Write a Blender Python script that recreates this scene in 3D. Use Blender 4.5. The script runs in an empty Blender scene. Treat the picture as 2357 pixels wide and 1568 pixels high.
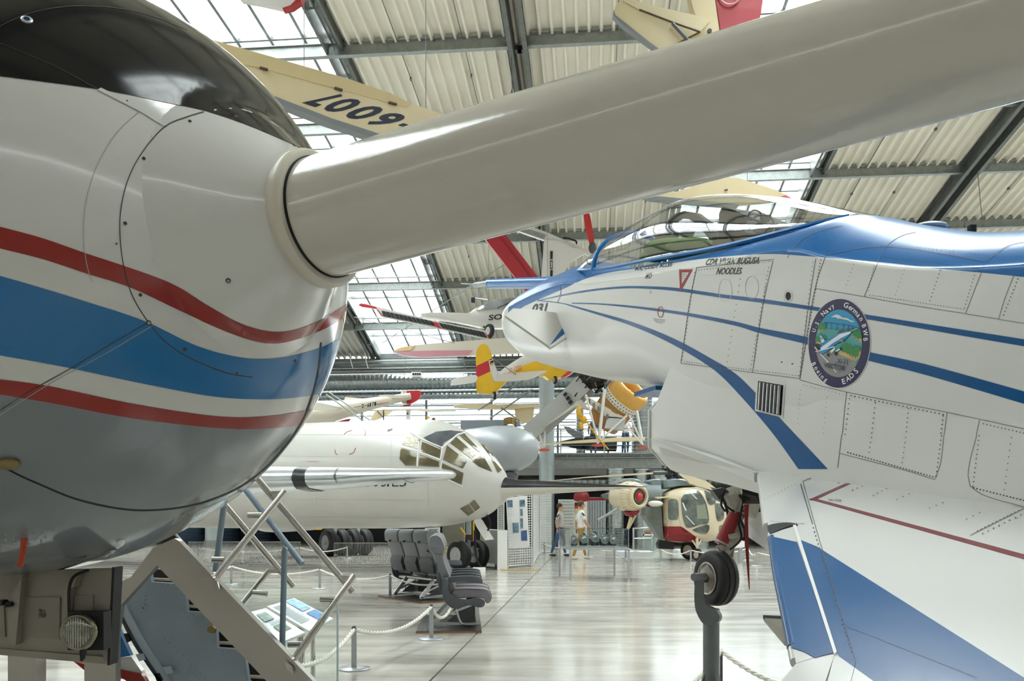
import bpy, bmesh, math, random
from mathutils import Vector, Matrix
from mathutils.bvhtree import BVHTree
random.seed(7)
scene = bpy.context.scene
col = scene.collection
# ------------------------------------------------------------------ camera
F, CX, YH, HC = 2000.0, 1178.5, 1182.0, 1.5      # focal length / optical centre of a level, shifted lens (2357x1568 frame)
cam_d = bpy.data.cameras.new('camera'); cam = bpy.data.objects.new('camera', cam_d); col.objects.link(cam)
cam.location = (0, 0, HC); cam.rotation_euler = (math.pi/2, 0, 0)
cam_d.sensor_width = 36; cam_d.lens = 36*F/2357; cam_d.shift_y = (YH-784)/2357
cam_d.clip_start = 0.05; cam_d.clip_end = 300
scene.camera = cam
# ------------------------------------------------------------------ world, exposure
world = bpy.data.worlds.new('overcast'); scene.world = world; world.use_nodes = True
bg = world.node_tree.nodes['Background']; bg.inputs[0].default_value = (.98, .99, 1, 1); bg.inputs[1].default_value = 4.5
vs = scene.view_settings; vs.view_transform = 'Standard'; vs.look = 'None'; vs.gamma = 1; vs.use_curve_mapping = False
vs.exposure = 0.12
cy = scene.cycles; cy.max_bounces = 5; cy.diffuse_bounces = 3; cy.glossy_bounces = 2; cy.transmission_bounces = 2; cy.use_adaptive_sampling = True; cy.adaptive_threshold = .1; cy.adaptive_min_samples = 12; cy.transparent_max_bounces = 10
cy.use_denoising = True; cy.sample_clamp_indirect = 6; cy.caustics_reflective = False; cy.caustics_refractive = False
# ------------------------------------------------------------------ hall frame: u along the far wall, v into the depth
TH = math.radians(5.46); CT, ST = math.cos(TH), math.sin(TH)
def H(u, v, z): return Vector((u*CT+v*ST, -u*ST+v*CT, z))
def P(px, py, d): return Vector(((px-CX)/F*d, d, HC+(YH-py)/F*d))
def G(px, py):                                    # point on the floor seen at that place of the frame
    d = F*HC/(py-YH); return Vector(((px-CX)/F*d, d, 0))
def roof_z(v): return 14.93-0.00468*(v-15)**2
def sky_light(u, v0, v1, w, power):               # daylight coming in through one roof-light strip
    ld = bpy.data.lights.new('skylight_daylight', 'AREA'); ld.shape = 'RECTANGLE'; ld.size = w; ld.size_y = (v1-v0)
    ld.energy = power; ld.color = (1, .975, .95); ob = bpy.data.objects.new('skylight_daylight', ld); col.objects.link(ob)
    vm = (v0+v1)/2; ob.location = H(u, vm, roof_z(vm)+.55)
    sl = math.atan2(roof_z(v1)-roof_z(v0), v1-v0)
    ob.rotation_euler = (sl, 0, -TH)
SKY_U = (-24.3, -9.4, 5.45, 20.3)
for su in SKY_U:
    for a, b in ((.1, 11.8), (11.8, 23.5), (23.5, 35.2), (35.2, 46.8)):
        sky_light(su, a, b, 4.6, 1750)
# ------------------------------------------------------------------ materials
def lin(c):
    c = c/255.0
    return c/12.92 if c <= .04045 else ((c+.055)/1.055)**2.4
def rgb(h): return (lin(int(h[0:2], 16)), lin(int(h[2:4], 16)), lin(int(h[4:6], 16)), 1)
MATS = {}
def mat(name, hexc, rough=.5, metal=0, coat=0, var=0, scale=4, bump=0, bscale=40, alpha=1, spec=.5, stretch=None):
    if name in MATS: return MATS[name]
    m = bpy.data.materials.new(name); m.use_nodes = True; nt = m.node_tree; b = nt.nodes['Principled BSDF']
    c = rgb(hexc); b.inputs['Base Color'].default_value = c; b.inputs['Roughness'].default_value = rough
    b.inputs['Metallic'].default_value = metal; b.inputs['Coat Weight'].default_value = coat; b.inputs['Coat Roughness'].default_value = .06
    b.inputs['Specular IOR Level'].default_value = spec
    if var or bump:
        tc = nt.nodes.new('ShaderNodeTexCoord'); mp = nt.nodes.new('ShaderNodeMapping'); nt.links.new(tc.outputs['Object'], mp.inputs[0])
        if stretch: mp.inputs['Scale'].default_value = stretch
    if var:
        nz = nt.nodes.new('ShaderNodeTexNoise'); nz.inputs['Scale'].default_value = scale; nz.inputs['Detail'].default_value = 5
        nt.links.new(mp.outputs[0], nz.inputs['Vector'])
        rp = nt.nodes.new('ShaderNodeValToRGB'); nt.links.new(nz.outputs['Fac'], rp.inputs[0])
        rp.color_ramp.elements[0].position = .3; rp.color_ramp.elements[1].position = .7
        rp.color_ramp.elements[0].color = (c[0]*(1-var), c[1]*(1-var), c[2]*(1-var), 1)
        rp.color_ramp.elements[1].color = (min(1, c[0]*(1+var)), min(1, c[1]*(1+var)), min(1, c[2]*(1+var)), 1)
        nt.links.new(rp.outputs[0], b.inputs['Base Color'])
    if bump:
        n2 = nt.nodes.new('ShaderNodeTexNoise'); n2.inputs['Scale'].default_value = bscale
        nt.links.new(mp.outputs[0], n2.inputs['Vector'])
        bp = nt.nodes.new('ShaderNodeBump'); bp.inputs['Strength'].default_value = bump; bp.inputs['Distance'].default_value = .01
        nt.links.new(n2.outputs['Fac'], bp.inputs['Height']); nt.links.new(bp.outputs[0], b.inputs['Normal'])
    MATS[name] = m; return m
def glass(name, tint, fac=.12, rough=.02, fr=.6):        # thin pane: mostly clear, with a mirror-like film
    if name in MATS: return MATS[name]
    m = bpy.data.materials.new(name); m.use_nodes = True; nt = m.node_tree; nt.nodes.clear()
    o = nt.nodes.new('ShaderNodeOutputMaterial'); t = nt.nodes.new('ShaderNodeBsdfTransparent'); g = nt.nodes.new('ShaderNodeBsdfGlossy')
    t.inputs[0].default_value = rgb(tint); g.inputs['Roughness'].default_value = rough
    lw = nt.nodes.new('ShaderNodeLayerWeight'); lw.inputs[0].default_value = .25
    ad = nt.nodes.new('ShaderNodeMath'); ad.operation = 'ADD'; ad.use_clamp = True; ad.inputs[1].default_value = fac
    ml = nt.nodes.new('ShaderNodeMath'); ml.operation = 'MULTIPLY'; ml.inputs[1].default_value = fr
    nt.links.new(lw.outputs['Fresnel'], ml.inputs[0]); nt.links.new(ml.outputs[0], ad.inputs[0])
    x = nt.nodes.new('ShaderNodeMixShader'); nt.links.new(ad.outputs[0], x.inputs[0]); nt.links.new(t.outputs[0], x.inputs[1]); nt.links.new(g.outputs[0], x.inputs[2])
    nt.links.new(x.outputs[0], o.inputs[0]); MATS[name] = m; return m
def bands(name, colors, rough=.18, coat=.4):      # paint scheme: colour bands by the float attribute 'paint' (0,1,2,... = band index)
    m = bpy.data.materials.new(name); m.use_nodes = True; nt = m.node_tree; b = nt.nodes['Principled BSDF']
    at = nt.nodes.new('ShaderNodeAttribute'); at.attribute_name = 'paint'
    n = len(colors); dv = nt.nodes.new('ShaderNodeMath'); dv.operation = 'DIVIDE'; dv.inputs[1].default_value = n
    nt.links.new(at.outputs['Fac'], dv.inputs[0])
    rp = nt.nodes.new('ShaderNodeValToRGB'); rp.color_ramp.interpolation = 'CONSTANT'
    nt.links.new(dv.outputs[0], rp.inputs[0]); e = rp.color_ramp.elements
    e[0].position = 0; e[0].color = rgb(colors[0]); e[1].position = 1.0/n; e[1].color = rgb(colors[1])
    for i in range(2, n):
        q = e.new(i/n); q.color = rgb(colors[i])
    nt.links.new(rp.outputs[0], b.inputs['Base Color']); b.inputs['Roughness'].default_value = rough
    b.inputs['Coat Weight'].default_value = coat; b.inputs['Coat Roughness'].default_value = .05; b.inputs['Specular IOR Level'].default_value = .3
    MATS[name] = m; return m
# ------------------------------------------------------------------ mesh helpers
BASE = {}
def frame_of(axis):
    a = Vector(axis).normalized(); t = Vector((0, 0, 1)) if abs(a.z) < .9 else Vector((1, 0, 0))
    x = t.cross(a).normalized(); y = a.cross(x); return x, y, a
class MB:
    def __init__(s): s.v = []; s.f = []; s.m = []
    def add(s, vs_, fs, m=0):
        o = len(s.v); s.v += [Vector(p) for p in vs_]; s.f += [tuple(i+o for i in f) for f in fs]; s.m += [m]*len(fs); return s
    def box(s, c, size, R=None, m=0):
        c = Vector(c); hx, hy, hz = [q/2 for q in size]
        vs_ = [Vector((x, y, z)) for x in (-hx, hx) for y in (-hy, hy) for z in (-hz, hz)]
        if R is not None: vs_ = [R @ q for q in vs_]
        return s.add([q+c for q in vs_], [(0, 1, 3, 2), (4, 6, 7, 5), (0, 4, 5, 1), (2, 3, 7, 6), (0, 2, 6, 4), (1, 5, 7, 3)], m)
    def bar(s, a, b, w, h, up=(0, 0, 1), m=0):
        a, b = Vector(a), Vector(b); d = (b-a).normalized(); u = Vector(up); x = d.cross(u)
        if x.length < 1e-4: x = d.cross(Vector((1, 0, 0)))
        x.normalize(); y = x.cross(d); x *= w/2; y *= h/2
        return s.add([a-x-y, a+x-y, a+x+y, a-x+y, b-x-y, b+x-y, b+x+y, b-x+y], [(0, 1, 2, 3), (7, 6, 5, 4), (0, 4, 5, 1), (1, 5, 6, 2), (2, 6, 7, 3), (3, 7, 4, 0)], m)
    def loft(s, rings, closed=True, caps=True, m=0):
        n = len(rings[0]); o = len(s.v); s.v += [Vector(p) for r in rings for p in r]; k = n if closed else n-1; nf = len(s.f)
        for i in range(len(rings)-1):
            for j in range(k):
                j2 = (j+1) % n; s.f.append((o+i*n+j, o+i*n+j2, o+(i+1)*n+j2, o+(i+1)*n+j))
        if caps and closed:
            s.f.append(tuple(o+j for j in range(n))); s.f.append(tuple(o+(len(rings)-1)*n+j for j in range(n)))
        s.m += [m]*(len(s.f)-nf); return s
    def tube(s, path, r, n=8, m=0, caps=True):
        path = [Vector(p) for p in path]; rs = r if isinstance(r, (list, tuple)) else [r]*len(path); rings = []
        px = None
        for i, p in enumerate(path):
            t = (path[min(i+1, len(path)-1)]-path[max(i-1, 0)]).normalized()
            if px is None: x, y, _ = frame_of(t)
            else:
                x = (px-t*px.dot(t))
                x = x.normalized() if x.length > 1e-5 else frame_of(t)[0]
                y = t.cross(x)
            px = x
            rings.append([p+(x*math.cos(a)+y*math.sin(a))*rs[i] for a in [2*math.pi*k/n for k in range(n)]])
        return s.loft(rings, True, caps, m)
    def lathe(s, prof, o, axis, n=24, m=0, caps=True):
        x, y, a = frame_of(axis); o = Vector(o)
        return s.loft([[o+a*t+(x*math.cos(q)+y*math.sin(q))*r for q in [2*math.pi*k/n for k in range(n)]] for t, r in prof], True, caps, m)
    def prism(s, poly, thick, m=0):               # poly: 3D points of a flat face; thick: extrusion vector
        poly = [Vector(p) for p in poly]; t = Vector(thick); n = len(poly)
        return s.add(poly+[p+t for p in poly], [tuple(range(n)), tuple(range(2*n-1, n-1, -1))]+[(i, n+i, n+(i+1) % n, (i+1) % n) for i in range(n)], m)
    def sphere(s, c, r, sc=(1, 1, 1), n=16, k=8, R=None, m=0):
        c = Vector(c); rings = []
        for i in range(k+1):
            a = math.pi*i/k; rr = max(math.sin(a), .001)
            ring = [Vector((rr*math.cos(2*math.pi*j/n)*sc[0], rr*math.sin(2*math.pi*j/n)*sc[1], -math.cos(a)*sc[2]))*r for j in range(n)]
            rings.append([c+(R @ q if R is not None else q) for q in ring])
        return s.loft(rings, True, True, m)
    def grid(s, rows, m=0): return s.loft(rows, False, False, m)
    def bvh(s): return BVHTree.FromPolygons(s.v, s.f)
    def build(s, name, mats, parent=None, smooth=None, label=None, kind=None, fix=True):
        base = BASE.get(parent.name, Vector((0, 0, 0))) if parent else Vector((0, 0, 0))
        me = bpy.data.meshes.new(name); me.from_pydata([p-base for p in s.v], [], s.f)
        if not isinstance(mats, (list, tuple)): mats = [mats]
        for q in mats: me.materials.append(q)
        if len(mats) > 1: me.polygons.foreach_set('material_index', s.m)
        if fix:
            bm = bmesh.new(); bm.from_mesh(me); bmesh.ops.recalc_face_normals(bm, faces=bm.faces); bm.to_mesh(me); bm.free()
        if smooth is not None:
            me.shade_smooth(); me.set_sharp_from_angle(angle=math.radians(smooth))
        me.update()
        ob = bpy.data.objects.new(name, me); col.objects.link(ob)
        if parent: ob.parent = parent
        BASE[ob.name] = base
        if label: ob['label'] = label
        if kind: ob['kind'] = kind
        return ob
def thing(name, label, cat, loc=(0, 0, 0), group=None):
    o = bpy.data.objects.new(name, None); col.objects.link(o); o.location = loc; o.empty_display_size = .2
    o['label'] = label; o['category'] = cat
    if group: o['group'] = group
    BASE[o.name] = Vector(loc); return o
def tag(o, label, cat, group=None):
    o['label'] = label; o['category'] = cat
    if group: o['group'] = group
    return o
def struct(o): o['kind'] = 'structure'; return o
def copy_thing(root, loc=None, rz=None, label=None, group=None):
    def rec(o, par):
        c = o.copy(); col.objects.link(c)
        if par: c.parent = par
        for ch in o.children: rec(ch, c)
        return c
    r = rec(root, None)
    if loc is not None: r.location = loc
    if rz is not None: r.rotation_euler = (0, 0, rz)
    if label: r['label'] = label
    if group: r['group'] = group
    return r
def lerp(a, b, t): return a+(b-a)*t
def interp(xs, ys, x):
    if x <= xs[0]: return ys[0]
    for i in range(len(xs)-1):
        if x <= xs[i+1]: return lerp(ys[i], ys[i+1], (x-xs[i])/(xs[i+1]-xs[i]))
    return ys[-1]
def crom(pts, n=6, closed=False):                 # Catmull-Rom through points of any dimension
    pts = [Vector(p) for p in pts]; out = []; N = len(pts)
    for i in range(N if closed else N-1):
        p = [pts[(i+k-1) % N] if closed else pts[min(max(i+k-1, 0), N-1)] for k in range(4)]
        for j in range(n):
            t = j/n
            out.append(.5*((2*p[1])+(p[2]-p[0])*t+(2*p[0]-5*p[1]+4*p[2]-p[3])*t*t+(3*p[1]-p[0]-3*p[2]+p[3])*t**3))
    if not closed: out.append(pts[-1].copy())
    return out
# surfaces are drawn on by sending a sight line through a place of the frame and taking the point where it meets the skin
CAMP = Vector((0, 0, HC))
def hit(px, py, bvh, off=.001):
    d = Vector(((px-CX)/F, 1, (YH-py)/F)).normalized()
    l, n, i, t = bvh.ray_cast(CAMP, d)
    if l is None: return None
    if n.dot(d) > 0: n = -n
    return l+n*off
def decal_faces(mb, verts2, faces, bvh, off, m=0):
    P3 = [hit(x, y, bvh, off) for x, y in verts2]; idx = {}; vs_ = []; fs = []
    for f in faces:
        if any(P3[i] is None for i in f): continue
        ps = [P3[i] for i in f]
        if max((ps[i]-ps[i-1]).length for i in range(len(ps))) > 1.2: continue
        g = []
        for i in f:
            if i not in idx: idx[i] = len(vs_); vs_.append(P3[i])
            g.append(idx[i])
        fs.append(tuple(g))
    return mb.add(vs_, fs, m)
def decal_poly(mb, poly, bvh, off=.001, maxlen=12, m=0):
    bm = bmesh.new(); vs_ = [bm.verts.new((x, y, 0)) for x, y in poly]; bm.faces.new(vs_)
    bmesh.ops.triangulate(bm, faces=bm.faces)
    for _ in range(5):
        es = [e for e in bm.edges if e.calc_length() > maxlen]
        if not es: break
        bmesh.ops.subdivide_edges(bm, edges=es, cuts=1, use_grid_fill=False); bmesh.ops.triangulate(bm, faces=bm.faces)
    bm.verts.index_update()
    v2 = [(v.co.x, v.co.y) for v in bm.verts]; fs = [tuple(v.index for v in f.verts) for f in bm.faces]; bm.free()
    return decal_faces(mb, v2, fs, bvh, off, m)
def decal_strip(mb, top, bot, bvh, off=.001, step=8, across=2, m=0):
    a = resample(top, step); n = len(a); b = resample_n(bot, n); v2 = []; fs = []
    for i in range(n):
        for j in range(across+1):
            t = j/across; v2.append((lerp(a[i][0], b[i][0], t), lerp(a[i][1], b[i][1], t)))
    for i in range(n-1):
        for j in range(across):
            q = i*(across+1)+j; fs.append((q, q+1, q+across+2, q+across+1))
    return decal_faces(mb, v2, fs, bvh, off, m)
def resample(pts, step):
    L = sum(math.dist(pts[i], pts[i+1]) for i in range(len(pts)-1)); return resample_n(pts, max(2, int(L/step)+1))
def resample_n(pts, n):
    ds = [0]
    for i in range(len(pts)-1): ds.append(ds[-1]+math.dist(pts[i], pts[i+1]))
    return [(interp(ds, [p[0] for p in pts], ds[-1]*k/(n-1)), interp(ds, [p[1] for p in pts], ds[-1]*k/(n-1))) for k in range(n)]
def smooth2(pts, n=8): return [(p.x, p.y) for p in crom([Vector((x, y, 0)) for x, y in pts], n)]
def decal_line(mb, pts, w, bvh, off=.0012, step=8, m=0):
    pts = resample(pts, step); a = []; b = []
    for i, p in enumerate(pts):
        q0, q1 = pts[max(i-1, 0)], pts[min(i+1, len(pts)-1)]; dx, dy = q1[0]-q0[0], q1[1]-q0[1]; L = math.hypot(dx, dy) or 1
        nx, ny = -dy/L*w/2, dx/L*w/2; a.append((p[0]+nx, p[1]+ny)); b.append((p[0]-nx, p[1]-ny))
    n = len(pts); v2 = a+b; fs = [(i, i+1, n+i+1, n+i) for i in range(n-1)]
    return decal_faces(mb, v2, fs, bvh, off, m)
def decal_dots(mb, pts, r, bvh, off=.0012, n=6, m=0, ry=None):
    for x, y in pts:
        ry_ = ry or r; v2 = [(x+r*math.cos(2*math.pi*k/n), y+ry_*math.sin(2*math.pi*k/n)) for k in range(n)]
        decal_faces(mb, v2, [tuple(range(n))], bvh, off, m)
    return mb
FONT = {}
def glyphs(s, bold=0):                             # outline of a word as flat triangles, unit height
    key = (s, bold)
    if key not in FONT:
        c = bpy.data.curves.new('lettering', 'FONT'); c.body = s; c.resolution_u = 3; c.offset = bold; o = bpy.data.objects.new('lettering', c)
        me = bpy.data.meshes.new_from_object(o); v = [(p.co.x, p.co.y) for p in me.vertices]; f = [tuple(p.vertices) for p in me.polygons]
        bpy.data.objects.remove(o); bpy.data.curves.remove(c); bpy.data.meshes.remove(me)
        x0 = min(p[0] for p in v); x1 = max(p[0] for p in v); y0 = min(p[1] for p in v); y1 = max(p[1] for p in v)
        FONT[key] = ([((p[0]-x0)/(x1-x0), (p[1]-y0)/(y1-y0)) for p in v], f, (x1-x0)/(y1-y0))
    return FONT[key]
def quad2(c, s, t):                                # c: bottom-left, bottom-right, top-right, top-left (any dimension)
    k = len(c[0]); return tuple((c[0][i]*(1-s)+c[1][i]*s)*(1-t)+(c[3][i]*(1-s)+c[2][i]*s)*t for i in range(k))
class Flat:                                        # a true plane through three sighted points
    def __init__(s, a, b, c):
        s.o = a; s.n = (b-a).cross(c-a).normalized()
        if s.n.dot(a-Vector((0, 0, HC))) > 0: s.n = -s.n
    def at(s, px, py, up=0):
        d = Vector(((px-CX)/F, 1, (YH-py)/F)); return CAMP+d*((s.o+s.n*up-CAMP).dot(s.n)/d.dot(s.n))
    def plate(s, name, pts, th, m, parent, up=0): return MB().prism([s.at(x, y, up) for x, y in pts], s.n*-th).build(name, m, parent)
def hang(parent, pts):                             # thin suspension wires up to the roof
    for p in pts:
        v = p.x*ST+p.y*CT; MB().tube([p, Vector((p.x, p.y, roof_z(v)-.1))], .007, 5).build('suspension_wire', MATS['dark_galvanised'], parent)
def text_decal(mb, s, corners, bvh, off=.0014, bold=0, m=0):
    v, f, _ = glyphs(s, bold); return decal_faces(mb, [quad2(corners, a, b) for a, b in v], f, bvh, off, m)
def text_flat(mb, s, corners, bold=0, m=0):         # corners in 3D
    v, f, _ = glyphs(s, bold); return mb.add([quad2(corners, a, b) for a, b in v], f, m)
# ================================================================== THE HALL
M_sheet = mat('roof_sheet_cream', 'F4F0E3', .45, var=.05, scale=.8)
M_galv = mat('galvanised_steel', 'A0A6A3', .42, .55, var=.14, scale=6)
M_galvd = mat('dark_galvanised', '787C79', .45, .5, var=.15, scale=6)
M_sframe = mat('skylight_frame', '8B9092', .4, .3)
M_deck = mat('roof_deck', 'B9B6AD', .7)
M_pane = glass('window_pane', 'F4FAFA', .04)
M_duct = mat('spiral_duct', 'B4BCBD', .28, .9, var=.12, scale=3)
M_wallw = mat('white_wall', 'DADAD6', .6)
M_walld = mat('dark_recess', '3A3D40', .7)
M_floor = bpy.data.materials.new('polished_concrete'); M_floor.use_nodes = True
def _floor():
    nt = M_floor.node_tree; b = nt.nodes['Principled BSDF']; tc = nt.nodes.new('ShaderNodeTexCoord')
    mp = nt.nodes.new('ShaderNodeMapping'); mp.inputs['Scale'].default_value = (.55, 2.0, 1); nt.links.new(tc.outputs['Object'], mp.inputs[0])
    nz = nt.nodes.new('ShaderNodeTexNoise'); nz.inputs['Scale'].default_value = 1.1; nz.inputs['Detail'].default_value = 7; nz.inputs['Roughness'].default_value = .6
    nt.links.new(mp.outputs[0], nz.inputs['Vector'])
    rp = nt.nodes.new('ShaderNodeValToRGB'); nt.links.new(nz.outputs['Fac'], rp.inputs[0]); e = rp.color_ramp.elements
    e[0].position = .3; e[0].color = rgb('98938A'); e[1].position = .62; e[1].color = rgb('C6C2B9')
    nt.links.new(rp.outputs[0], b.inputs['Base Color'])
    r2 = nt.nodes.new('ShaderNodeMapRange'); r2.inputs['To Min'].default_value = .09; r2.inputs['To Max'].default_value = .22
    nt.links.new(nz.outputs['Fac'], r2.inputs['Value']); nt.links.new(r2.outputs[0], b.inputs['Roughness'])
    b.inputs['Specular IOR Level'].default_value = .65
_floor()
M_joint = mat('floor_joint', '6E6A63', .8)
U0, U1, V0, V1 = -46.7, 42.7, -17.0, 48.5
# floor: sub-base and poured slabs with open joints
fl = struct(MB().add([H(U0, V0, -.012), H(U1, V0, -.012), H(U1, V1, -.012), H(U0, V1, -.012)], [(0, 1, 2, 3)]).build('floor', M_joint))
for i in range(6):
    for j in range(5):
        a0, a1 = -1.47+14.9*(i-3), -1.47+14.9*(i-2); b0, b1 = 17.25+14.9*(j-3), 17.25+14.9*(j-2)
        b0, b1 = max(b0, V0), min(b1, V1); g = .011
        MB().prism([H(a0+g, b0+g, 0), H(a1-g, b0+g, 0), H(a1-g, b1-g, 0), H(a0+g, b1-g, 0)], (0, 0, -.01)).build('floor_slab', M_floor, fl)
# roof
PV = [47.0-3.92*k for k in range(17)]             # purlin lines
BU = [-2.07+14.9*k for k in (-3, -2, -1, 0, 1, 2, 3)]
ce = MB()
for k in range(len(BU)-1):
    sc_ = (BU[k]+BU[k+1])/2
    for a, b, n0 in ((BU[k], sc_-2.5, 0), (sc_+2.5, BU[k+1], 0), (sc_-2.5, sc_+2.5, 12)):
        for i in range(n0, len(PV)-1):
            v1, v0 = PV[i], PV[i+1]
            ce.prism([H(a, v0, roof_z(v0)+.1), H(b, v0, roof_z(v0)+.1), H(b, v1, roof_z(v1)+.1), H(a, v1, roof_z(v1)+.1)], (0, 0, .2))
ceil = struct(ce.build('ceiling', M_deck))
def sheet_mesh(w, L):
    n = int(round(w/.3383)); pt = w/n; prof = []
    for k in range(n):
        prof += [(k*pt, 0), (k*pt+.19, 0), (k*pt+.225, -.15), (k*pt+.29, -.15)]
    prof.append((w, 0)); mb = MB().grid([[Vector((x, y, z)) for x, z in prof] for y in (0, L)])
    o = mb.build('roof_sheet', M_sheet, None, fix=False); me = o.data; bpy.data.objects.remove(o); return me
def place(me, name, loc, slope, parent):
    o = bpy.data.objects.new(name, me); col.objects.link(o); o.parent = parent; o.location = loc
    o.rotation_mode = 'XYZ'; o.rotation_euler = (Matrix.Rotation(-TH, 3, 'Z') @ Matrix.Rotation(slope, 3, 'X')).to_euler(); return o
ws = (14.9-5)/2; sh = sheet_mesh(ws, 3.96)
pm = MB()                                          # purlin (I-section)
Lp = 14.9-.42
pm.box((Lp/2, 0, -.17), (Lp, .03, .34)).box((Lp/2, 0, -.345), (Lp, .17, .025)).box((Lp/2, 0, -.01), (Lp, .17, .02))
po = pm.build('purlin', M_galv); purl = po.data; bpy.data.objects.remove(po)
pan = MB().box((.46, .95, 0), (.92, 1.86, .012)); po = pan.build('pane', M_pane); pane_me = po.data; bpy.data.objects.remove(po)
mul = MB().box((.02, 1.96, -.08), (.085, 3.92, .18)); po = mul.build('mullion', M_sframe); mul_me = po.data; bpy.data.objects.remove(po)
crs = MB().box((2.4, 0, -.05), (4.8, .07, .1)); po = crs.build('transom', M_sframe); crs_me = po.data; bpy.data.objects.remove(po)
edg = MB()
for q, w, h in ((-.05, .06, .5), (.1, .05, .22), (.22, .05, .22), (.36, .08, .4)): edg.box((q, 1.96, -h/2+.1), (w, 3.9, h))
edg.box((.16, .4, -.02), (.5, .1, .24)); edg.box((.16, 2.3, -.02), (.5, .1, .24))
po = edg.build('edge_frame', M_galvd); edg_me = po.data; bpy.data.objects.remove(po)
NV = 12
for k in range(1, len(BU)-2):
    sc_ = (BU[k]+BU[k+1])/2
    win = struct(MB().bar(H(sc_-2.5, PV[0], roof_z(PV[0])), H(sc_+2.5, PV[0], roof_z(PV[0])), .12, .3).build('window_%d' % k, M_sframe))
    for i in range(len(PV)-1):
        v1, v0 = PV[i], PV[i+1]; sl = math.atan2(roof_z(v1)-roof_z(v0), v1-v0); near = i < NV
        if near or i % 1 == 0:
            place(sh, 'roof_sheet', H(BU[k], v0, roof_z(v0)), sl, ceil); place(sh, 'roof_sheet', H(sc_+2.5, v0, roof_z(v0)), sl, ceil)
        place(purl, 'purlin', H(BU[k]+.21, v0, roof_z(v0)-.1), 0, ceil)
        if i >= NV:
            place(sh, 'roof_sheet', H(sc_-2.5, v0, roof_z(v0)), sl, ceil); continue
        place(crs_me, 'transom', H(sc_-2.4, v0+1.9, roof_z(v0+1.9)+.22), sl, win)
        place(crs_me, 'transom', H(sc_-2.4, v0+.05, roof_z(v0)+.22), sl, win)
        for c in range(6): place(mul_me, 'mullion', H(sc_-2.4+.96*c, v0, roof_z(v0)+.28), sl, win)
        place(edg_me, 'edge_frame', H(sc_+2.2, v0, roof_z(v0)), sl, win); place(edg_me, 'edge_frame', H(sc_-2.55, v0, roof_z(v0)), sl, win)
        if near:
            for c in range(5):
                for r in range(2): place(pane_me, 'pane', H(sc_-2.4+.96*c+.03, v0+.06+1.95*r, roof_z(v0+1.95*r)+.3), sl, win)
    place(purl, 'purlin', H(BU[k]+.21, PV[0], roof_z(PV[0])-.1), 0, ceil)
for bu in BU[1:-1]:                                # twin main beams
    for s in (-1, 1):
        mb = MB()
        for i in range(len(PV)-1):
            v1, v0 = PV[i]+.01, PV[i+1]-.01; c = bu+s*.15
            mb.bar(H(c, v0, roof_z(v0)-.36), H(c, v1, roof_z(v1)-.36), .03, .5); mb.bar(H(c+s*.05, v0, roof_z(v0)-.61), H(c+s*.05, v1, roof_z(v1)-.61), .13, .03)
            mb.bar(H(c+s*.05, v0, roof_z(v0)-.12), H(c+s*.05, v1, roof_z(v1)-.12), .13, .03)
            mb.bar(H(c-s*.1, v0+.3, roof_z(v0)-.3), H(c-s*.1, v0+.5, roof_z(v0)-.3), .2, .12)
        mb.build('main_beam', M_galvd, ceil)
# tie rods on the sheets
for u in (-5.4, -3.6, .6, 1.9, 9.4, 10.9, 14.9):
    mb = MB()
    for i in range(7):
        v1, v0 = PV[i], PV[i+1]; mb.tube([H(u, v0, roof_z(v0)-.13), H(u, v1, roof_z(v1)-.13)], .012, 5)
        mb.box(H(u, v0+1.7, roof_z(v0+1.7)-.15), (.05, .12, .08))
    mb.build('sag_rod', M_galvd, ceil)
# walls
MB().prism([H(U0, V0, 0), H(U1, V0, 0), H(U1, V0, 10), H(U0, V0, 10)], H(0, -.3, 0)).build('wall_front', M_wallw)['kind'] = 'structure'
for nm, u in (('wall_left', U0), ('wall_right', U1)):
    vv = [V0+(V1-V0)*k/12 for k in range(13)]
    struct(MB().prism([H(u, V0, 0), H(u, V1, 0)]+[H(u, v, roof_z(v)+.3) for v in reversed(vv)], H(.3 if u > 0 else -.3, 0, 0)).build(nm, M_wallw))
wb = MB().prism([H(U0, V1, 0), H(U1, V1, 0), H(U1, V1, 4.1), H(U0, V1, 4.1)], H(0, .3, 0)).prism([H(U0, V1, 8.3), H(U1, V1, 8.3), H(U1, V1, 10.6), H(U0, V1, 10.6)], H(0, .3, 0))
wall_back = struct(wb.build('wall_back', M_wallw))
M_louv = mat('louvre_slat', 'E9ECE8', .5)
M_post = mat('window_post', '7F888C', .4, .4)
wn = 10
for k in range(-8, 9):
    u = -2.07+3.725*k
    wo = struct(MB().box(H(u, V1+.1, 6.2), (.13, .16, 4.2), Matrix.Rotation(-TH, 3, 'Z')).build('window_%d' % wn, M_post)); wn += 1
    MB().box(H(u+1.86, V1+.16, 6.2), (3.6, .02, 4.15), Matrix.Rotation(-TH, 3, 'Z')).build('pane', M_pane, wo)
    for z in (5.25, 6.6, 7.6): MB().bar(H(u, V1+.1, z), H(u+3.7, V1+.1, z), .08, .07).build('transom', M_post, wo)
    for q in range(13): MB().bar(H(u+.05, V1+.75, 4.25+.32*q), H(u+3.68, V1+.75, 4.25+.32*q), .015, .075, up=(0, -.5, .85)).build('louvre_slat', M_louv, wo)
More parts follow.
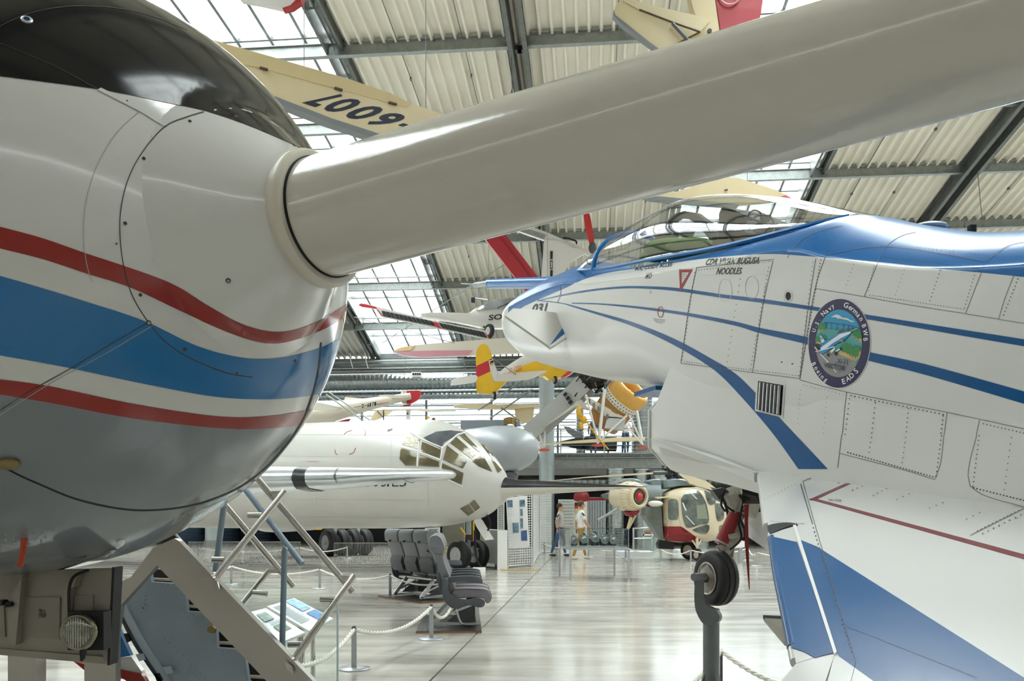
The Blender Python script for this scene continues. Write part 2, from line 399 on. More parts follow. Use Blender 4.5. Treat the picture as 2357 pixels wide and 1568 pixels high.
# gallery deck, fascia, railing
GV, GZ = 38.2, 4.1
gd = MB().prism([H(U0, GV, GZ), H(U1, GV, GZ), H(U1, V1, GZ), H(U0, V1, GZ)], (0, 0, -.12))
gal = struct(gd.build('floor_gallery', M_galvd))
gb = MB().bar(H(U0, GV+.1, GZ-.38), H(U1, GV+.1, GZ-.38), .03, .46).bar(H(U0, GV+.02, GZ-.62), H(U1, GV+.02, GZ-.62), .22, .03).bar(H(U0, GV+.02, GZ-.16), H(U1, GV+.02, GZ-.16), .22, .03)
gb.build('edge_beam', M_galv, gal)
gb = MB()
for k in range(40): gb.box(H(-30+1.6*k, GV-.03, GZ-.06), (.03, .14, .26), Matrix.Rotation(-TH, 3, 'Z'))
gb.build('edge_bracket', M_galv, gal)
MB().bar(H(U0, GV-.1, GZ+.02), H(U1, GV-.1, GZ+.02), .03, .06).build('toe_board', M_galv, gal)
rail = struct(MB().bar(H(-30, GV, GZ+1.1), H(34, GV, GZ+1.1), .07, .05).build('trim_1', M_galv))
for k in range(34): MB().box(H(-30+1.9*k, GV, GZ+.54), (.05, .05, 1.1)).build('baluster', M_galv, rail)
for z in (.2, .38, .56, .74, .92): MB().tube([H(-30, GV, GZ+z), H(34, GV, GZ+z)], .012, 5).build('rail_wire', M_galv, rail)
# columns
M_col = mat('column_zinc', 'A9B4B5', .38, .5, var=.08, scale=2)
for n, bu in enumerate(BU[1:-1]):
    cb = H(bu, 37.3, 0); r = thing('steel_column', ['zinc round column hidden left behind the aircraft', 'zinc round column by the main wheels', 'tall round zinc column rising beside the walking visitors', 'zinc round column behind the blue and white jet', 'zinc round column far right'][n], 'column', cb)
    MB().lathe([(0, .33), (9.6, .33)], cb, (0, 0, 1), 20).build('shaft', M_col, r, 40); MB().lathe([(0, .42), (.04, .42), (.3, .36), (.32, .33)], cb, (0, 0, 1), 20).build('base_plate', M_galvd, r, 40)
    MB().box(cb+Vector((0, 0, 9.7)), (.8, .8, .3)).build('head_plate', M_galv, r)
def spiral(mb, a, b, r, step, n=18, rid=.012):
    a, b = Vector(a), Vector(b); L = (b-a).length; prof = []; k = int(L/step)
    for i in range(k):
        t = i*step; prof += [(t, r), (t+step-.03, r), (t+step-.02, r+rid), (t+step-.005, r+rid)]
    prof.append((L, r)); return mb.lathe(prof, a, b-a, n)
def duct(nm, label, a, b, r, step=.24, group=None, m=None):
    o = spiral(MB(), a, b, r, step).build(nm, m or M_duct, None, 50); return tag(o, label, 'duct', group)
d1 = duct('spiral_duct', 'large silver spiral duct running under the roof edge, upper one', H(-30, 46, 8.56), H(34, 46, 8.56), .45)
d2 = duct('spiral_duct', 'thinner silver spiral duct slung just below the large roof-edge duct', H(-30, 46, 7.82), H(34, 46, 7.82), .23)
d3 = duct('spiral_duct', 'broad pale spiral duct running low beneath the gallery', H(-4, 44, 3.15), H(34, 44, 3.15), .5, .3)
vent = thing('air_outlet', 'white air outlet grille on the large silver duct', 'vent', P(959, 864, 45))
MB().box(P(959, 864, 45.35), (.52, .3, .3)).build('frame', mat('white_plastic', 'F0F0EC', .4), vent)
for k in range(4): MB().box(P(951.5+5*k, 861, 45.2), (.09, .04, .1)).build('slot', mat('black', '101012', .6), vent)
MB().box(P(959, 868, 45.2), (.4, .04, .04)).build('damper', M_galv, vent)
# services under the roof edge
for nm, lb, v, y, r in (('conduit_pipe', 'pale conduit pipe just above the large duct', 45.2, 849, .13), ('conduit_pipe', 'thin bright pipe under the eaves girder', 45.6, 836, .06), ('conduit_pipe', 'thin grey pipe close under the roof', 45.8, 826, .05)):
    z = 1.5+(YH-y)/F*v*1.004; tag(MB().tube([H(-30, v, z), H(34, v, z)], r, 8).build(nm, M_galv, None, 50), lb, 'pipe')
tag(MB().bar(H(-30, 45.0, 9.3), H(34, 45.0, 9.3), .4, .1).build('cable_tray', M_galvd), 'grey cable tray running along under the eaves girder', 'cable tray')
g = MB().bar(H(U0, 46.9, 9.72), H(U1, 46.9, 9.72), .06, .5).bar(H(U0, 46.8, 9.48), H(U1, 46.8, 9.48), .3, .04); g.build('eaves_girder', M_galv, ceil)
hg = 'conduit hangers under the eaves'
for px in (805, 840, 1065):
    tag(MB().tube([P(px, 812, 44.8), P(px+2, 832, 44.8), P(px+7, 848, 44.8)], .03, 5).build('pipe_hanger', M_galv), {805: 'bent steel pipe hanger close beside the airliner nose', 840: 'bent steel pipe hanger left of the air outlet', 1065: 'bent steel pipe hanger above the yellow fin'}[px], 'hanger', hg)
# vertical spiral ducts
def vduct(px, d, r, z0, z1, label, m=None):
    c = P(px, YH, d); duct('vertical_duct', label, (c.x, c.y, z0), (c.x, c.y, z1), r, .16, None, m)
vduct(1416, 37.0, .37, 0, 3.4, 'upright silver spiral duct between the display case and the engine pod')
vduct(1477, 37.4, .36, 0, 3.4, 'upright silver spiral duct right of the engine pod')
vduct(1520, 37.0, .42, 0, 3.3, 'upright silver spiral duct behind the helicopter cabin')
vduct(1612, 37.5, .36, 0, 3.3, 'upright silver spiral duct beyond the helicopter nose')
vduct(1478, 41.5, .52, 4.1, 8.0, 'upright silver duct standing on the gallery')
vduct(1335, 44.4, .2, 4.2, 7.5, 'slim upright pipe behind the round column')
for px, d in ((440, 42), (520, 43), (600, 44)):
    vduct(px, d, .72, 0, 3.4, 'wide dark blue spiral duct far left, %s of three' % {440: 'left one', 520: 'middle one', 600: 'right one'}[px], mat('duct_navy', '3C4E60', .3, .7))
# rooms under the gallery
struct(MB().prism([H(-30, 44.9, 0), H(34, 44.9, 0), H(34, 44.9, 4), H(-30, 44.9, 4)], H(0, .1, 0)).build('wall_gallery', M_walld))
tag(MB().box(P(1340, 1081, 42), (11, .1, .55), Matrix.Rotation(-TH, 3, 'Z')).build('wall_panel_band', mat('panel_white', 'EDEBEA', .5)), 'white wall band high under the gallery', 'wall panel')
# ================================================================== RESEARCH AIRLINER NOSE WITH BOOM
az, pit, sC, zo, NL, NA, NBU, NBL = .4945, -.0101, 1.8753, .0313, 1.6743, 1.3555, 1.1882, 1.3418
n1 = Vector((math.cos(az)*math.cos(pit), -math.sin(az)*math.cos(pit), math.sin(pit))); n2 = Vector((-math.sin(az), -math.cos(az), 0)); n3 = n1.cross(n2)*-1
if n3.z < 0: n3 = -n3
NO = P(735, 505, 3.0); NC = NO-n1*sC+Vector((0, 0, zo))
def nose_pt(x, a):                                 # x: forward of the widest section, a: angle round the body
    k = math.sqrt(max(0, 1-(x/NL)**2)) if x > 0 else 1
    c, s = math.cos(a), math.sin(a); return NC+n1*x+n2*(NA*k*c)+n3*((NBU if s > 0 else NBL)*k*s)
xs_ = [-3.2, -2.4, -1.6, -.8, -.4]+[NL*math.sin(math.pi/2*k/90) for k in range(0, 91)]
NR = 200
nb = MB().loft([[nose_pt(x, 2*math.pi*k/NR) for k in range(NR)] for x in xs_], True, True)
nose_bvh = nb.bvh()
plane1 = thing('research_airliner', 'white research airliner nose with red and blue stripes and a thick nose boom', 'airplane', (NC.x, NC.y, 0))
# boom and its fairing
B1 = P(2247, 81, 2.05); bdir = (B1-NO).normalized()
prof = [(-.42, .58), (-.36, .54), (-.33, .505), (-.30, .466), (-.27, .421), (-.24, .371), (-.2, .325), (-.15, .283), (-.1, .249), (-.06, .229), (-.03, .218), (0, .21)]
def fair_ring(s, r, n=64):
    b = min(1, -s/.3); c = NO.lerp(NC+n1*(sC+s), b) if s < 0 else NO; c = (NO+bdir*s).lerp(c, b); g = lerp(1, NBU/NA, b)
    return [c+n2*(r*math.cos(a))+n3*(r*math.sin(a)*(g if math.sin(a) > 0 else 1)) for a in [2*math.pi*k/n for k in range(n)]]
fair_mb = MB().loft([fair_ring(*q) for q in prof], True, True)
un = MB(); un.add(nb.v, nb.f); un.add(fair_mb.v, fair_mb.f); nose2_bvh = un.bvh()
# paint scheme: heights of the colour borders round the nose
def curve(pts):
    out = []
    for x, y in smooth2(pts, 6):
        h = hit(x, y, nose2_bvh, 0)
        if h is None: continue
        q = h-NC; out.append((math.atan2(q.dot(n1), q.dot(n2)), q.dot(n3)))
    out.sort(); return [o[0] for o in out], [o[1] for o in out]
B = [curve(c) for c in (
    [(0, 908), (120, 928), (300, 962), (500, 985), (620, 986), (700, 976), (730, 968)],            # grey / lower red
    [(0, 873), (120, 890), (300, 928), (500, 958), (620, 957), (720, 942), (740, 938)],            # lower red / white
    [(0, 818), (150, 845), (300, 877), (480, 911), (600, 919), (700, 913), (755, 900)],            # white / blue
    [(0, 635), (100, 664), (200, 695), (330, 738), (450, 795), (550, 822), (630, 825), (720, 806), (785, 778)],  # blue / white
    [(0, 572), (100, 597), (200, 630), (300, 662), (420, 718), (520, 763), (600, 788), (660, 787), (740, 760), (806, 722)],  # white / upper red
    [(0, 522), (100, 549), (200, 584), (300, 617), (400, 655), (480, 704), (560, 747), (640, 764), (720, 745), (808, 692)],  # upper red / white
    [(0, 176), (110, 190), (250, 210), (400, 240), (480, 258), (560, 285), (640, 318), (700, 345)],   # white / black
)]
def nose_at(ph, z):                                # point of the painted skin at bearing ph and height z
    dr = n1*math.sin(ph)+n2*math.cos(ph); o = NC+n3*z+dr*4
    l, n, i_, t = nose2_bvh.ray_cast(o, -dr)
    if l is None or math.cos(ph) < -.2 and math.sin(ph) < 0: return NC+n3*z
    if n.dot(dr) < 0: n = -n
    return l+n*.0016
def border(i, ph):
    a, b = B[i]
    if ph >= a[-1]: return b[-1]
    if ph < a[0]:
        k = min(6, len(a)-1); return b[0]+(b[k]-b[0])/(a[k]-a[0]+1e-6)*max(ph-a[0], -.5)
    return interp(a, b, ph)
def band(lo, hi, m):
    rows = []
    for k in range(261):
        ph = -.75+3.6*k/260; z0, z1 = lo(ph), hi(ph); z0, z1 = max(z0, -NBL*.9995), min(z1, NBU*.9995)
        rows.append([nose_at(ph, lerp(z0, z1, j/m)) for j in range(m+1)])
    return MB().grid(rows)
M_red = mat('stripe_red', '93170F', .16, 0, .3); M_blue = mat('stripe_blue', '046CA9', .16, 0, .3)
M_belly = mat('belly_grey', '787F85', .14, 0, .5); M_glare = mat('glare_black', '121315', .14, 0, .05, spec=.35)
M_white = mat('gloss_white', 'D2D1CC', .15, 0, .5)
nb.build('fuselage_skin', M_white, plane1, 30); fair_mb.build('boom_fairing', M_white, plane1, 60)
band(lambda p: -9, lambda p: border(0, p), 40).build('belly_paint', M_belly, plane1, 60)
band(lambda p: border(0, p), lambda p: border(1, p), 4).build('red_stripe', M_red, plane1, 60)
band(lambda p: border(2, p), lambda p: border(3, p), 10).build('blue_stripe', M_blue, plane1, 60)
band(lambda p: border(4, p), lambda p: border(5, p), 6).build('red_stripe', M_red, plane1, 60)
band(lambda p: border(6, p), lambda p: 9, 24).build('glare_panel', M_glare, plane1, 60)
M_seam = mat('panel_seam', '34383C', .6)
M_tubew = mat('boom_white', 'C9C4B8', .16, 0, .4, var=.03, scale=3, bump=.06, bscale=30)
ring = [(-.035, .2), (-.035, .222), (-.02, .232), (.01, .232), (.025, .222), (.025, .2)]
MB().lathe(ring, NO, bdir, 64).build('boom_collar', mat('collar_beige', 'CFC8B8', .35), plane1, 50)
MB().lathe([(.024, .2), (.024, .2035), (.034, .2035), (.034, .19)], NO, bdir, 64).build('collar_gap', mat('black', '101012', .6), plane1)
boom = MB().lathe([(-.1, .2), (.03, .2), (.8, .19), (2.1, .168), (3.4, .145), (4.2, .12), (4.6, .06), (5.2, .02)], NO, bdir, 96).build('nose_boom', M_tubew, plane1, 40)
# ---- fittings of the airliner nose
def seam(name, pts, w, m, parent=plane1, bvh=nose2_bvh, off=.0022):
    mb = MB(); decal_line(mb, smooth2(pts, 8), w, bvh, off); return mb.build(name, m, parent)
M_seaml = mat('faint_seam', 'A9A9A6', .5)
seam('fairing_seam', [(470, 258), (430, 270), (380, 292), (330, 347), (295, 412), (278, 482), (276, 545), (285, 615), (305, 682), (345, 747), (390, 795), (450, 830), (520, 858), (580, 868)], 2.2, M_seam)
seam('belly_seal', [(0, 1070), (50, 1096), (100, 1118), (160, 1143), (220, 1160), (300, 1173), (380, 1172), (460, 1158), (540, 1127), (600, 1086), (650, 1035), (690, 978), (715, 920), (732, 850), (738, 792)], 4.2, mat('black', '101012', .6))
seam('panel_seam', [(340, 742), (250, 795), (150, 855), (60, 905), (0, 945)], 2, M_seam)
seam('panel_seam', [(350, 750), (240, 815), (120, 880), (0, 955)], 1.4, M_seaml)
seam('panel_seam', [(322, 255), (265, 310), (220, 390), (197, 470), (192, 545), (200, 610), (212, 650)], 1.6, M_seaml)
seam('panel_seam', [(0, 100), (60, 125), (130, 155), (225, 206)], 2.4, mat('black', '101012', .6))
seam('panel_seam', [(0, 62), (50, 38), (110, 22), (180, 15), (270, 20), (350, 38), (430, 70)], 1.6, mat('seam_on_black', '3A3C3E', .5))
mb = MB(); decal_strip(mb, [(232, 203), (330, 250), (386, 288)], [(224, 208), (322, 258), (378, 292)], nose2_bvh, .003); mb.build('cover_strip', M_white, plane1)
M_screw = mat('screw_dark', '4A4640', .4, .6)
for x, y, r in ((437, 279, 4), (331, 365, 4), (288, 514, 4.2), (268, 561, 2), (323, 679, 4), (525, 646, 6), (342, 743, 6), (425, 804, 5), (545, 860, 4), (679, 830, 4), (738, 791, 4), (543, 269, 4), (677, 335, 3.5), (292, 233, 3)):
    h = hit(x, y, nose2_bvh, 0); q = hit(x, y, nose2_bvh, .004); nrm = (q-h).normalized(); d = h.y; rr = r/F*d
    sc_ = MB().lathe([(-.004, rr), (.002, rr), (.003, rr*.8)], h, nrm, 10).build('screw', M_screw, plane1, 40)
    if r > 5: MB().lathe([(0, rr*.7), (.0045, rr*.6)], h, nrm, 8).build('screw_slot', M_galv, sc_)
# sensor port on the black panel
h = hit(62, 47, nose2_bvh, 0); q = hit(62, 47, nose2_bvh, .01); nr_ = (q-h).normalized()
sp_ = MB().lathe([(-.01, .017), (.004, .017), (.006, .013)], h, nr_, 16).build('sensor_port', mat('port_rim', 'C9CCCC', .3, .6), plane1, 40)
MB().lathe([(.004, .011), (.008, .008)], h, nr_, 12).build('sensor_lens', mat('port_lens', '1D3A66', .1), sp_)
# belly fittings
h = hit(20, 1066, nose2_bvh, 0)
MB().sphere(h, .03, (1.3, 1, .8), 12, 6).build('mooring_lug', mat('lug_brass', '8C7A55', .4, .7), plane1, 60)
hm = hit(58, 1240, nose2_bvh, 0)
MB().tube([hm+Vector((0, 0, .02)), hm+Vector((-.008, 0, -.05)), hm+Vector((-.02, 0, -.105))], [.012, .012, .011], 10).build('drain_mast', mat('mast_red', 'A63A1E', .45), plane1, 50)
mb = MB()
for k in range(18):
    a = 2*math.pi*k/9; r = 28 if k < 9 else 48
    decal_dots(mb, [(58+r*math.cos(a), 1236+r*.32*math.sin(a))], 2.6, nose2_bvh, .003, 6)
mb.build('mast_rivets', M_galv, plane1, kind='stuff')
h = hit(278, 1246, nose2_bvh, 0)
if h is None: h = P(278, 1246, 4.2)
MB().lathe([(-.02, .015), (0, .016), (.012, .014), (.022, .004)], h, (0, 0, -1), 14).build('belly_beacon', mat('white_plastic', 'F0F0EC', .4), plane1, 40)
# ---- nose gear door with landing light
M_door = mat('door_beige', '938D80', .4, .15, var=.06, scale=3)
DD = 3.75
gd_ = MB().prism([P(-70, 1318, DD), P(262, 1308, DD), P(250, 1530, DD), P(-70, 1500, DD)], (0, .04, 0)).build('gear_door', M_door, plane1)
MB().prism([P(238, 1318, DD-.02), P(258, 1308, DD-.02), P(247, 1530, DD-.02), P(237, 1512, DD-.02)], (0, .03, 0)).build('door_flange', M_door, gd_)
MB().prism([P(258, 1306, DD-.03), P(264, 1306, DD-.03), P(252, 1532, DD-.03), P(247, 1532, DD-.03)], (0, .08, 0)).build('door_seal', mat('black', '101012', .6), gd_)
MB().prism([P(-70, 1488, DD-.012), P(236, 1512, DD-.012), P(248, 1530, DD-.012), P(-70, 1502, DD-.012)], (0, .02, 0)).build('door_flange', M_door, gd_)
M_door2 = mat('door_panel', '8B8578', .45, .15)
for c in ([(52, 1375), (137, 1375), (138, 1378), (136, 1472), (50, 1467)], [(170, 1370), (214, 1370), (214, 1415), (170, 1415)], [(-40, 1380), (8, 1380), (12, 1466), (-40, 1460)]):
    MB().prism([P(x, y, DD-.008) for x, y in c], (0, .01, 0)).build('pressed_panel', M_door2, gd_)
for c in ([(40, 1345), (58, 1318), (50, 1330), (36, 1485), (18, 1485), (18, 1390)], [(145, 1345), (178, 1318), (170, 1352), (160, 1354), (154, 1430), (148, 1430)]):
    MB().prism([P(x, y, DD-.05) for x, y in c], (0, .055, 0)).build('hinge_bracket', M_door, gd_)
mb = MB()
for i in range(6):
    for j in range(9):
        if random.random() < .5: mb.box(P(90+2.8*i, 1403+2.3*j, DD-.011), (.0036, .004, .0032))
mb.build('data_plate', mat('plate_ink', '5B564C', .6), gd_, kind='stuff')
for x, y in ((5, 1388), (23, 1391)): MB().lathe([(-.02, .012), (.03, .012)], P(x, y, DD-.06), (0, 1, 0), 10).build('hinge_pin', mat('black', '101012', .6), gd_, 40)
LC = P(182, 1455, DD-.13)
lt = MB().lathe([(.1, .05), (.03, .07), (0, .078), (-.012, .076), (-.016, .073)], LC, (0, 1, .03), 28).build('landing_light', mat('lamp_rim', '8A8672', .25, .9), plane1, 40)
MB().lathe([(-.008, .0735), (-.02, .062), (-.028, .035), (-.031, .004)], LC, (0, 1, .03), 28).build('lens', glass('lamp_lens', 'E6E8E4', .12, .12), lt, 40)
MB().lathe([(-.004, .07), (.03, .058), (.055, .03), (.06, .004)], LC, (0, 1, .03), 28).build('reflector', mat('lamp_reflector', 'F0F0EC', .1, 1, bump=.8, bscale=60), lt, 40)
for k in range(13): MB().box(LC+Vector((-.06+.01*k, -.018-.012*math.sin(math.pi*k/12), 0)), (.0013, .002, .13*math.sin(math.pi*(k+.6)/13.2))).build('lens_rib', mat('lens_rib', 'F4F4F0', .2), lt)
MB().box(LC+Vector((.015, .06, -.0)), (.15, .07, .16)).build('lamp_housing', mat('black', '101012', .6), lt)
MB().tube([P(190, 1494, DD-.12), P(191, 1502, DD-.12), P(190, 1514, DD-.12), P(187, 1521, DD-.12)], [.012, .014, .011, .006], 8).build('lamp_plug', mat('black', '101012', .6), lt, 50)
MB().tube(crom([P(205, 1312, DD-.06), P(172, 1326, DD-.07), P(160, 1350, DD-.08), P(158, 1385, DD-.08), P(160, 1415, DD-.09), P(168, 1438, DD-.1)], 5), .0065, 7).build('lamp_cable', mat('black', '101012', .6), lt, 50)
# ================================================================== EXPERIMENTAL JET (blue and white)
XA = Vector((-.3697, .9292, 0)); XN = Vector((-.9292, -.3697, 0))          # forward, left-hand side
def XC(t): return Vector((2.11, 4.6, 0))+XA*t
jet = thing('experimental_jet', 'white jet with blue stripes, clear canopy and round crest, nose wheel on a stand', 'jet', (1.5, 6.2, 0))
#  t: half width, top, shoulder z (at .74 w), upper side z, lower side z, bottom
ST_ = [(5.88, .02, 3.77, 3.76, 3.74, 3.72, 3.70), (5.78, .09, 3.80, 3.79, 3.73, 3.66, 3.59), (5.52, .19, 3.82, 3.80, 3.70, 3.57, 3.46), (5.2, .27, 3.82, 3.79, 3.66, 3.46, 3.30),
       (4.7, .34, 3.81, 3.77, 3.60, 3.30, 3.08), (4.0, .41, 3.78, 3.72, 3.52, 3.12, 2.87), (3.4, .46, 3.74, 3.62, 3.45, 3.0, 2.72), (3.0, .49, 3.56, 3.50, 3.36, 2.92, 2.62),
       (2.5, .52, 3.43, 3.40, 3.25, 2.83, 2.51), (2.0, .545, 3.33, 3.305, 3.15, 2.72, 2.42), (1.5, .56, 3.25, 3.22, 3.05, 2.5, 2.3), (1.0, .57, 3.17, 3.14, 2.95, 2.3, 2.1),
       (.5, .575, 3.13, 3.07, 2.88, 2.2, 2.0), (.2, .58, 3.13, 3.02, 2.8, 2.1, 1.9), (0, .58, 3.04, 2.92, 2.72, 2.1, 1.85), (-.65, .58, 2.78, 2.68, 2.5, 1.95, 1.7),
       (-1.5, .58, 2.62, 2.52, 2.32, 1.8, 1.5), (-3, .58, 2.4, 2.3, 2.1, 1.6, 1.3), (-5.5, .55, 2.05, 1.95, 1.8, 1.4, 1.1)]
def xring(t, w, zt, zs, zu, zl, zb, n=5):
    half = [(0, zt), (.4*w, lerp(zs, zt, .82)), (.74*w, zs), (.95*w, lerp(zu, zs, .45)), (w, zu), (w, zl), (.88*w, lerp(zb, zl, .3)), (.6*w, lerp(zb, zl, .05)), (0, zb)]
    full = half+[(-x, z) for x, z in reversed(half[1:-1])]
    return [XC(t)+XN*p.x+Vector((0, 0, p.y)) for p in crom([Vector((x, z, 0)) for x, z in full], n, True)]
sp = crom([Vector((a[0], a[1], a[2])) for a in ST_], 1)
rows = []
for i in range(len(ST_)-1):
    m_ = 8 if i > 0 else 4
    for k in range(m_):
        def c4(j):
            q = [ST_[min(max(i+w_-1, 0), len(ST_)-1)][j] for w_ in range(4)]; t = k/m_
            if j == 0: return lerp(q[1], q[2], t)
            h0 = ST_[i+1][0]-ST_[i][0]; a0 = ST_[max(i-1, 0)][0]; a3 = ST_[min(i+2, len(ST_)-1)][0]
            m0 = (q[2]-q[0])/(ST_[i+1][0]-a0)*h0; m1 = (q[3]-q[1])/(a3-ST_[i][0])*h0
            return (2*t**3-3*t*t+1)*q[1]+(t**3-2*t*t+t)*m0+(-2*t**3+3*t*t)*q[2]+(t**3-t*t)*m1
        rows.append(xring(*[c4(j) for j in range(7)]))
rows.append(xring(*ST_[-1]))
jb = MB().loft(rows, True, True)
# air intake trunk
def tring(t, w, zt, zb, n=3):
    r = .12; half = [(0, zt), (w-r, zt), (w, zt-r), (w, zb+r), (w-r, zb), (0, zb)]
    full = half+[(-x, z) for x, z in reversed(half[1:-1])]
    return [XC(t)+XN*x+Vector((0, 0, z)) for x, z in full]
TR = [(1.74, .55, 2.33, 1.84), (1.66, .555, 2.36, 1.80), (1.5, .558, 2.55, 1.76), (1.3, .562, 2.75, 1.73), (1.0, .568, 2.75, 1.68), (.5, .573, 2.7, 1.58), (-.2, .578, 2.4, 1.45), (-1.5, .578, 2.3, 1.25), (-5.3, .54, 1.8, 1.05)]
jt = MB().loft([tring(*q) for q in TR], True, False)
jb_all = MB(); jb_all.add(jb.v, jb.f); jb_all.add(jt.v, jt.f); jet_bvh = jb_all.bvh()
def xq(p):                                          # (t, side, z) of a point
    q = p-Vector((2.11, 4.6, 0)); return q.dot(XA), q.dot(XN), p.z
bl = []
for x, y in smooth2([(1205, 706), (1240, 690), (1300, 664), (1345, 643), (1400, 628), (1480, 616), (1600, 598), (1700, 588), (1780, 585), (1860, 590), (1950, 597), (2050, 606), (2150, 618), (2250, 627), (2357, 638), (2480, 652)], 5):
    h = hit(x, y, jet_bvh, 0)
    if h is not None: t, s, z = xq(h); bl.append((t, z))
bl.sort(); bx = [b[0] for b in bl]; bz = [b[1] for b in bl]
vals = []
for p in jb.v:
    t, s, z = xq(p); zb_ = interp(bx, bz, t)
    if t < bx[0]: zb_ = bz[0]+(t-bx[0])*.16
    if t > 5.1: zb_ = 9
    vals.append(min(1.99, max(.01, 1+(z-zb_)*6)))
M_jet = bands('jet_paint', ['DEDEDA', '1B68AA'], .28, .06)
sk = jb.build('fuselage_skin', M_jet, jet, 40); at = sk.data.attributes.new('paint', 'FLOAT', 'POINT'); at.data.foreach_set('value', vals)
M_jw = mat('jet_white', 'DEDEDA', .28, 0, .1)
M_jb = mat('jet_blue', '0B5690', .26, 0, .08, spec=.3)
M_jbl = mat('jet_light_blue', '1F70B5', .28, 0, .08, spec=.3)
trunk = jt.build('intake_trunk', M_jw, jet, 40)
# ---- paint and markings of the jet
def z7(x, y): return (1200+x/3.267, 420+y/3.267)
def z8(x, y): return (1800+x/3.016, 480+y/3.016)
def z4(x, y): return (1550+x/2.761, 1000+y/2.761)
def strip(name, top, bot, m, f=z7, off=.0015, across=3):
    mb = MB(); decal_strip(mb, smooth2([f(*p) for p in top]), smooth2([f(*p) for p in bot]), jet_bvh, off, 7, across); return mb.build(name, m, jet, 60)
idn = lambda x, y: (x, y)
strip('blue_stripe', [(150, 880), (280, 850), (400, 825), (600, 795), (800, 780), (1000, 783), (1200, 797), (1500, 840), (1800, 875), (2170, 930), (2287, 948), (2600, 995), (2900, 1042), (3300, 1105), (3780, 1180), (4200, 1250)],
      [(150, 886), (280, 860), (400, 838), (600, 810), (800, 797), (1000, 803), (1200, 822), (1500, 866), (1800, 905), (2170, 958), (2287, 978), (2600, 1030), (2900, 1080), (3300, 1150), (3780, 1232), (4200, 1304)], M_jb)
strip('blue_stripe', [(380, 905), (600, 910), (900, 935), (1250, 980), (1600, 1045), (1800, 1095), (2160, 1165), (2600, 1272), (3050, 1370), (3780, 1572), (4200, 1690)],
      [(380, 912), (600, 920), (900, 952), (1250, 1005), (1600, 1075), (1800, 1135), (2160, 1220), (2600, 1338), (3050, 1450), (3780, 1664), (4200, 1790)], M_jb)
strip('blue_stripe', [(1238, 690), (1292, 697), (1322, 704), (1384, 721), (1445, 738), (1506, 760), (1567, 787), (1629, 821), (1690, 858), (1740, 905), (1790, 957), (1840, 1010), (1906, 1080)],
      [(1238, 693), (1292, 699), (1322, 708), (1384, 727), (1445, 747), (1506, 772), (1567, 803), (1629, 841), (1665, 870), (1705, 912), (1752, 965), (1792, 1015), (1838, 1080)], M_jb, idn)
M_ink = mat('marking_black', '1C1D20', .4); M_mred = mat('marking_red', '9C1F22', .4); M_mgrey = mat('marking_grey', '8C8F92', .5)
tx = MB()
for s, c in (('CDR VIVAN RUGUSA', [(1380, 622), (1783, 612), (1803, 560), (1402, 576)]), ('NOODLES', [(1465, 693), (1650, 690), (1664, 640), (1482, 643)]), ('MO', [(930, 725), (975, 723), (988, 680), (945, 682)]), ('MAJ CODY ALLEE', [(850, 672), (1130, 640), (1142, 602), (862, 638)])):
    tx = MB(); text_decal(tx, s, [z7(*p) for p in c], jet_bvh, .0022, .012); tx.build('crew_lettering', M_ink, jet)
tx = MB(); text_decal(tx, '031', [(1222, 719), (1256, 721), (1262, 697), (1229, 700)], jet_bvh, .002, .04); tx.build('nose_number', M_ink, jet)
mb = MB()
tri_o = [z7(1187, 655), z7(1290, 655), z7(1195, 827)]; tri_i = [z7(1204, 676), z7(1262, 676), z7(1206, 768)]
for i in range(3): decal_poly(mb, [tri_o[i], tri_o[(i+1) % 3], tri_i[(i+1) % 3], tri_i[i]], jet_bvh, .002)
mb.build('rescue_marking', M_mred, jet); mb = MB()
decal_line(mb, [z7(1048+21*math.cos(a), 975+40*math.sin(a)) for a in [2*math.pi*k/24 for k in range(25)]], 1.5, jet_bvh, .0022, 3)
mb.build('rescue_ring', M_mred, jet)
def scribble(lines, f, w=1.0):
    mb = MB()
    for x0, y0, x1, y1 in lines:
        n = max(2, int(abs(x1-x0)/9))
        for k in range(n):
            a, b = k/n, (k+.7)/n; decal_line(mb, [f(lerp(x0, x1, a), lerp(y0, y1, a)), f(lerp(x0, x1, b), lerp(y0, y1, b))], w, jet_bvh, .002, 4)
    return mb
scribble([(995, 1025, 1085, 1037), (997, 1037, 1083, 1049), (1010, 1050, 1068, 1060), (965, 820, 985, 822), (965, 830, 985, 832), (1208, 690, 1240, 690), (1206, 706, 1236, 706), (1208, 724, 1228, 724)], z7, 1.6).build('stencil_text', M_mgrey, jet, kind='stuff')
mb = MB(); decal_dots(mb, [z7(2008, 855)], 6, jet_bvh, .0022, 18, ry=9.5); mb.build('vent_port', mat('black', '101012', .6), jet)
ln = MB()
for c, w in (([z7(2008+32*math.cos(a), 855+46*math.sin(a)) for a in [2*math.pi*k/28 for k in range(29)]], .9), ([z7(1535+50*math.cos(a), 810+85*math.sin(a)) for a in [2*math.pi*k/28 for k in range(29)]], .9), ([z7(1735+50*math.cos(a), 790+85*math.sin(a)) for a in [2*math.pi*k/28 for k in range(29)]], .9)):
    decal_line(ln, c, w, jet_bvh, .0018, 5)
ln.build('hatch_rim', mat('hatch_rim', 'BFC0BD', .4), jet)
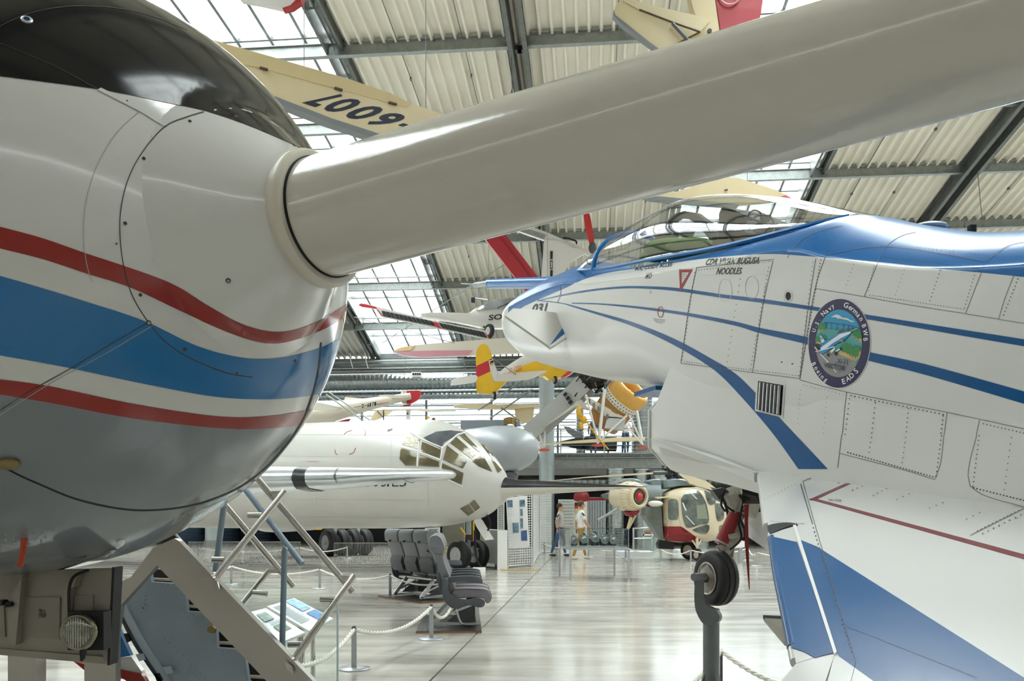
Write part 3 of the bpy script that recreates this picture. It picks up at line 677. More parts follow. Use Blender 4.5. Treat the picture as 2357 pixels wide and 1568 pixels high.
# panel joints and the rivet rows beside them
PL = [[z7(1320, 640), z7(1270, 880), z7(1200, 1360)], [z7(1320, 640), z7(1600, 612), z7(1900, 577)], [z7(1893, 590), z7(1835, 840), z7(1780, 1140), z7(1740, 1430)], [z7(1200, 1360), z7(1740, 1430), z7(2095, 1475)],
      [z7(2215, 575), z7(2150, 1000), z7(2095, 1475)], [z8(300, 340), z8(220, 600), z8(125, 1190)], [z8(690, 315), z8(640, 440), z8(572, 612)], [z8(572, 612), z8(900, 672), z8(1275, 730)], [z8(1275, 730), z8(1340, 560), z8(1405, 395)], [z8(230, 555), z8(572, 612)],
      [z8(1610, 470), z8(1550, 620), z8(1505, 770)], [z8(1505, 770), z8(1680, 797), z8(1900, 830)], [z8(1280, 732), z8(1505, 768)], [z8(125, 1190), z8(450, 1275), z8(1145, 1415), z8(1680, 1530)], [z8(450, 1275), z8(435, 1400), z8(420, 1568)], [z8(1145, 1415), z8(1128, 1568)], [z8(1372, 1470), z8(1350, 1568)],
      [z4(1070, 0), z4(1045, 210)], [z4(1055, 120), z4(1480, 230), z4(1660, 288)], [z4(1720, 0), z4(1700, 180), z4(1660, 288)], [z4(1930, 0), z4(1887, 330), z4(2228, 460)], [(1812, 594), (1838, 560), (1868, 540), (1903, 527), (1940, 520)], [z8(700, 310), z8(740, 250), z8(830, 190), z8(930, 165)], [z8(300, 325), z8(740, 265), z8(1420, 370)], [z8(1420, 370), z8(1560, 265), z8(1680, 235)], [z7(270, 905), z7(300, 840), z7(290, 770)]]
for p in PL: sm = MB(); decal_line(sm, smooth2(p, 4), 1.1, jet_bvh, .0018, 12); sm.build('panel_joint', mat('joint_grey', '5E6062', .6), jet)
def dots(a, b, n): return [(lerp(a[0], b[0], k/(n-1)), lerp(a[1], b[1], k/(n-1))) for k in range(n)]
rv = MB()
for a, b, n, r, in ((z7(1306, 680), z7(1210, 1335), 26, 1.2), (z7(1335, 660), z7(1880, 592), 26, 1.0), (z7(1862, 640), z7(1725, 1400), 26, 1.2), (z7(1838, 780), z7(1755, 1340), 22, 1.2), (z7(1230, 1348), z7(1730, 1412), 28, 1.1), (z7(1655, 680), z7(1550, 1350), 15, 1.2), (z7(2195, 600), z7(2090, 1455), 26, 1.1),
                    (z7(1760, 1415), z7(2085, 1455), 16, 1.1), (z8(270, 360), z8(130, 1150), 36, 1.5), (z8(640, 400), z8(600, 570), 9, 1.1), (z8(610, 602), z8(1262, 700), 34, 1.1), (z8(1345, 440), z8(1270, 690), 11, 1.3), (z8(860, 400), z8(790, 600), 8, 1), (z8(1100, 430), z8(1030, 640), 9, 1.4), (z8(710, 335), z8(1370, 420), 36, 1.3),
                    (z8(760, 255), z8(1480, 325), 26, 1.1), (z8(320, 300), z8(720, 255), 12, 1.1), (z8(500, 390), z8(450, 530), 6, 1), (z8(1640, 490), z8(1540, 740), 11, 1.5), (z8(480, 1300), z8(1120, 1430), 24, 1.6), (z8(470, 1320), z8(440, 1568), 8, 1.5), (z8(650, 1350), z8(625, 1560), 7, 1.5), (z8(880, 1390), z8(865, 1550), 6, 1.5), (z8(1120, 1440), z8(1105, 1560), 5, 1.7),
                    (z8(150, 1225), z8(425, 1290), 12, .9), (z8(130, 1260), z8(110, 1490), 8, .9), (z8(315, 1310), z8(290, 1560), 8, .9), (z8(1400, 1495), z8(1680, 1560), 12, 1.5), (z4(1110, 115), z4(1650, 270), 30, 1.7), (z4(1705, 10), z4(1672, 265), 10, 1.6), (z4(1260, 20), z4(1245, 115), 4, 1.4), (z4(1478, 20), z4(1455, 180), 6, 1.3),
                    (z4(1945, 10), z4(1905, 330), 12, 1.5), (z4(1910, 340), z4(2228, 420), 16, 1.8), (z4(2150, 20), z4(2105, 350), 9, 1.4), (z7(1960, 1352), z7(2040, 1365), 2, 2), (z8(330, 270), z8(400, 170), 5, 1)):
    decal_dots(rv, dots(a, b, n), r, jet_bvh, .002, 6)
rv.build('rivet_rows', mat('rivet_dark', '3A3C3F', .5), jet, kind='stuff')
# louvred vent
mb = MB(); decal_poly(mb, [(1742, 872), (1808, 884), (1803, 962), (1738, 946)], jet_bvh, .002); vp = mb.build('vent_frame', M_jw, jet)
mb = MB(); decal_poly(mb, [(1746, 877), (1804, 887), (1799, 957), (1742, 943)], jet_bvh, .003); mb.build('vent_opening', mat('black', '101012', .6), vp)
for k in range(6):
    x = 1755+8.6*k; h0 = hit(x, 880+k*1.5, jet_bvh, .012); h1 = hit(x-4, 944+k*1.9, jet_bvh, .012)
    if h0 and h1: MB().bar(h0, h1, .012, .012).build('vent_bar', mat('vent_bar', 'B9BCBD', .3, .5), vp)
# ---- crest
def ez(x, y): return (1820+x/6.032, 660+y/6.032)
def eel(cx, cy, rx, ry, rot=.04, n=48): return [ez(cx+rx*math.cos(a)*math.cos(rot)-ry*math.sin(a)*math.sin(rot), cy+rx*math.cos(a)*math.sin(rot)+ry*math.sin(a)*math.cos(rot)) for a in [2*math.pi*k/n for k in range(n)]]
crest = MB(); decal_poly(crest, eel(680, 788, 436, 626), jet_bvh, .0024); crest = crest.build('crest', mat('crest_rim', 'E9E9E9', .4), jet)
LAY = [0]
def lay(name, polys, hexc, off=None):
    LAY[0] += 1; o = off or .0024+.0005*LAY[0]
    for p in polys: mb = MB(); decal_poly(mb, p, jet_bvh, o, 14); mb.build(name, mat('crest_'+hexc, hexc, .35), crest)
def E(*pts): return [ez(*p) for p in pts]
lay('crest_ring', [eel(680, 788, 428, 618)], '231F4F')
IC = (676, 790, 322, 470)
def inside(poly):                                  # clip a shape to the round picture
    out = []
    for x, y in poly:
        dx, dy = x-IC[0], y-IC[1]; r = math.hypot(dx/IC[2], dy/IC[3]); s = 1 if r < 1 else 1/r; out.append(ez(IC[0]+dx*s, IC[1]+dy*s))
    return out
def arcp(a0, a1, n=20): return [(IC[0]+IC[2]*math.cos(math.radians(lerp(a0, a1, k/n))), IC[1]+IC[3]*math.sin(math.radians(lerp(a0, a1, k/n)))) for k in range(n+1)]
lay('crest_sky', [eel(*IC, .02)], '1E9CCB')
lay('crest_water', [inside(arcp(-26, 206, 40)+[(480, 580), (700, 610), (900, 640)])], '4FA3A0')
lay('crest_bank', [inside([(390, 640), (495, 590), (480, 560), (420, 560)]), inside([(350, 790), (470, 800), (440, 740), (360, 740)]), inside([(870, 690), (1000, 790), (1010, 690), (900, 670)]), inside([(660, 930), (900, 1050), (1000, 1000), (1000, 880), (760, 850)])], 'C9B272')
lay('crest_runway', [inside(arcp(40, 176, 30)+[(350, 780), (430, 830), (660, 930), (920, 1040)])], '8E8F8F')
lay('crest_asphalt', [inside([(346, 785), (440, 810), (440, 900), (350, 870)])], '1E1E1E')
def tree(x, y, w, h): return E((x-w/2, y), (x-w*.62, y-h*.35), (x-w*.5, y-h*.7), (x, y-h), (x+w*.5, y-h*.7), (x+w*.62, y-h*.35), (x+w/2, y))
lay('crest_tree', [tree(430, 590, 60, 90), tree(475, 580, 45, 90), tree(385, 770, 50, 90), tree(430, 770, 50, 130), tree(480, 740, 50, 80), tree(910, 690, 50, 110), tree(950, 715, 60, 120), tree(985, 720, 30, 80), tree(740, 890, 60, 100), tree(790, 910, 70, 140), tree(835, 930, 60, 150), tree(880, 950, 60, 110), tree(915, 970, 70, 160), tree(960, 900, 40, 80)], '2E8B4A')
lay('crest_trunk', [E((x, y), (x+8, y), (x+8, y+30), (x, y+30)) for x, y in ((420, 590), (470, 580), (900, 690), (940, 715), (735, 885), (790, 905), (830, 930), (865, 960), (910, 975))], '6B4A2A')
lay('crest_cloud', [E((572, 430), (620, 400), (650, 390), (690, 400), (730, 430), (800, 440), (850, 470), (910, 490), (860, 492), (800, 465), (740, 455), (690, 425), (665, 445), (640, 425))], 'EDEDED')
lay('crest_bridge', [E((480, 493), (600, 503), (760, 522), (880, 550), (980, 582), (980, 590), (880, 558), (760, 530), (600, 511), (480, 500))]+[E((x, y), (x+6, y), (x+4-8, y+90), (x-10, y+90)) for x, y in ((508, 500), (578, 505), (655, 512), (745, 525), (815, 540), (875, 555))], '2F2F33')
lay('crest_line', [E((350, 830), (395, 880), (385, 888), (346, 850)), E((425, 940), (440, 935), (555, 1055), (530, 1055)), E((600, 1140), (615, 1140), (660, 1190), (640, 1190))], 'E6E6E2')
lay('crest_plane_blue', [E((430, 840), (520, 740), (660, 670), (760, 620), (860, 620), (845, 660), (760, 740), (640, 800), (510, 910), (440, 935), (420, 905)), E((440, 780), (412, 690), (440, 665), (500, 745), (520, 760), (430, 830))], '1F8FD0')
lay('crest_plane', [E((435, 850), (600, 730), (700, 660), (860, 622), (850, 650), (720, 715), (600, 790), (500, 870), (440, 885)), E((425, 690), (445, 680), (490, 760), (450, 785)), E((360, 900), (620, 830), (640, 838), (365, 910)), E((560, 900), (640, 840), (630, 880), (590, 920)), E((640, 890), (720, 850), (700, 880), (640, 905)), E((860, 612), (945, 578), (945, 584), (858, 622))], 'E9EEF2')
lay('crest_canopy', [E((665, 655), (690, 610), (735, 592), (770, 605), (780, 620), (720, 640))], '4C5556')
lay('crest_wheel', [E(*[(540+18*math.cos(a), 945+25*math.sin(a)) for a in [k*.7 for k in range(9)]]), E(*[(647+18*math.cos(a), 930+27*math.sin(a)) for a in [k*.7 for k in range(9)]]), E(*[(712+12*math.cos(a), 860+18*math.sin(a)) for a in [k*.7 for k in range(9)]])], '1A1A1C')
lay('crest_intake', [E((690, 740), (755, 738), (752, 768), (695, 762)), E((432, 705), (450, 695), (468, 735), (448, 742))], '8D9094')
tx = MB(); text_decal(tx, 'X-31', E((665, 1060), (815, 1085), (820, 1015), (675, 995)), jet_bvh, .0115); tx.build('crest_lettering', mat('crest_ink', '2B2B33', .4), crest)
tx = MB(); text_decal(tx, 'VECTOR', E((490, 1120), (780, 1175), (790, 1105), (480, 1055)), jet_bvh, .0115, .02); tx.build('crest_lettering', mat('crest_231F4F', '231F4F', .35), crest)
def arc_text(s, chars):
    mb = MB()
    for ch, x, y, ang, h in chars:
        v, f, asp = glyphs(ch, .015); a = math.radians(ang); ux, uy = math.cos(a), -math.sin(a); vx, vy = -math.sin(a), -math.cos(a); w = h*asp*.95
        c = [(x-ux*w/2-vx*h/2, y-uy*w/2-vy*h/2), (x+ux*w/2-vx*h/2, y+uy*w/2-vy*h/2), (x+ux*w/2+vx*h/2, y+uy*w/2+vy*h/2), (x-ux*w/2+vx*h/2, y-uy*w/2+vy*h/2)]
        decal_faces(mb, [quad2([ez(*p) for p in c], q, r) for q, r in v], f, jet_bvh, .0045)
    return mb.build('crest_lettering', mat('crest_white', 'F2F2F2', .4), crest)
arc_text('usn', [('U', 332, 608, 70, 52), ('.', 365, 562, 60, 10), ('S', 375, 510, 60, 54), ('.', 418, 470, 50, 10), ('N', 462, 375, 47, 62), ('a', 512, 345, 40, 46), ('v', 556, 310, 36, 46), ('y', 600, 285, 30, 62)])
arc_text('gbwb', [('G', 780, 258, -18, 74), ('e', 835, 298, -28, 50), ('r', 868, 320, -36, 48), ('m', 905, 358, -44, 50), ('a', 948, 405, -52, 48), ('n', 985, 455, -58, 48), ('B', 1030, 545, -66, 62), ('W', 1048, 640, -76, 62), ('B', 1050, 735, -84, 62)])
arc_text('boe', [('B', 330, 1075, -62, 60), ('o', 360, 1135, -54, 44), ('e', 390, 1185, -48, 44), ('i', 415, 1222, -44, 56), ('n', 445, 1258, -40, 44), ('g', 490, 1305, -34, 58)])
arc_text('eads', [('E', 745, 1315, 15, 76), ('A', 805, 1280, 24, 70), ('D', 855, 1235, 33, 70), ('S', 915, 1170, 45, 76)])
# ---- canopy and cockpit
CT_ = [(3.58, .20, 3.70, 3.66), (3.4, .30, 3.755, 3.64), (3.0, .39, 3.83, 3.53), (2.5, .43, 3.865, 3.42), (2.0, .45, 3.835, 3.33), (1.5, .45, 3.70, 3.24), (1.0, .43, 3.51, 3.16), (.5, .34, 3.28, 3.12), (.25, .18, 3.16, 3.13)]
def cring(t, w, zt, zs, n=18):
    return [XC(t)+XN*(w*math.cos(math.pi*k/n))+Vector((0, 0, zs+(zt-zs)*math.sin(math.pi*k/n))) for k in range(n+1)]
cs = crom([Vector((a[0], a[1], a[2])) for a in CT_], 4); cz = crom([Vector((a[0], a[3], 0)) for a in CT_], 4)
crings = [cring(a.x, a.y, a.z, b.y) for a, b in zip(cs, cz)]
M_can = glass('canopy_acrylic', 'EFF2F3', .05, .03, .38)
MB().grid(crings[9:]).build('canopy', M_can, jet, 60, fix=False)
MB().grid(crings[:10]).build('windshield', M_can, jet, 60, fix=False)
can_b = MB().grid(crings).bvh()
MB().tube(crings[9], .02, 8).build('windshield_frame', M_jbl, jet, 50)
MB().tube([r[0] for r in crings], .014, 6).build('canopy_rail', M_jbl, jet, 50); MB().tube([r[-1] for r in crings], .014, 6).build('canopy_rail', M_jbl, jet, 50)
M_blk = mat('cockpit_black', '222325', .5); M_ckgrey = mat('cockpit_grey', '4E5254', .5)
def JP(px, py, t): 
    # point on the jet's centre plane offset: use depth of the centre line at station t
    return P(px, py, XC(t).y)
seat = MB().prism([JP(1655, 560, 1.5), JP(1655, 492, 1.5), JP(1663, 476, 1.5), JP(1675, 478, 1.5), JP(1745, 507, 1.5), JP(1778, 525, 1.5), JP(1772, 555, 1.5), JP(1720, 560, 1.5)], XA*-.0+XN*-.3).build('ejection_seat', M_blk, jet)
MB().prism([JP(1712, 533, 1.38), JP(1720, 508, 1.38), JP(1728, 510, 1.38), JP(1722, 536, 1.38)], XN*-.06).build('seat_strut', mat('strut_bluegrey', '9DB0BA', .4), seat)
MB().tube(crom([JP(1730, 505, 1.4), JP(1745, 496, 1.4), JP(1768, 498, 1.4), JP(1782, 512, 1.4), JP(1780, 535, 1.4)], 4), .009, 6).build('seat_hose', mat('hose_tan', 'A79C84', .5), seat, 60)
MB().tube(crom([JP(1720, 500, 1.4), JP(1732, 485, 1.4), JP(1748, 488, 1.4), JP(1756, 500, 1.4)], 4), .006, 6).build('seat_handle', mat('black', '101012', .6), seat, 60)
mb = MB()
for k in range(14): mb.box(JP(1700+random.random()*70, 497+random.random()*35, 1.42), (.05*random.random()+.02, .05, .02+.04*random.random()))
mb.build('seat_gear', M_ckgrey, seat)
hoop = [JP(x, y, 2.1) for x, y in ((1530, 515), (1548, 493), (1575, 486), (1600, 490), (1630, 512), (1652, 545), (1660, 570), (1645, 570), (1630, 548), (1605, 517), (1585, 504), (1560, 502), (1542, 512))]
MB().prism(hoop, XN*-.05).build('canopy_hoop', M_ckgrey, jet)
for a, b in (((1542, 560), (1552, 525)), ((1578, 545), (1590, 520)), ((1520, 560), (1530, 530))): MB().bar(JP(*a, 2.4), JP(*b, 2.4), .05, .1).build('instrument_post', M_blk, jet)
MB().prism([JP(1490, 592, 2.45), JP(1520, 570, 2.45), JP(1560, 562, 2.45), JP(1640, 570, 2.3), JP(1640, 590, 2.3)], XN*-.3).build('instrument_coaming', M_blk, jet)
MB().prism([JP(1640, 585, 1.75), JP(1640, 545, 1.75), JP(1760, 545, 1.4), JP(1760, 575, 1.4)], XN*-.3).build('cockpit_wall', M_blk, jet)
for x, y, t, sx in ((1545, 572, 2.3, .17), (1590, 568, 2.1, .15), (1508, 590, 2.5, .1)): MB().sphere(JP(x, y, t), sx, (1.3, .7, .45), 14, 8).build('green_cushion', mat('cushion_green', '5E8A3C', .7, bump=.5, bscale=20), jet, 60)
MB().sphere(JP(2140, 523, -.15), .075, (1.2, 1, .28), 16, 8).build('dorsal_antenna', M_jw, jet, 60)
MB().box(JP(2237, 531, -.4), (.03, .03, .05)).build('dorsal_stub', mat('black', '101012', .6), jet)
# ---- nose boom of the jet
MB().tube([P(1325, 646, 8.3), P(1292, 650, 8.7), P(1125, 654, 11.2)], [.09, .062, .062], 16).build('test_boom', M_jbl, jet, 40)
MB().tube([P(1127, 654, 11.1), P(1094, 657, 11.7), P(1088, 657, 11.8)], [.05, .04, .02], 10).build('boom_tip', M_galv, jet, 40)
MB().tube([P(1090, 657, 11.7), P(1060, 673, 12.0), P(1049, 678, 12.1)], [.02, .014, .018], 8).build('air_data_vane', M_galv, jet, 40)
MB().tube([P(1090, 655, 11.7), P(1062, 653, 12.1)], .008, 6).build('pitot_tip', M_galv, jet)
MB().tube([P(1101, 659, 11.6), P(1104, 686, 11.6)], .012, 6).build('vane_arm', M_galv, jet); MB().tube([P(1087, 686, 11.5), P(1122, 691, 11.7)], .012, 6).build('vane_arm', M_galv, jet)
MB().box(P(1089, 691, 11.5), (.05, .01, .07)).build('vane_paddle', mat('vane_purple', '3B2F4C', .5), jet)
# ---- canard
M_cg = mat('canard_white', 'C0BCB4', .4)
CF = Flat(P(1181, 710, 7.55), P(1350, 728, 7.78), P(1264, 796, 7.3))
cn = CF.plate('canard', [(1181, 710), (1224, 712), (1316, 725), (1350, 728), (1360, 730), (1270, 796), (1264, 797), (1163, 726)], .022, M_cg, jet)
CF.plate('canard_blue_edge', [(1316, 725.5), (1349, 728.3), (1284, 782), (1265, 796)], .003, M_jb, cn, .003)
CF.plate('canard_root', [(1350, 728), (1362, 730), (1310, 772), (1268, 799), (1264, 797)], .03, M_jw, cn, .004)
MB().tube([CF.at(1320, 758, -.05), P(1325, 752, 8.1)], .05, 12).build('canard_pivot', M_jw, cn, 50)
# ---- intake lip, splitter
MB().loft([tring(1.74, .545, 2.32, 1.85), tring(1.4, .5, 2.28, 1.88), tring(.6, .45, 2.2, 1.8)], True, True).build('intake_duct', mat('intake_dark', '8C9294', .5), jet)
ed = tring(1.74, .555, 2.33, 1.84); MB().tube(ed+[ed[0]], .012, 6).build('intake_lip', M_jw, jet, 50)
MB().prism([XC(2.05)+XN*.5+Vector((0, 0, 2.35)), XC(1.75)+XN*.5+Vector((0, 0, 2.36)), XC(1.75)-XN*.5+Vector((0, 0, 2.36)), XC(2.05)-XN*.5+Vector((0, 0, 2.35))], (0, 0, .03)).build('splitter_plate', M_jb, jet)
MB().prism([P(1507, 1010, 5.9), P(1560, 1022, 5.6), P(1660, 1052, 5.2), P(1747, 1088, 4.84), P(1748, 1110, 4.84), P(1640, 1066, 5.28), P(1510, 1022, 5.9)], XN*.035).build('intake_strake', M_jw, jet)
# ---- wing (left-hand), seen from above
W0, W1, W2 = P(1752, 1082, 4.9), P(2357, 1172, 3.34), P(1831, 1525, 2.3)
WNn = (W1-W0).cross(W2-W0).normalized()
if WNn.z < 0: WNn = -WNn
def W(px, py, up=0):
    d = Vector(((px-CX)/F, 1, (YH-py)/F)); t = (W0+WNn*up-CAMP).dot(WNn)/d.dot(WNn); return CAMP+d*t
def wpoly(name, pts, m, up=0, th=.05, parent=jet): return MB().prism([W(x, y, up) for x, y in pts], WNn*-th).build(name, m, parent)
M_wing = mat('wing_white', 'DCDCD9', .22, 0, .15)
wing = wpoly('wing', [(1786, 1080), (1840, 1078), (1900, 1076), (2012, 1086), (2357, 1172), (2700, 1265), (2700, 1900), (1990, 1900), (1958, 1640), (1926, 1502), (1832, 1213)], M_wing)
wpoly('wing_root_glove', [(1747, 1092), (1762, 1083), (1790, 1080), (1834, 1213), (1812, 1206), (1768, 1210)], M_wing, .0015)
MB().tube([W(1750, 1090, -.02), W(1767, 1214, -.02)], .022, 8).build('glove_edge', M_wing, jet, 60)
wpoly('slat_gap', smooth2([(1766, 1210), (1785, 1205), (1815, 1203), (1836, 1207), (1815, 1212), (1790, 1221), (1773, 1228), (1766, 1210)], 4)[:-1], mat('gap_dark', '2A2B2C', .6), .006, .01)
slat = wpoly('leading_edge_slat', [(1774, 1230), (1800, 1220), (1827, 1212), (1921, 1504), (1880, 1512), (1832, 1527)], M_wing, .004)
MB().tube([W(1775, 1231, -.012), W(1791, 1330, -.012), W(1810, 1416, -.012), W(1832, 1526, -.012)], .016, 8).build('slat_nose', M_wing, slat, 60)
MB().tube([W(1777, 1240, -.010), W(1791, 1330, -.010), W(1810, 1416, -.010), W(1826, 1494, -.010)], .0175, 8).build('slat_nose_blue', M_jb, slat, 60)
wpoly('slat_blue', [(1777, 1235), (1835, 1248), (1919, 1502), (1876, 1514), (1850, 1500), (1826, 1492)], M_jb, .0058, .001, slat)
wpoly('slat_blue_nose', [(1776, 1234), (1779, 1235), (1829, 1493), (1822, 1490)], M_jb, .0062, .001, slat)
wpoly('slat_seal', [(1825, 1209), (1832, 1208), (1926, 1500), (1920, 1506)], mat('seal_white', 'EDEDEA', .3), .008, .012)
wpoly('wing_blue_flash', [(1843, 1243), (1880, 1258), (2357, 1560), (2700, 1780), (2700, 1900), (2180, 1900), (1926, 1502)], M_jb, .0012, .001, wing)
osl = wpoly('outer_slat', [(1832, 1528), (1880, 1513), (1921, 1506), (1900, 1568), (1860, 1800), (1700, 1800), (1770, 1600)], M_wing, .004)
wpoly('outer_flash', [(1921, 1504), (2010, 1568), (1975, 1640), (1930, 1800), (1890, 1700), (1905, 1568)], M_wing, .0022, .001, wing)
for nm, c in (('no_step_line', [(2002, 1088), (2018, 1086), (1882, 1148), (1868, 1152), (1862, 1150)]), ('no_step_line', [(1862, 1149), (1872, 1146), (2357, 1276), (2700, 1368), (2700, 1380), (2357, 1287)])):
    wpoly(nm, c, mat('wing_maroon', '7B2A35', .35), .0014, .001, wing)
wl = MB()
def wline(pts, w=1.1):
    for a, b in zip(pts[:-1], pts[1:]):
        dx, dy = b[0]-a[0], b[1]-a[1]; L = math.hypot(dx, dy); nx, ny = -dy/L*w/2, dx/L*w/2
        wl.add([W(a[0]+nx, a[1]+ny, .0025), W(a[0]-nx, a[1]-ny, .0025), W(b[0]-nx, b[1]-ny, .0025), W(b[0]+nx, b[1]+ny, .0025)], [(0, 1, 2, 3)])
wline([(1915, 1078), (1848, 1108), (1876, 1208), (1970, 1525), (1950, 1600)]); wline([(2357, 1170), (2233, 1232)]); wline([(1950, 1442), (2250, 1560)], .8)
wl.build('wing_joints', mat('joint_grey', '5E6062', .6), wing)
wr = MB()
def wdots(a, b, n, r=1.4):
    for x, y in dots(a, b, n): wr.add([W(x+r*math.cos(k*1.047), y+r*.7*math.sin(k*1.047), .0026) for k in range(6)], [tuple(range(6))])
wdots((1843, 1115), (1870, 1205), 30, 1.6); wdots((1872, 1215), (1960, 1500), 32, 2); wdots((1775, 1200), (1850, 1206), 14, 1.3); wdots((1760, 1150), (1830, 1115), 10, 1.2); wdots((1860, 1105), (1900, 1085), 8, 1.2); wdots((1930, 1112), (1965, 1092), 6, 1.6); wdots((1962, 1128), (1995, 1115), 4, 1.6); wdots((2010, 1140), (2040, 1125), 4, 1.6); wdots((2065, 1150), (2092, 1137), 3, 1.8)
wdots((2140, 1170), (2170, 1157), 3, 1.8); wdots((2225, 1195), (2255, 1180), 3, 1.8); wdots((2250, 1222), (2345, 1175), 12, 1.9); wdots((2262, 1228), (2350, 1185), 8, 1.9); wdots((1925, 1085), (2230, 1140), 24, 1)
wr.build('wing_rivets', mat('rivet_dark', '3A3C3F', .5), wing, kind='stuff')
tx = MB(); v, f_, _ = glyphs('NO STEP'); tx.add([W(*quad2([(1908, 1153), (1938, 1155), (1936, 1150), (1906, 1148)], a, b), .0026) for a, b in v], f_); tx.build('wing_stencil', M_ink, wing)
tx = MB(); text_decal(tx, 'NO STEP', [(1611, 1053), (1640, 1061), (1642, 1057), (1613, 1050)], jet_bvh); tx.build('strake_stencil', M_ink, jet)
# ---- nose gear on its stand
M_tyre = mat('tyre_black', '1E1E1F', .6); M_hub = mat('hub_white', 'D9D6CE', .35, .1)
WC = P(1648, 1331, 6.3)
ty = [(-.075, .115), (-.08, .15), (-.072, .18), (-.05, .196), (-.03, .2), (-.026, .194), (-.02, .194), (-.016, .201), (.016, .201), (.02, .194), (.026, .194), (.03, .2), (.05, .196), (.072, .18), (.08, .15), (.075, .115)]
nw = MB().lathe(ty, WC, XN, 40).build('nose_wheel', M_tyre, jet, 40)
MB().lathe([(.082, .118), (.086, .112), (.08, .105), (.055, .09), (.05, .05), (.075, .045), (.08, .03)], WC, XN, 32).build('hub', M_hub, nw, 40); MB().lathe([(.081, .122), (.0845, .119), (.082, .115)], WC, XN, 32).build('hub_rim', mat('rim_rust', '6B5A4A', .5), nw, 40)
MB().lathe([(.07, .03), (.115, .028), (.118, .018)], WC, XN, 14).build('axle', mat('axle_brown', '6C5F4E', .4, .6), nw, 40)
for k in range(6): a = k*1.047+.3; x_, y_, _ = frame_of(XN); MB().lathe([(.055, .011), (.066, .01)], WC+(x_*math.cos(a)+y_*math.sin(a))*.075, XN, 8).build('hub_bolt', mat('black', '101012', .6), nw)
gear = MB().tube([P(1702, 1172, 6.25), P(1661, 1255, 6.25)], .058, 20).build('gear_strut', mat('strut_red', '8E1F26', .3), jet, 40)
for a, b, r in (((1700, 1176), (1698, 1180), .061), ((1664, 1249), (1662, 1253), .061)): MB().tube([P(*a, 6.25), P(*b, 6.25)], r, 20).build('strut_band', M_galv, gear, 40)
M_gm = mat('gear_metal', 'A7A398', .4, .3, var=.2, scale=12)
MB().tube([P(1683, 1130, 6.2), P(1697, 1172, 6.25)], [.075, .06], 16).build('upper_cylinder', M_gm, gear, 40)
MB().prism([P(1690, 1170, 6.2), P(1708, 1172, 6.2), P(1712, 1235, 6.2), P(1690, 1262, 6.2), P(1660, 1268, 6.2), P(1652, 1258, 6.2), P(1692, 1235, 6.2)], (0, .06, 0)).build('torque_link', M_gm, gear)
MB().prism([P(1640, 1128, 6.2), P(1665, 1122, 6.2), P(1690, 1140, 6.2), P(1688, 1168, 6.2), P(1655, 1150, 6.2)], (0, .12, 0)).build('gear_actuator', M_ckgrey, gear)
MB().prism([P(1655, 1262, 6.3), P(1690, 1262, 6.3), P(1692, 1290, 6.36), P(1680, 1330, 6.4), P(1668, 1335, 6.4), P(1672, 1290, 6.36)], (.0, .05, 0)).build('wheel_fork', M_gm, gear)
MB().tube([P(1678, 1236, 6.15), P(1698, 1232, 6.15)], .018, 10).build('tow_lug', M_gm, gear, 40)
for pts in ([(1690, 1135), (1710, 1150), (1704, 1190), (1712, 1215)], [(1668, 1128), (1660, 1160), (1670, 1178)], [(1700, 1140), (1725, 1150), (1745, 1142)], [(1660, 1140), (1672, 1165), (1690, 1178)], [(1712, 1160), (1700, 1200), (1706, 1240), (1680, 1266)]):
    MB().tube(crom([P(x, y, 6.15) for x, y in pts], 5), .008, 6).build('brake_hose', mat('black', '101012', .6), gear, 50)
MB().prism([P(1655, 1125, 6.3), P(1740, 1142, 6.1), P(1748, 1160, 6.1), P(1700, 1160, 6.3)], (0, .3, .02)).build('gear_bay', mat('bay_dark', '4A4742', .6), jet)
MB().prism([P(1712, 1160, 6.0), P(1752, 1160, 5.9), P(1740, 1195, 5.9), P(1722, 1190, 6.0)], (0, .03, 0)).build('bay_door_stay', M_gm, jet)
MB().prism([P(1708, 1190, 6.6), P(1762, 1175, 6.0), P(1800, 1290, 5.6), P(1720, 1235, 6.4)], XN*-.03).build('gear_door', M_jw, jet)
flag = MB().prism([P(1713, 1162, 5.9), P(1724, 1161, 5.9), P(1722, 1200, 5.9), P(1724, 1280, 5.9), P(1726, 1357, 5.9), P(1724, 1357, 5.9), P(1717, 1280, 5.9), P(1714, 1220, 5.9)], (0, .004, 0)).build('warning_streamer', mat('streamer_red', '7E1B22', .7), jet)
stand = thing('wheel_stand', 'grey steel pedestal with hook carrying the jet nose wheel', 'stand', (P(1637, 1400, 6.2).x, 6.2, 0))
M_std = mat('stand_grey', '6E7275', .42, .2, var=.1, scale=8)
sx = P(1637, 1400, 6.2).x
MB().lathe([(0, .058), (.82, .058)], (sx, 6.2, 0), (0, 0, 1), 20).build('post', M_std, stand, 40)
MB().lathe([(0, .24), (.012, .24), (.015, .06)], (sx, 6.2, 0), (0, 0, 1), 28).build('foot', M_std, stand, 40)
for k in range(4): a = k*math.pi/2+.4; MB().prism([(sx+.05*math.cos(a), 6.2+.05*math.sin(a), .01), (sx+.2*math.cos(a), 6.2+.2*math.sin(a), .01), (sx+.05*math.cos(a), 6.2+.05*math.sin(a), .38)], (.012*math.sin(a), -.012*math.cos(a), 0)).build('gusset', M_std, stand)
hk = smooth2([(1600, 1332), (1598, 1365), (1600, 1400), (1610, 1425), (1622, 1438), (1640, 1440), (1654, 1430), (1656, 1418), (1648, 1405), (1638, 1400), (1622, 1390), (1615, 1372), (1615, 1332)], 4)
MB().prism([P(x, y, 6.1) for x, y in hk], XN*-.03+Vector((0, .03, 0))).build('hook', M_std, stand)
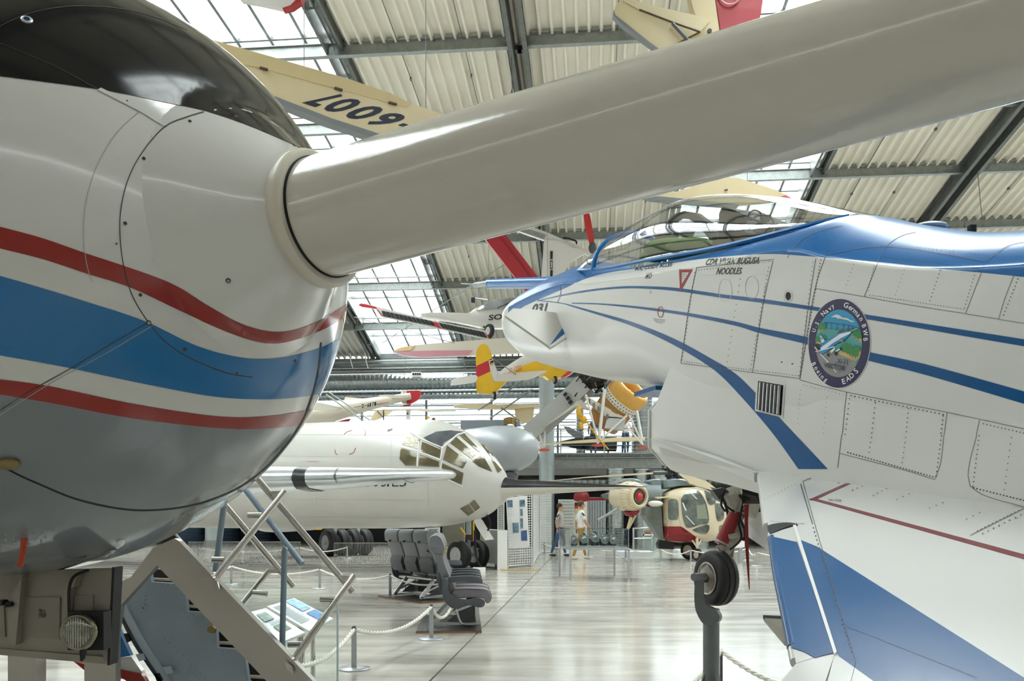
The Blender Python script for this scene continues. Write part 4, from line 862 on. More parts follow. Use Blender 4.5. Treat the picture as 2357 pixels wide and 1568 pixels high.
MB().tube([P(1597, 1329, 6.06), P(1622, 1328, 6.15)], .028, 14).build('pin', M_std, stand, 40)
# ================================================================== MIDDLE GROUND: the white jet transport with the glazed nose
def pts3(pts, d): return [P(p[0], p[1], p[2] if len(p) > 2 else d) for p in pts]
def plate(name, pts, d, th, m, parent=None, smooth=None): return MB().prism(pts3(pts, d), (0, th, 0)).build(name, m, parent, smooth)
def pillow_mb(pts, d, th, k=.8, n=6):
    pts = smooth2(list(pts)+[pts[0]], n)[:-1]; cx_ = sum(p[0] for p in pts)/len(pts); cy_ = sum(p[1] for p in pts)/len(pts)
    rings = []
    for q, sc_ in ((0, k*.82), (.08, (k+1)/2), (.22, .97), (.4, 1), (.7, .99), (.9, (k+1)/2), (1, k*.8)):
        dd = d+th*q; f_ = sc_*(d+th*.4)/dd if False else sc_
        rings.append([P(cx_+(x-cx_)*f_, cy_+(y-cy_)*f_, d+th*.4)+Vector((0, th*(q-.4), 0)) for x, y in pts])
    return MB().loft(rings, True, True)
def pillow(name, pts, d, th, m, parent=None, k=.8): return pillow_mb(pts, d, th, k).build(name, m, parent, 50)
def z1(x, y): return (600+x/3.267, 820+y/3.267)
TA = Vector((.955, -.296, 0)); TNN = Vector((-.296, -.955, 0))
def TC(s): return Vector((-.206, 22.3, 0))-TA*s
SEC = [(-.12, 2.24, .04, .05), (-.06, 2.24, .2, .22), (.05, 2.24, .38, .42), (.3, 2.27, .68, .72), (.6, 2.34, .92, .95), (1.0, 2.44, 1.13, 1.16), (1.6, 2.53, 1.33, 1.36), (2.4, 2.55, 1.43, 1.43), (4, 2.54, 1.46, 1.45), (8, 2.53, 1.46, 1.45), (14, 2.6, 1.4, 1.4), (18, 2.9, .9, .9)]
rws = []
sx_ = crom([Vector((q[0], q[1], q[2])) for q in SEC], 5); sy_ = crom([Vector((q[0], q[3], 0)) for q in SEC], 5)
for a, b in zip(sx_, sy_): rws.append([TC(a.x)+TNN*(a.z*math.cos(2*math.pi*k/48))+Vector((0, 0, a.y+b.y*math.sin(2*math.pi*k/48))) for k in range(48)])
tb = MB().loft(rws, True, True); tr_bvh = tb.bvh()
trans = thing('jet_transport', 'white jet transport with glazed round nose and long black nose probe', 'airplane', (-1.3, 23, 0))
M_tw = mat('transport_white', 'C6C5C0', .3, .05, .2, var=.02, scale=1)
tb.build('fuselage_skin', M_tw, trans, 40)
M_pane2 = mat('amber_pane', '6A634B', .12, .2, .5, var=.35, scale=3)
M_pane3 = mat('smoked_pane', '60656A', .12, .2, .5, var=.3, scale=2)
for c in ([(1115, 583), (1200, 630), (1185, 700), (1062, 665)], [(1215, 645), (1355, 705), (1350, 768), (1200, 715)], [(1055, 690), (1172, 730), (1165, 822), (1090, 822), (1045, 775)], [(1195, 738), (1343, 795), (1340, 832), (1190, 826)], [(1365, 805), (1525, 880), (1510, 965), (1400, 920), (1365, 840)],
          [(1400, 672), (1553, 790), (1520, 845), (1372, 780)], [(1470, 610), (1618, 740), (1585, 772), (1425, 655)], [(1530, 585), (1655, 715), (1640, 722), (1495, 598)], [(1605, 595), (1660, 625), (1735, 715), (1760, 790), (1700, 720)], [(1665, 738), (1740, 870), (1640, 830), (1590, 790)], [(1722, 750), (1812, 858), (1782, 878)], [(1605, 1078), (1650, 1135), (1612, 1165), (1570, 1108)], [(1565, 1112), (1605, 1170), (1560, 1200), (1498, 1145)]):
    mb = MB(); decal_poly(mb, [z1(*p) for p in c], tr_bvh, .012, 6); mb.build('cockpit_pane', M_pane2, trans, 60)
mb = MB(); decal_poly(mb, [z1(*p) for p in ((1225, 615), (1320, 570), (1430, 560), (1530, 572), (1430, 620), (1380, 650), (1355, 695))], tr_bvh, .012, 6); mb.build('roof_pane', M_pane3, trans, 60)
M_trim = mat('pane_trim', 'F1F1EE', .35)
for c in ([(1120, 570), (1210, 625), (1365, 690), (1480, 590), (1540, 575)], [(1045, 680), (1180, 715), (1350, 780), (1365, 690)], [(1190, 640), (1178, 830)], [(1362, 790), (1350, 850), (1400, 925), (1520, 980)]):
    mb = MB(); decal_line(mb, [z1(*p) for p in c], 2.2, tr_bvh, .016, 4); mb.build('pane_frame', M_trim, trans)
mb = MB()
for c in ([(627, 590), (650, 570), (690, 558)], [(775, 555), (792, 570), (780, 600)], [(560, 705), (562, 730), (580, 742)], [(665, 740), (700, 725), (714, 690)]): decal_line(mb, smooth2([z1(*p) for p in c], 4), 1.3, tr_bvh, .008, 3)
for x0, y0, x1, y1 in ((345, 795, 440, 793), (345, 1015, 438, 1013)):
    for k in range(14): decal_line(mb, [z1(lerp(x0, x1, k/14), y0), z1(lerp(x0, x1, (k+.6)/14), y1)], 1, tr_bvh, .008, 3)
mb.build('rescue_outline', mat('marking_red', '9C1F22', .4), trans, kind='stuff')
mb = MB()
for x in (730, 905, 990): decal_line(mb, [(x-180+180, 968), (x-6, 1030), (x-8, 1100), (x-2, 1160), (x+6, 1216)], .8, tr_bvh, .006, 10)
for y in (1000, 1050, 1150, 1190): decal_line(mb, [(640, y), (1000, y+2)], .6, tr_bvh, .006, 10)
mb.build('skin_joints', mat('faint_joint', 'C6C5C0', .5), trans, kind='stuff')
for i, (s_, x0, x1) in enumerate((('D', 790, 838), ('O', 846, 888), ('3', 908, 945), ('1', 952, 966), ('E', 990, 1036), ('3', 1045, 1095))):
    mb = MB(); text_decal(mb, s_, [z1(x0, 981), z1(x1, 979), z1(x1, 905), z1(x0, 907)], tr_bvh, .01, -.008); mb.build('fuselage_letter', M_ink, trans)
mb = MB(); decal_poly(mb, [z1(*p) for p in ((950, 565), (960, 550), (992, 546), (990, 556), (960, 567))], tr_bvh, .01); mb.build('roof_port', M_ckgrey, trans)
# probe
bx0 = TC(.35)+Vector((0, 0, 2.17)); tipp = P(1488, 1121, 21.15)
def half_cone(a, b, rs, lo, hi, n=14):
    ax = (b-a).normalized(); x = ax.cross(Vector((0, 0, 1))).normalized(); y = x.cross(ax); rings = []
    for t, r in rs: rings.append([a.lerp(b, t)+(x*math.cos(lerp(lo, hi, k/n))+y*math.sin(lerp(lo, hi, k/n)))*r for k in range(n+1)])
    return MB().loft(rings, True, True)
RS = [(0, .3), (.08, .29), (.17, .2), (.3, .17), (.6, .11), (.85, .05), (1, .008)]
half_cone(bx0, tipp, RS, 0, math.pi).build('probe_upper', mat('probe_black', '232427', .3, 0, .3), trans, 50)
half_cone(bx0-Vector((0, 0, .02)), tipp, [(t, r*1.02) for t, r in RS], math.pi, 2*math.pi).build('probe_lower', mat('probe_cream', 'CFCBC1', .4), trans, 50)
MB().sphere(TC(.5)+Vector((0, 0, 1.9)), .35, (1.6, 1, .8)).build('probe_root', M_tw, trans, 60)
tx = MB(); text_flat(tx, 'Fragile', [P(1420, 1125.8, 21.1), P(1430, 1125.7, 21.1), P(1430, 1123.8, 21.1), P(1420, 1124, 21.1)]); tx.build('probe_stencil', M_ink, trans)
# nose gear
def wheel(name, c, ax, r, w, parent, hub='B9BBBA', n=32):
    ax = Vector(ax).normalized(); h = w/2
    o = MB().lathe([(-h*.9, r*.55), (-h, r*.75), (-h*.85, r*.92), (-h*.5, r), (-h*.12, r), (-h*.1, r*.97), (h*.1, r*.97), (h*.12, r), (h*.5, r), (h*.85, r*.92), (h, r*.75), (h*.9, r*.55)], c, ax, n).build(name, M_tyre, parent, 35)
    MB().lathe([(h*.92, r*.57), (h*.98, r*.54), (h*.8, r*.48), (h*.55, r*.42), (h*.6, r*.18), (h*1.0, r*.15), (h*1.02, r*.06)], c, ax, 24).build('hub', mat('hub_'+hub, hub, .35, .4), o, 40)
    MB().lathe([(-h*.92, r*.57), (-h*.6, r*.42), (-h*.65, r*.1)], c, ax, 20).build('hub', mat('hub_'+hub, hub, .35, .4), o, 40)
    return o
AXW = Vector((-.72, -.69, 0))
c0 = P(1058, 1278, 23.1); c0.z = .39
wheel('nose_wheel', c0+AXW*.02, AXW, .39, .3, trans); wheel('nose_wheel', c0-AXW*.62, AXW, .39, .3, trans)
M_leg = mat('gear_leg', 'A9B5B2', .35, .3)
gl = MB().tube([P(1079, 1195, 23.3), P(1079, 1232, 23.3)], .075, 14).build('gear_leg', M_leg, trans, 40)
MB().tube([P(1079, 1232, 23.3), P(1079, 1275, 23.3)], .05, 12).build('leg_piston', M_galv, gl, 40)
MB().tube([P(1079, 1231, 23.3), P(1079, 1243, 23.3)], .085, 14).build('leg_collar', mat('collar_brown', '4A3433', .5), gl, 40)
MB().bar(c0-AXW*.05, c0-AXW*.6, .1, .1).build('axle', M_galv, gl)
MB().prism([P(1086, 1258, 23.1), P(1103, 1264, 23.0), P(1090, 1272, 23.1), P(1086, 1268, 23.1)], (0, .1, 0)).build('torque_link', M_leg, gl)
plate('gear_door', [(1088, 1193), (1106, 1193), (1112, 1200), (1137, 1242), (1116, 1244), (1096, 1212)], 22.6, .03, mat('door_white', 'EDECEA', .4), trans)
MB().tube(crom([P(1118, 1183, 22.4), P(1126, 1195, 22.4), P(1128, 1212, 22.4), P(1122, 1222, 22.4)], 4), .025, 6).build('ground_cable', mat('black', '101012', .6), trans, 60)
MB().tube(crom([P(1093, 1222, 22.9), P(1094, 1260, 22.7), P(1100, 1295, 22.6), P(1112, 1310, 22.6)], 4), .03, 6).build('ground_cable', mat('black', '101012', .6), trans, 60)
ck = tag(MB().box(G(1095, 1316)+Vector((.1, -.25, .06)), (.32, .2, .12)).build('wheel_chock', mat('white_plastic', 'F0F0EC', .4)), 'white wheel chock under the twin nose wheels', 'chock')
# main wheels far behind
for px, nm in ((757, 'near'), (811, 'far')):
    c = P(px, 1245, 30.5 if nm == 'near' else 31); c.z = .47
    for q in (0, .42): wheel('main_wheel', c+Vector((q*.9, q*.5, 0)), (-.75, -.66, 0), .47, .34, trans, '8F9294')
    MB().tube([c+Vector((.2, .1, 0)), c+Vector((.2, .2, 1.1))], .08, 10).build('main_leg', M_leg, trans, 40)
pillow('engine_nacelle', [(600, 1180), (700, 1185), (760, 1198), (770, 1212), (700, 1222), (600, 1222)], 29, 1.4, M_tw, trans)
for x, y, r in ((697, 1213, 9), (733, 1217, 7)): plate('nacelle_band', [(x-r, y-2), (x+r, y-2), (x+r, y+3), (x-r, y+3)], 28.9, .1, mat('band_yellow', 'D8B13C', .5), trans)
# yellow access trestle near the nose gear
M_yel = mat('paint_yellow', 'E0B52A', .45)
tre = thing('access_trestle', 'yellow tubular trestle standing behind the nose gear', 'trestle', G(1080, 1300)+Vector((0, 1.4, 0)))
for a, b in (((1090, 1200), (1091, 1290)), ((1060, 1215), (1092, 1262)), ((1015, 1250), (1048, 1278)), ((1018, 1265), (1050, 1290)), ((1015, 1240), (1020, 1292))): MB().tube([P(*a, 24.6), P(*b, 24.6)], .03, 6).build('tube', M_yel, tre, 60)
# polished silver wing in front of the transport
sw = thing('silver_wing', 'polished silver wing with one dark band reaching across the white transport', 'wing', (P(800, 1100, 12.8).x, 12.8, 0))
def wsec(px, yt, yb, d, ch, k=16):
    c = P(px, (yt+yb)/2, d); h = (yb-yt)/2/F*d; out = []
    for i in range(k): a = 2*math.pi*i/k; x = math.cos(a); out.append(c+Vector((.0, (1-x)*ch/2*(1 if x < 0 else .35), h*math.sin(a)*(1 if x > 0 else (1+x*.6)))))
    return out
M_silv = mat('polished_aluminium', 'D9DFE3', .3, .8, var=.04, scale=2)
MB().loft([wsec(100, 1056, 1146, 10.6, 3.4), wsec(440, 1066, 1136, 11.6, 3), wsec(600, 1070, 1130, 12.1, 2.6), wsec(772, 1073, 1120, 12.7, 2.2), wsec(845, 1075, 1111.5, 12.95, 2.0), wsec(935, 1077, 1105, 13.2, 1.8), wsec(1020, 1079, 1102, 13.5, 1.4), wsec(1040, 1083, 1098, 13.6, .9), wsec(1047, 1088, 1093, 13.6, .4)], True, True).build('wing_skin', M_silv, sw, 50)
for x, w in ((771, 1.2), (928, 1.0)):
    t = (x-600)/420; MB().loft([wsec(x-w, lerp(1070, 1079, t)-.4, lerp(1127, 1101, t)+.2, 12.1+1.4*t-.01, 2.2), wsec(x+w, lerp(1070, 1079, t)-.4, lerp(1127, 1101, t)+.2, 12.11+1.4*t-.01, 2.2)], True, True).build('panel_joint', M_galvd, sw, 50)
MB().loft([wsec(672, 1071, 1127.5, 12.32, 2.4), wsec(700, 1071.5, 1126.5, 12.42, 2.4)], True, True).build('dark_band', mat('band_dark', '3E4143', .35, .4), sw, 50)
q_ = P(120, 1110, 11.6); MB().tube([q_, Vector((q_.x, q_.y, .3))], .07, 10).build('gear_leg', M_leg, sw, 40); wheel('gear_wheel', Vector((q_.x, q_.y, .3)), (-.9, -.4, 0), .3, .2, sw)
# ---- grey aircraft nacelle behind the transport
gn = thing('grey_nacelle_aircraft', 'grey twin engine aircraft with a large round nacelle nose behind the glazed cockpit', 'airplane', P(1180, 1250, 27)*1.0)
M_gg = mat('aircraft_grey', 'A6ABB0', .35, .1, .2); M_gg2 = mat('aircraft_grey_dark', '878D92', .4)
nc = P(1188, 1034, 26.6)
MB().lathe([(-2.6, .55), (-1.6, .68), (-.7, .74), (-.25, .73), (.1, .66), (.4, .52), (.62, .32), (.72, .12), (.74, .01)], nc, (.9, -.4, 0), 32).build('nacelle', M_gg, gn, 50)
MB().prism([P(1060, 968, 27.4), P(1166, 967, 27.2), P(1170, 985, 27.2), P(1060, 993, 27.4)], (0, 1.2, 0)).build('wing', M_gg2, gn)
MB().prism([P(1080, 990, 27.3), P(1165, 986, 27.1), P(1150, 1060, 27.1), P(1110, 1040, 27.3)], (0, .6, 0)).build('flank', M_gg, gn)
for k in range(4): MB().tube(crom([P(1161, 965+4*k, 26.9), P(1175, 962+4*k, 26.6), P(1186, 966+4*k, 26.7), P(1186, 972+4*k, 26.8)], 4), .035, 6).build('exhaust_stub', mat('exhaust_bronze', '8B7240', .3, .8), gn, 60)
plate('air_scoop', [(1186, 970), (1196, 970), (1199, 980), (1186, 981)], 26.8, .3, mat('scoop_blue', '90A5B3', .4), gn)
pillow('side_window', [(1162, 1085), (1182, 1087), (1194, 1092), (1188, 1105), (1166, 1104)], 26.4, .5, M_pane3, gn)
# ================================================================== AIRCRAFT HANGING UNDER THE ROOF
M_cream = mat('glider_cream', 'E6D5AB', .4, 0, .1, var=.03, scale=2); M_slate = mat('edge_slate', '84898C', .45)
M_navy = mat('letter_navy', '22293F', .5); M_gred = mat('glider_red', 'B01C2C', .4, 0, .2); M_gwhite = mat('glider_white', 'E9E7E2', .3, 0, .2)
def zz(x0, y0, s): return lambda x, y: (x0+x/s, y0+y/s)
def gp(f, pts): return [f(*p) for p in pts]
z3, z4b, z6 = zz(380, 0, 2.8), zz(1100, 0, 2.8), zz(780, 500, 3.733)
# cream glider wing with registration
GF = Flat(P(476, 88, 14.2), P(948, 239, 16), P(760, 283, 15.2))
gw = thing('cream_glider_wing', 'cream glider wing with dark blue registration hanging under the roof light', 'glider wing', P(850, 250, 15.6))
GF.plate('wing_skin', [(440, 60), (476, 88), (794, 179), (898, 214), (948, 239), (1069, 279), (1250, 345), (1150, 365), (919, 323), (760, 272), (626, 220), (480, 165)], .16, M_cream, gw)
GF.plate('leading_edge', [(440, 150), (480, 164), (626, 219), (760, 271), (919, 323), (1150, 365), (1150, 372), (894, 328), (760, 283), (626, 231), (440, 160)], .2, M_slate, gw, .02)
GF.plate('aileron', [(440, 62), (476, 89), (794, 180), (898, 215), (946, 240), (932, 246), (770, 203), (606, 158), (546, 145), (440, 118)], .012, mat('glider_cream_b', 'DFCB9A', .42), gw, .012)
for x, y in ((606, 158), (778, 205), (903, 238)): MB().bar(GF.at(x-8, y-2, .02), GF.at(x+10, y+3, .02), .05, .03).build('hinge', mat('hinge_brown', '5A4B36', .5), gw)
for ch, x0, x1 in (('D', 0, .15), ('-', .19, .255), ('6', .30, .46), ('0', .49, .655), ('0', .69, .85), ('7', .875, 1.0)):
    q = [z3(1800, 830), z3(1075, 586), z3(880, 662), z3(1590, 895)]; c = [quad2(q, x0, 0), quad2(q, x1, 0), quad2(q, x1, 1), quad2(q, x0, 1)]
    if ch == '-': c = [quad2(q, x0, .38), quad2(q, x1, .38), quad2(q, x1, .56), quad2(q, x0, .56)]
    mb = MB(); text_flat(mb, ch, [GF.at(p[0], p[1], .006) for p in c], .035); mb.build('registration_letter', M_navy, gw)
hang(gw, [GF.at(700, 190, -.05), GF.at(980, 290, -.05)])
# second cream wing with red tip
g2 = thing('cream_wing_red_tip', 'cream wing with a red tip seen just above the jet canopy', 'glider wing', P(1680, 430, 20))
plate('wing_skin', [(1480, 452), (1560, 440), (1660, 408), (1700, 410), (1770, 432), (1812, 449), (1822, 458), (1700, 470), (1600, 462), (1500, 455)], 20, .15, M_cream, g2)
plate('leading_edge', [(1478, 452), (1520, 452), (1620, 462), (1700, 470), (1700, 474), (1600, 467), (1500, 458)], 19.95, .2, M_slate, g2)
plate('wing_tip', [(1790, 455), (1808, 449), (1820, 455), (1824, 460), (1800, 460)], 19.97, .19, mat('tip_salmon', 'C9776B', .4), g2)
plate('inspection_hole', [(1668, 436), (1676, 435), (1675, 438), (1668, 438)], 19.97, .02, mat('hinge_brown', '5A4B36', .5), g2)
hang(g2, [P(1600, 445, 20.05), P(1720, 440, 20.05)])
# cream tail with red rudder
g3 = thing('cream_glider_tail', 'cream glider tail with red rudder and braced tailplane hanging above the thick boom', 'glider', P(1600, 80, 17))
plate('fin', gp(z4b, [(1360, -60), (1520, -60), (1570, 300), (1400, 350), (1190, 420), (1225, 318), (1440, 195), (1390, 60)]), 17, .25, M_cream, g3)
plate('rudder', gp(z4b, [(1525, -60), (1838, -60), (1835, 20), (1820, 110), (1790, 180), (1740, 240), (1580, 280)]), 17.05, .16, M_gred, g3)
tl = plate('tailplane', gp(z4b, smooth2([(880, 70), (895, 25), (935, 2), (1010, 6), (1150, 40), (1300, 75), (1440, 105), (1490, 120), (1492, 140), (1430, 200), (1300, 275), (1215, 318), (1190, 330), (1080, 250), (950, 145), (884, 95)], 4)), 16.8, .08, M_cream, g3)
plate('elevator', [(x, y, 16.78) for x, y in gp(z4b, [(935, 6), (1010, 8), (1150, 42), (1300, 77), (1440, 107), (1488, 122), (1440, 198), (1250, 142), (1040, 62)])], 0, .015, mat('glider_cream_c', 'EADBB4', .4), tl)
plate('tailplane_edge', gp(z4b, [(876, 60), (886, 95), (952, 148), (1082, 253), (1192, 332), (1214, 320), (1205, 338), (1170, 335), (1070, 262), (940, 165), (872, 100)]), 16.75, .14, M_slate, tl)
MB().tube([P(*z4b(1253, 150), 16.7), P(*z4b(1413, 325), 16.75)], .035, 8).build('brace_strut', mat('strut_slate', '6B6F73', .4), g3, 50)
for a, b in (((1040, 62), (1250, 142)), ((1250, 142), (1430, 205)), ((1215, 318), (1432, 206))): MB().tube([P(*z4b(*a), 16.72), P(*z4b(*b), 16.72)], .018, 6).build('hinge_line', mat('hinge_brown', '5A4B36', .5), g3)
MB().lathe([(0, .045), (-.03, .04)], P(*z4b(1493, 201), 16.98), (0, 1, 0), 20).build('sight_hole', M_ckgrey, g3)
mb = MB().tube([P(*z4b(1623+65*math.cos(a), -32+62*math.sin(a)), 17.0) for a in [math.pi*k/12 for k in range(13)]], .02, 6); mb.build('rudder_ring', mat('ring_pale', 'D9A9AB', .4), g3)
# white wing tip at the top edge
g4 = thing('white_wing_tip', 'white wing tip with red edge at the top of the roof light', 'glider wing', P(630, 5, 13))
plate('wing_skin', [(520, -40), (700, -40), (690, 0), (670, 14), (650, 19), (600, 8), (556, 0)], 13, .1, M_gwhite, g4)
plate('red_edge', [(694, -14), (700, -14), (692, 2), (672, 16), (651, 21), (650, 18), (668, 12)], 12.98, .13, M_gred, g4)
# red wing
g5 = thing('red_wing', 'long plain red wing slanting down behind the jet nose', 'glider wing', P(1180, 600, 27))
plate('wing_skin', [(1100, 528, 26.5), (1146, 517, 26.5), (1290, 705, 27.5), (1245, 715, 27.5)], 0, .2, M_gred, g5)
plate('flap_line', [(1140, 532, 26.45), (1143, 531, 26.45), (1265, 690, 27.3), (1262, 691, 27.3)], 0, .03, mat('deep_red', '8E1422', .4), g5)
# solar powered aircraft
so = thing('solar_aircraft', 'white solar powered light aircraft with cell covered wing and bubble canopy', 'airplane', P(1120, 740, 28))
body = [(700, 838), (900, 842), (1060, 848), (1120, 830), (1180, 790), (1290, 760), (1500, 740), (1640, 730), (1900, 760), (1900, 900), (1600, 945), (1400, 950), (1280, 948), (1180, 935), (1060, 910), (900, 880), (760, 860)]
pillow('fuselage', gp(z6, body), 28, 1.0, M_gwhite, so, .75)
pillow('canopy', gp(z6, [(1175, 822), (1230, 765), (1330, 725), (1470, 705), (1560, 720), (1592, 770), (1440, 800), (1300, 812)]), 27.9, .8, mat('bubble_canopy', 'B5BCC2', .08, .3, .6, var=.35, scale=2), so, .85)
MB().tube([P(*z6(1360, 780), 27.8), P(*z6(1520, 715), 27.8)], .02, 5).build('canopy_frame', M_ckgrey, so)
mb = MB(); text_flat(mb, 'SOLAIR', [P(*z6(1285, 888), 27.9), P(*z6(1600, 862), 27.9), P(*z6(1600, 815), 27.9), P(*z6(1290, 840), 27.9)], .03); mb.build('name_lettering', mat('letter_black', '2A2B2E', .5), so)
plate('wing_spar', gp(z6, [(168, 755), (185, 742), (240, 745), (330, 770), (770, 880), (1255, 975), (1295, 1046), (1250, 1043), (885, 963), (375, 856), (320, 790), (200, 770)]), 27.2, .08, M_gwhite, so)
for seg in ([(365, 802), (797, 893), (833, 938), (378, 850)], [(852, 905), (1243, 985), (1280, 1040), (890, 955)]):
    for k in range(12):
        for r in range(3):
            c = [quad2([seg[3], seg[2], seg[1], seg[0]], (k+a)/12, (r+b)/3) for a, b in ((.04, .05), (.96, .05), (.96, .95), (.04, .95))]
            plate('solar_cell', gp(z6, c), 27.15, .03, mat('solar_cell', '2E3338', .25, 0, .4), so)
for c in ([(168, 755), (190, 741), (320, 772), (325, 785), (200, 770)], [(318, 790), (335, 795), (380, 852), (362, 848)], [(800, 898), (845, 905), (885, 960), (838, 942)], [(1252, 985), (1260, 988), (1297, 1047), (1286, 1042)]): plate('red_flash', gp(z6, c), 27.12, .05, mat('flash_red', 'C22A2E', .4), so)
MB().tube([P(*z6(1240, 940), 27.9), P(*z6(1285, 965), 27.9)], .04, 6).build('wheel_strut', M_ckgrey, so)
wheel('landing_wheel', P(*z6(1292, 980), 27.8), (-.8, -.6, 0), .23, .14, so)
fin = [(1765, 195), (1850, 200), (1940, 215), (2000, 262), (2165, 290), (2060, 340), (1990, 385), (1945, 450), (1935, 560), (1940, 660), (1735, 690), (1745, 450), (1755, 300)]
plate('tail_fin', gp(z6, fin), 29, .14, M_gwhite, so)
for y0, y1 in ((292, 360), (372, 445), (455, 520)): plate('fin_letter', gp(z6, [(1818, y0), (1838, y0), (1836, y1), (1816, y1)]), 28.97, .02, mat('letter_black', '2A2B2E', .5), so)
plate('fin_letter_gap', gp(z6, [(1824, 382), (1832, 382), (1830, 436), (1822, 436)]), 28.95, .01, M_gwhite, so)
plate('outer_wing', gp(z6, [(1500, 105), (1660, 85), (1790, 130), (2240, 330), (2400, 410), (2400, 440), (2240, 372), (2130, 318), (1760, 195)]), 29.1, .15, M_gwhite, so)
plate('wing_underside', gp(z6, [(1520, 112), (1640, 105), (1780, 150), (1760, 180)]), 29.05, .04, M_galv, so)
MB().tube(crom([P(*z6(1925, 180), 28.9), P(*z6(1960, 180), 28.9), P(*z6(2035, 205), 28.9), P(*z6(2040, 230), 28.9)], 4), .03, 6).build('grab_handle', mat('black', '101012', .6), so, 60)
pr = plate('propeller_blade', gp(z6, smooth2([(2103, -30), (2150, -30), (2170, 50), (2190, 170), (2192, 250), (2165, 250), (2140, 180), (2115, 80)], 3)), 28.5, .07, mat('prop_red', 'C9312E', .35), so)
plate('propeller_blade', gp(z6, smooth2([(2180, 280), (2205, 300), (2225, 360), (2235, 430), (2222, 425), (2195, 350)], 3)), 28.5, .07, mat('prop_red', 'C9312E', .35), so)
MB().sphere(P(*z6(2182, 265), 28.5), .14, (1, 1, 1.4)).build('propeller_hub', M_ckgrey, so, 60)
hang(so, [P(1125, 712, 28.4), P(1260, 700, 28.4)])
# cream wing with pink underside
g6 = thing('cream_pink_wing', 'cream glider wing with a pink underside panel in front of the roof edge', 'glider wing', P(1080, 795, 33))
plate('wing_skin', gp(z6, smooth2([(470, 1150), (520, 1125), (640, 1103), (900, 1078), (1280, 1050), (1560, 1030), (1750, 1060), (1720, 1150), (1400, 1172), (1180, 1185), (900, 1195), (700, 1200), (560, 1187), (490, 1165)], 3)), 33, .2, mat('glider_ivory', 'E6E0D2', .4), g6)
plate('pink_panel', gp(z6, [(480, 1156), (800, 1146), (1148, 1144), (1112, 1188), (900, 1196), (700, 1201), (560, 1188)]), 32.96, .05, mat('panel_pink', 'D39AA6', .4), g6)
plate('tip_orange', gp(z6, [(472, 1148), (540, 1120), (655, 1101), (610, 1146), (480, 1156)]), 32.96, .05, mat('tip_apricot', 'EBCB9A', .4), g6)
hang(g6, [P(1000, 790, 33.1), P(1200, 785, 33.1)])
# yellow glider
g7 = thing('yellow_glider', 'white and yellow glider with red banded fin hanging above the gallery', 'glider', P(1150, 850, 31))
M_gy = mat('glider_yellow', 'F2C22B', .4, 0, .1, var=.04, scale=3)
plate('fin_top', gp(z6, smooth2([(1178, 1280), (1178, 1185), (1198, 1115), (1240, 1088), (1285, 1115), (1320, 1212), (1290, 1230)], 3)), 31, .12, M_gy, g7)
plate('fin_red_band', gp(z6, [(1178, 1280), (1285, 1235), (1302, 1325), (1180, 1382)]), 31, .12, mat('band_crimson', 'C92F3E', .4), g7)
plate('fin_white', gp(z6, [(1285, 1228), (1320, 1212), (1368, 1345), (1330, 1400), (1302, 1325)]), 31, .12, M_gwhite, g7)
plate('fin_lower', gp(z6, [(1180, 1382), (1302, 1325), (1332, 1420), (1440, 1412), (1375, 1480), (1340, 1522), (1250, 1515), (1182, 1505)]), 31, .14, M_gy, g7)
for k, hx in enumerate(('1A1A1A', 'C2272D', 'E2B32B')): plate('flag_band', gp(z6, [(1298, 1240+11*k), (1325, 1230+11*k), (1328, 1241+11*k), (1301, 1251+11*k)]), 30.97, .02, mat('flag_'+hx, hx, .5), g7)
pillow('fuselage', gp(z6, [(1338, 1385), (1420, 1300), (1660, 1155), (1760, 1150), (1900, 1215), (1990, 1260), (1960, 1300), (1850, 1290), (1700, 1300), (1500, 1370)]), 31, .9, M_gwhite, g7, .9)
plate('belly_yellow', gp(z6, smooth2([(1480, 1345), (1600, 1270), (1720, 1232), (1870, 1208), (1960, 1230), (2030, 1285), (1980, 1330), (1920, 1365), (1850, 1392), (1800, 1388), (1755, 1360), (1640, 1330)], 3)), 30.9, .5, M_gy, g7)
plate('chin_red', gp(z6, [(1912, 1372), (1960, 1330), (2045, 1278), (2050, 1298), (1985, 1350), (1940, 1372)]), 30.85, .4, mat('chin_red', 'D84A42', .4), g7)
plate('tailplane', gp(z6, smooth2([(960, 1445), (965, 1410), (985, 1392), (1172, 1355), (1174, 1412), (1050, 1435)], 3)), 30.8, .1, M_gwhite, g7)
plate('tailplane', gp(z6, smooth2([(1335, 1412), (1345, 1375), (1400, 1352), (1600, 1330), (1760, 1318), (1785, 1326), (1740, 1350), (1640, 1392), (1500, 1406)], 3)), 30.6, .1, mat('tail_ivory', 'DED8CE', .4), g7)
mb = MB(); text_flat(mb, 'D 1220', [P(*z6(1466, 1342), 30.85), P(*z6(1572, 1318), 30.85), P(*z6(1568, 1268), 30.85), P(*z6(1470, 1300), 30.85)]); mb.build('registration_letters', mat('letter_orange', 'D7633C', .5), g7)
for x, y in ((1335, 1532), (1858, 1400)): wheel('skid_wheel', P(*z6(x, y), 30.9), (-1, -.3, 0), .14, .1, g7)
MB().tube([P(*z6(1330, 1215), 30.9), P(*z6(1520, 1352), 30.5)], .015, 5).build('brace_wire', M_galvd, g7)
MB().prism([P(*z6(1868, 1230), 30.6), P(*z6(1922, 1242), 30.6), P(*z6(1920, 1270), 30.6), P(*z6(1860, 1285), 30.6), P(*z6(1900, 1268), 30.6), P(*z6(1900, 1245), 30.6)], (0, .1, 0)).build('tow_hook', mat('black', '101012', .6), g7)
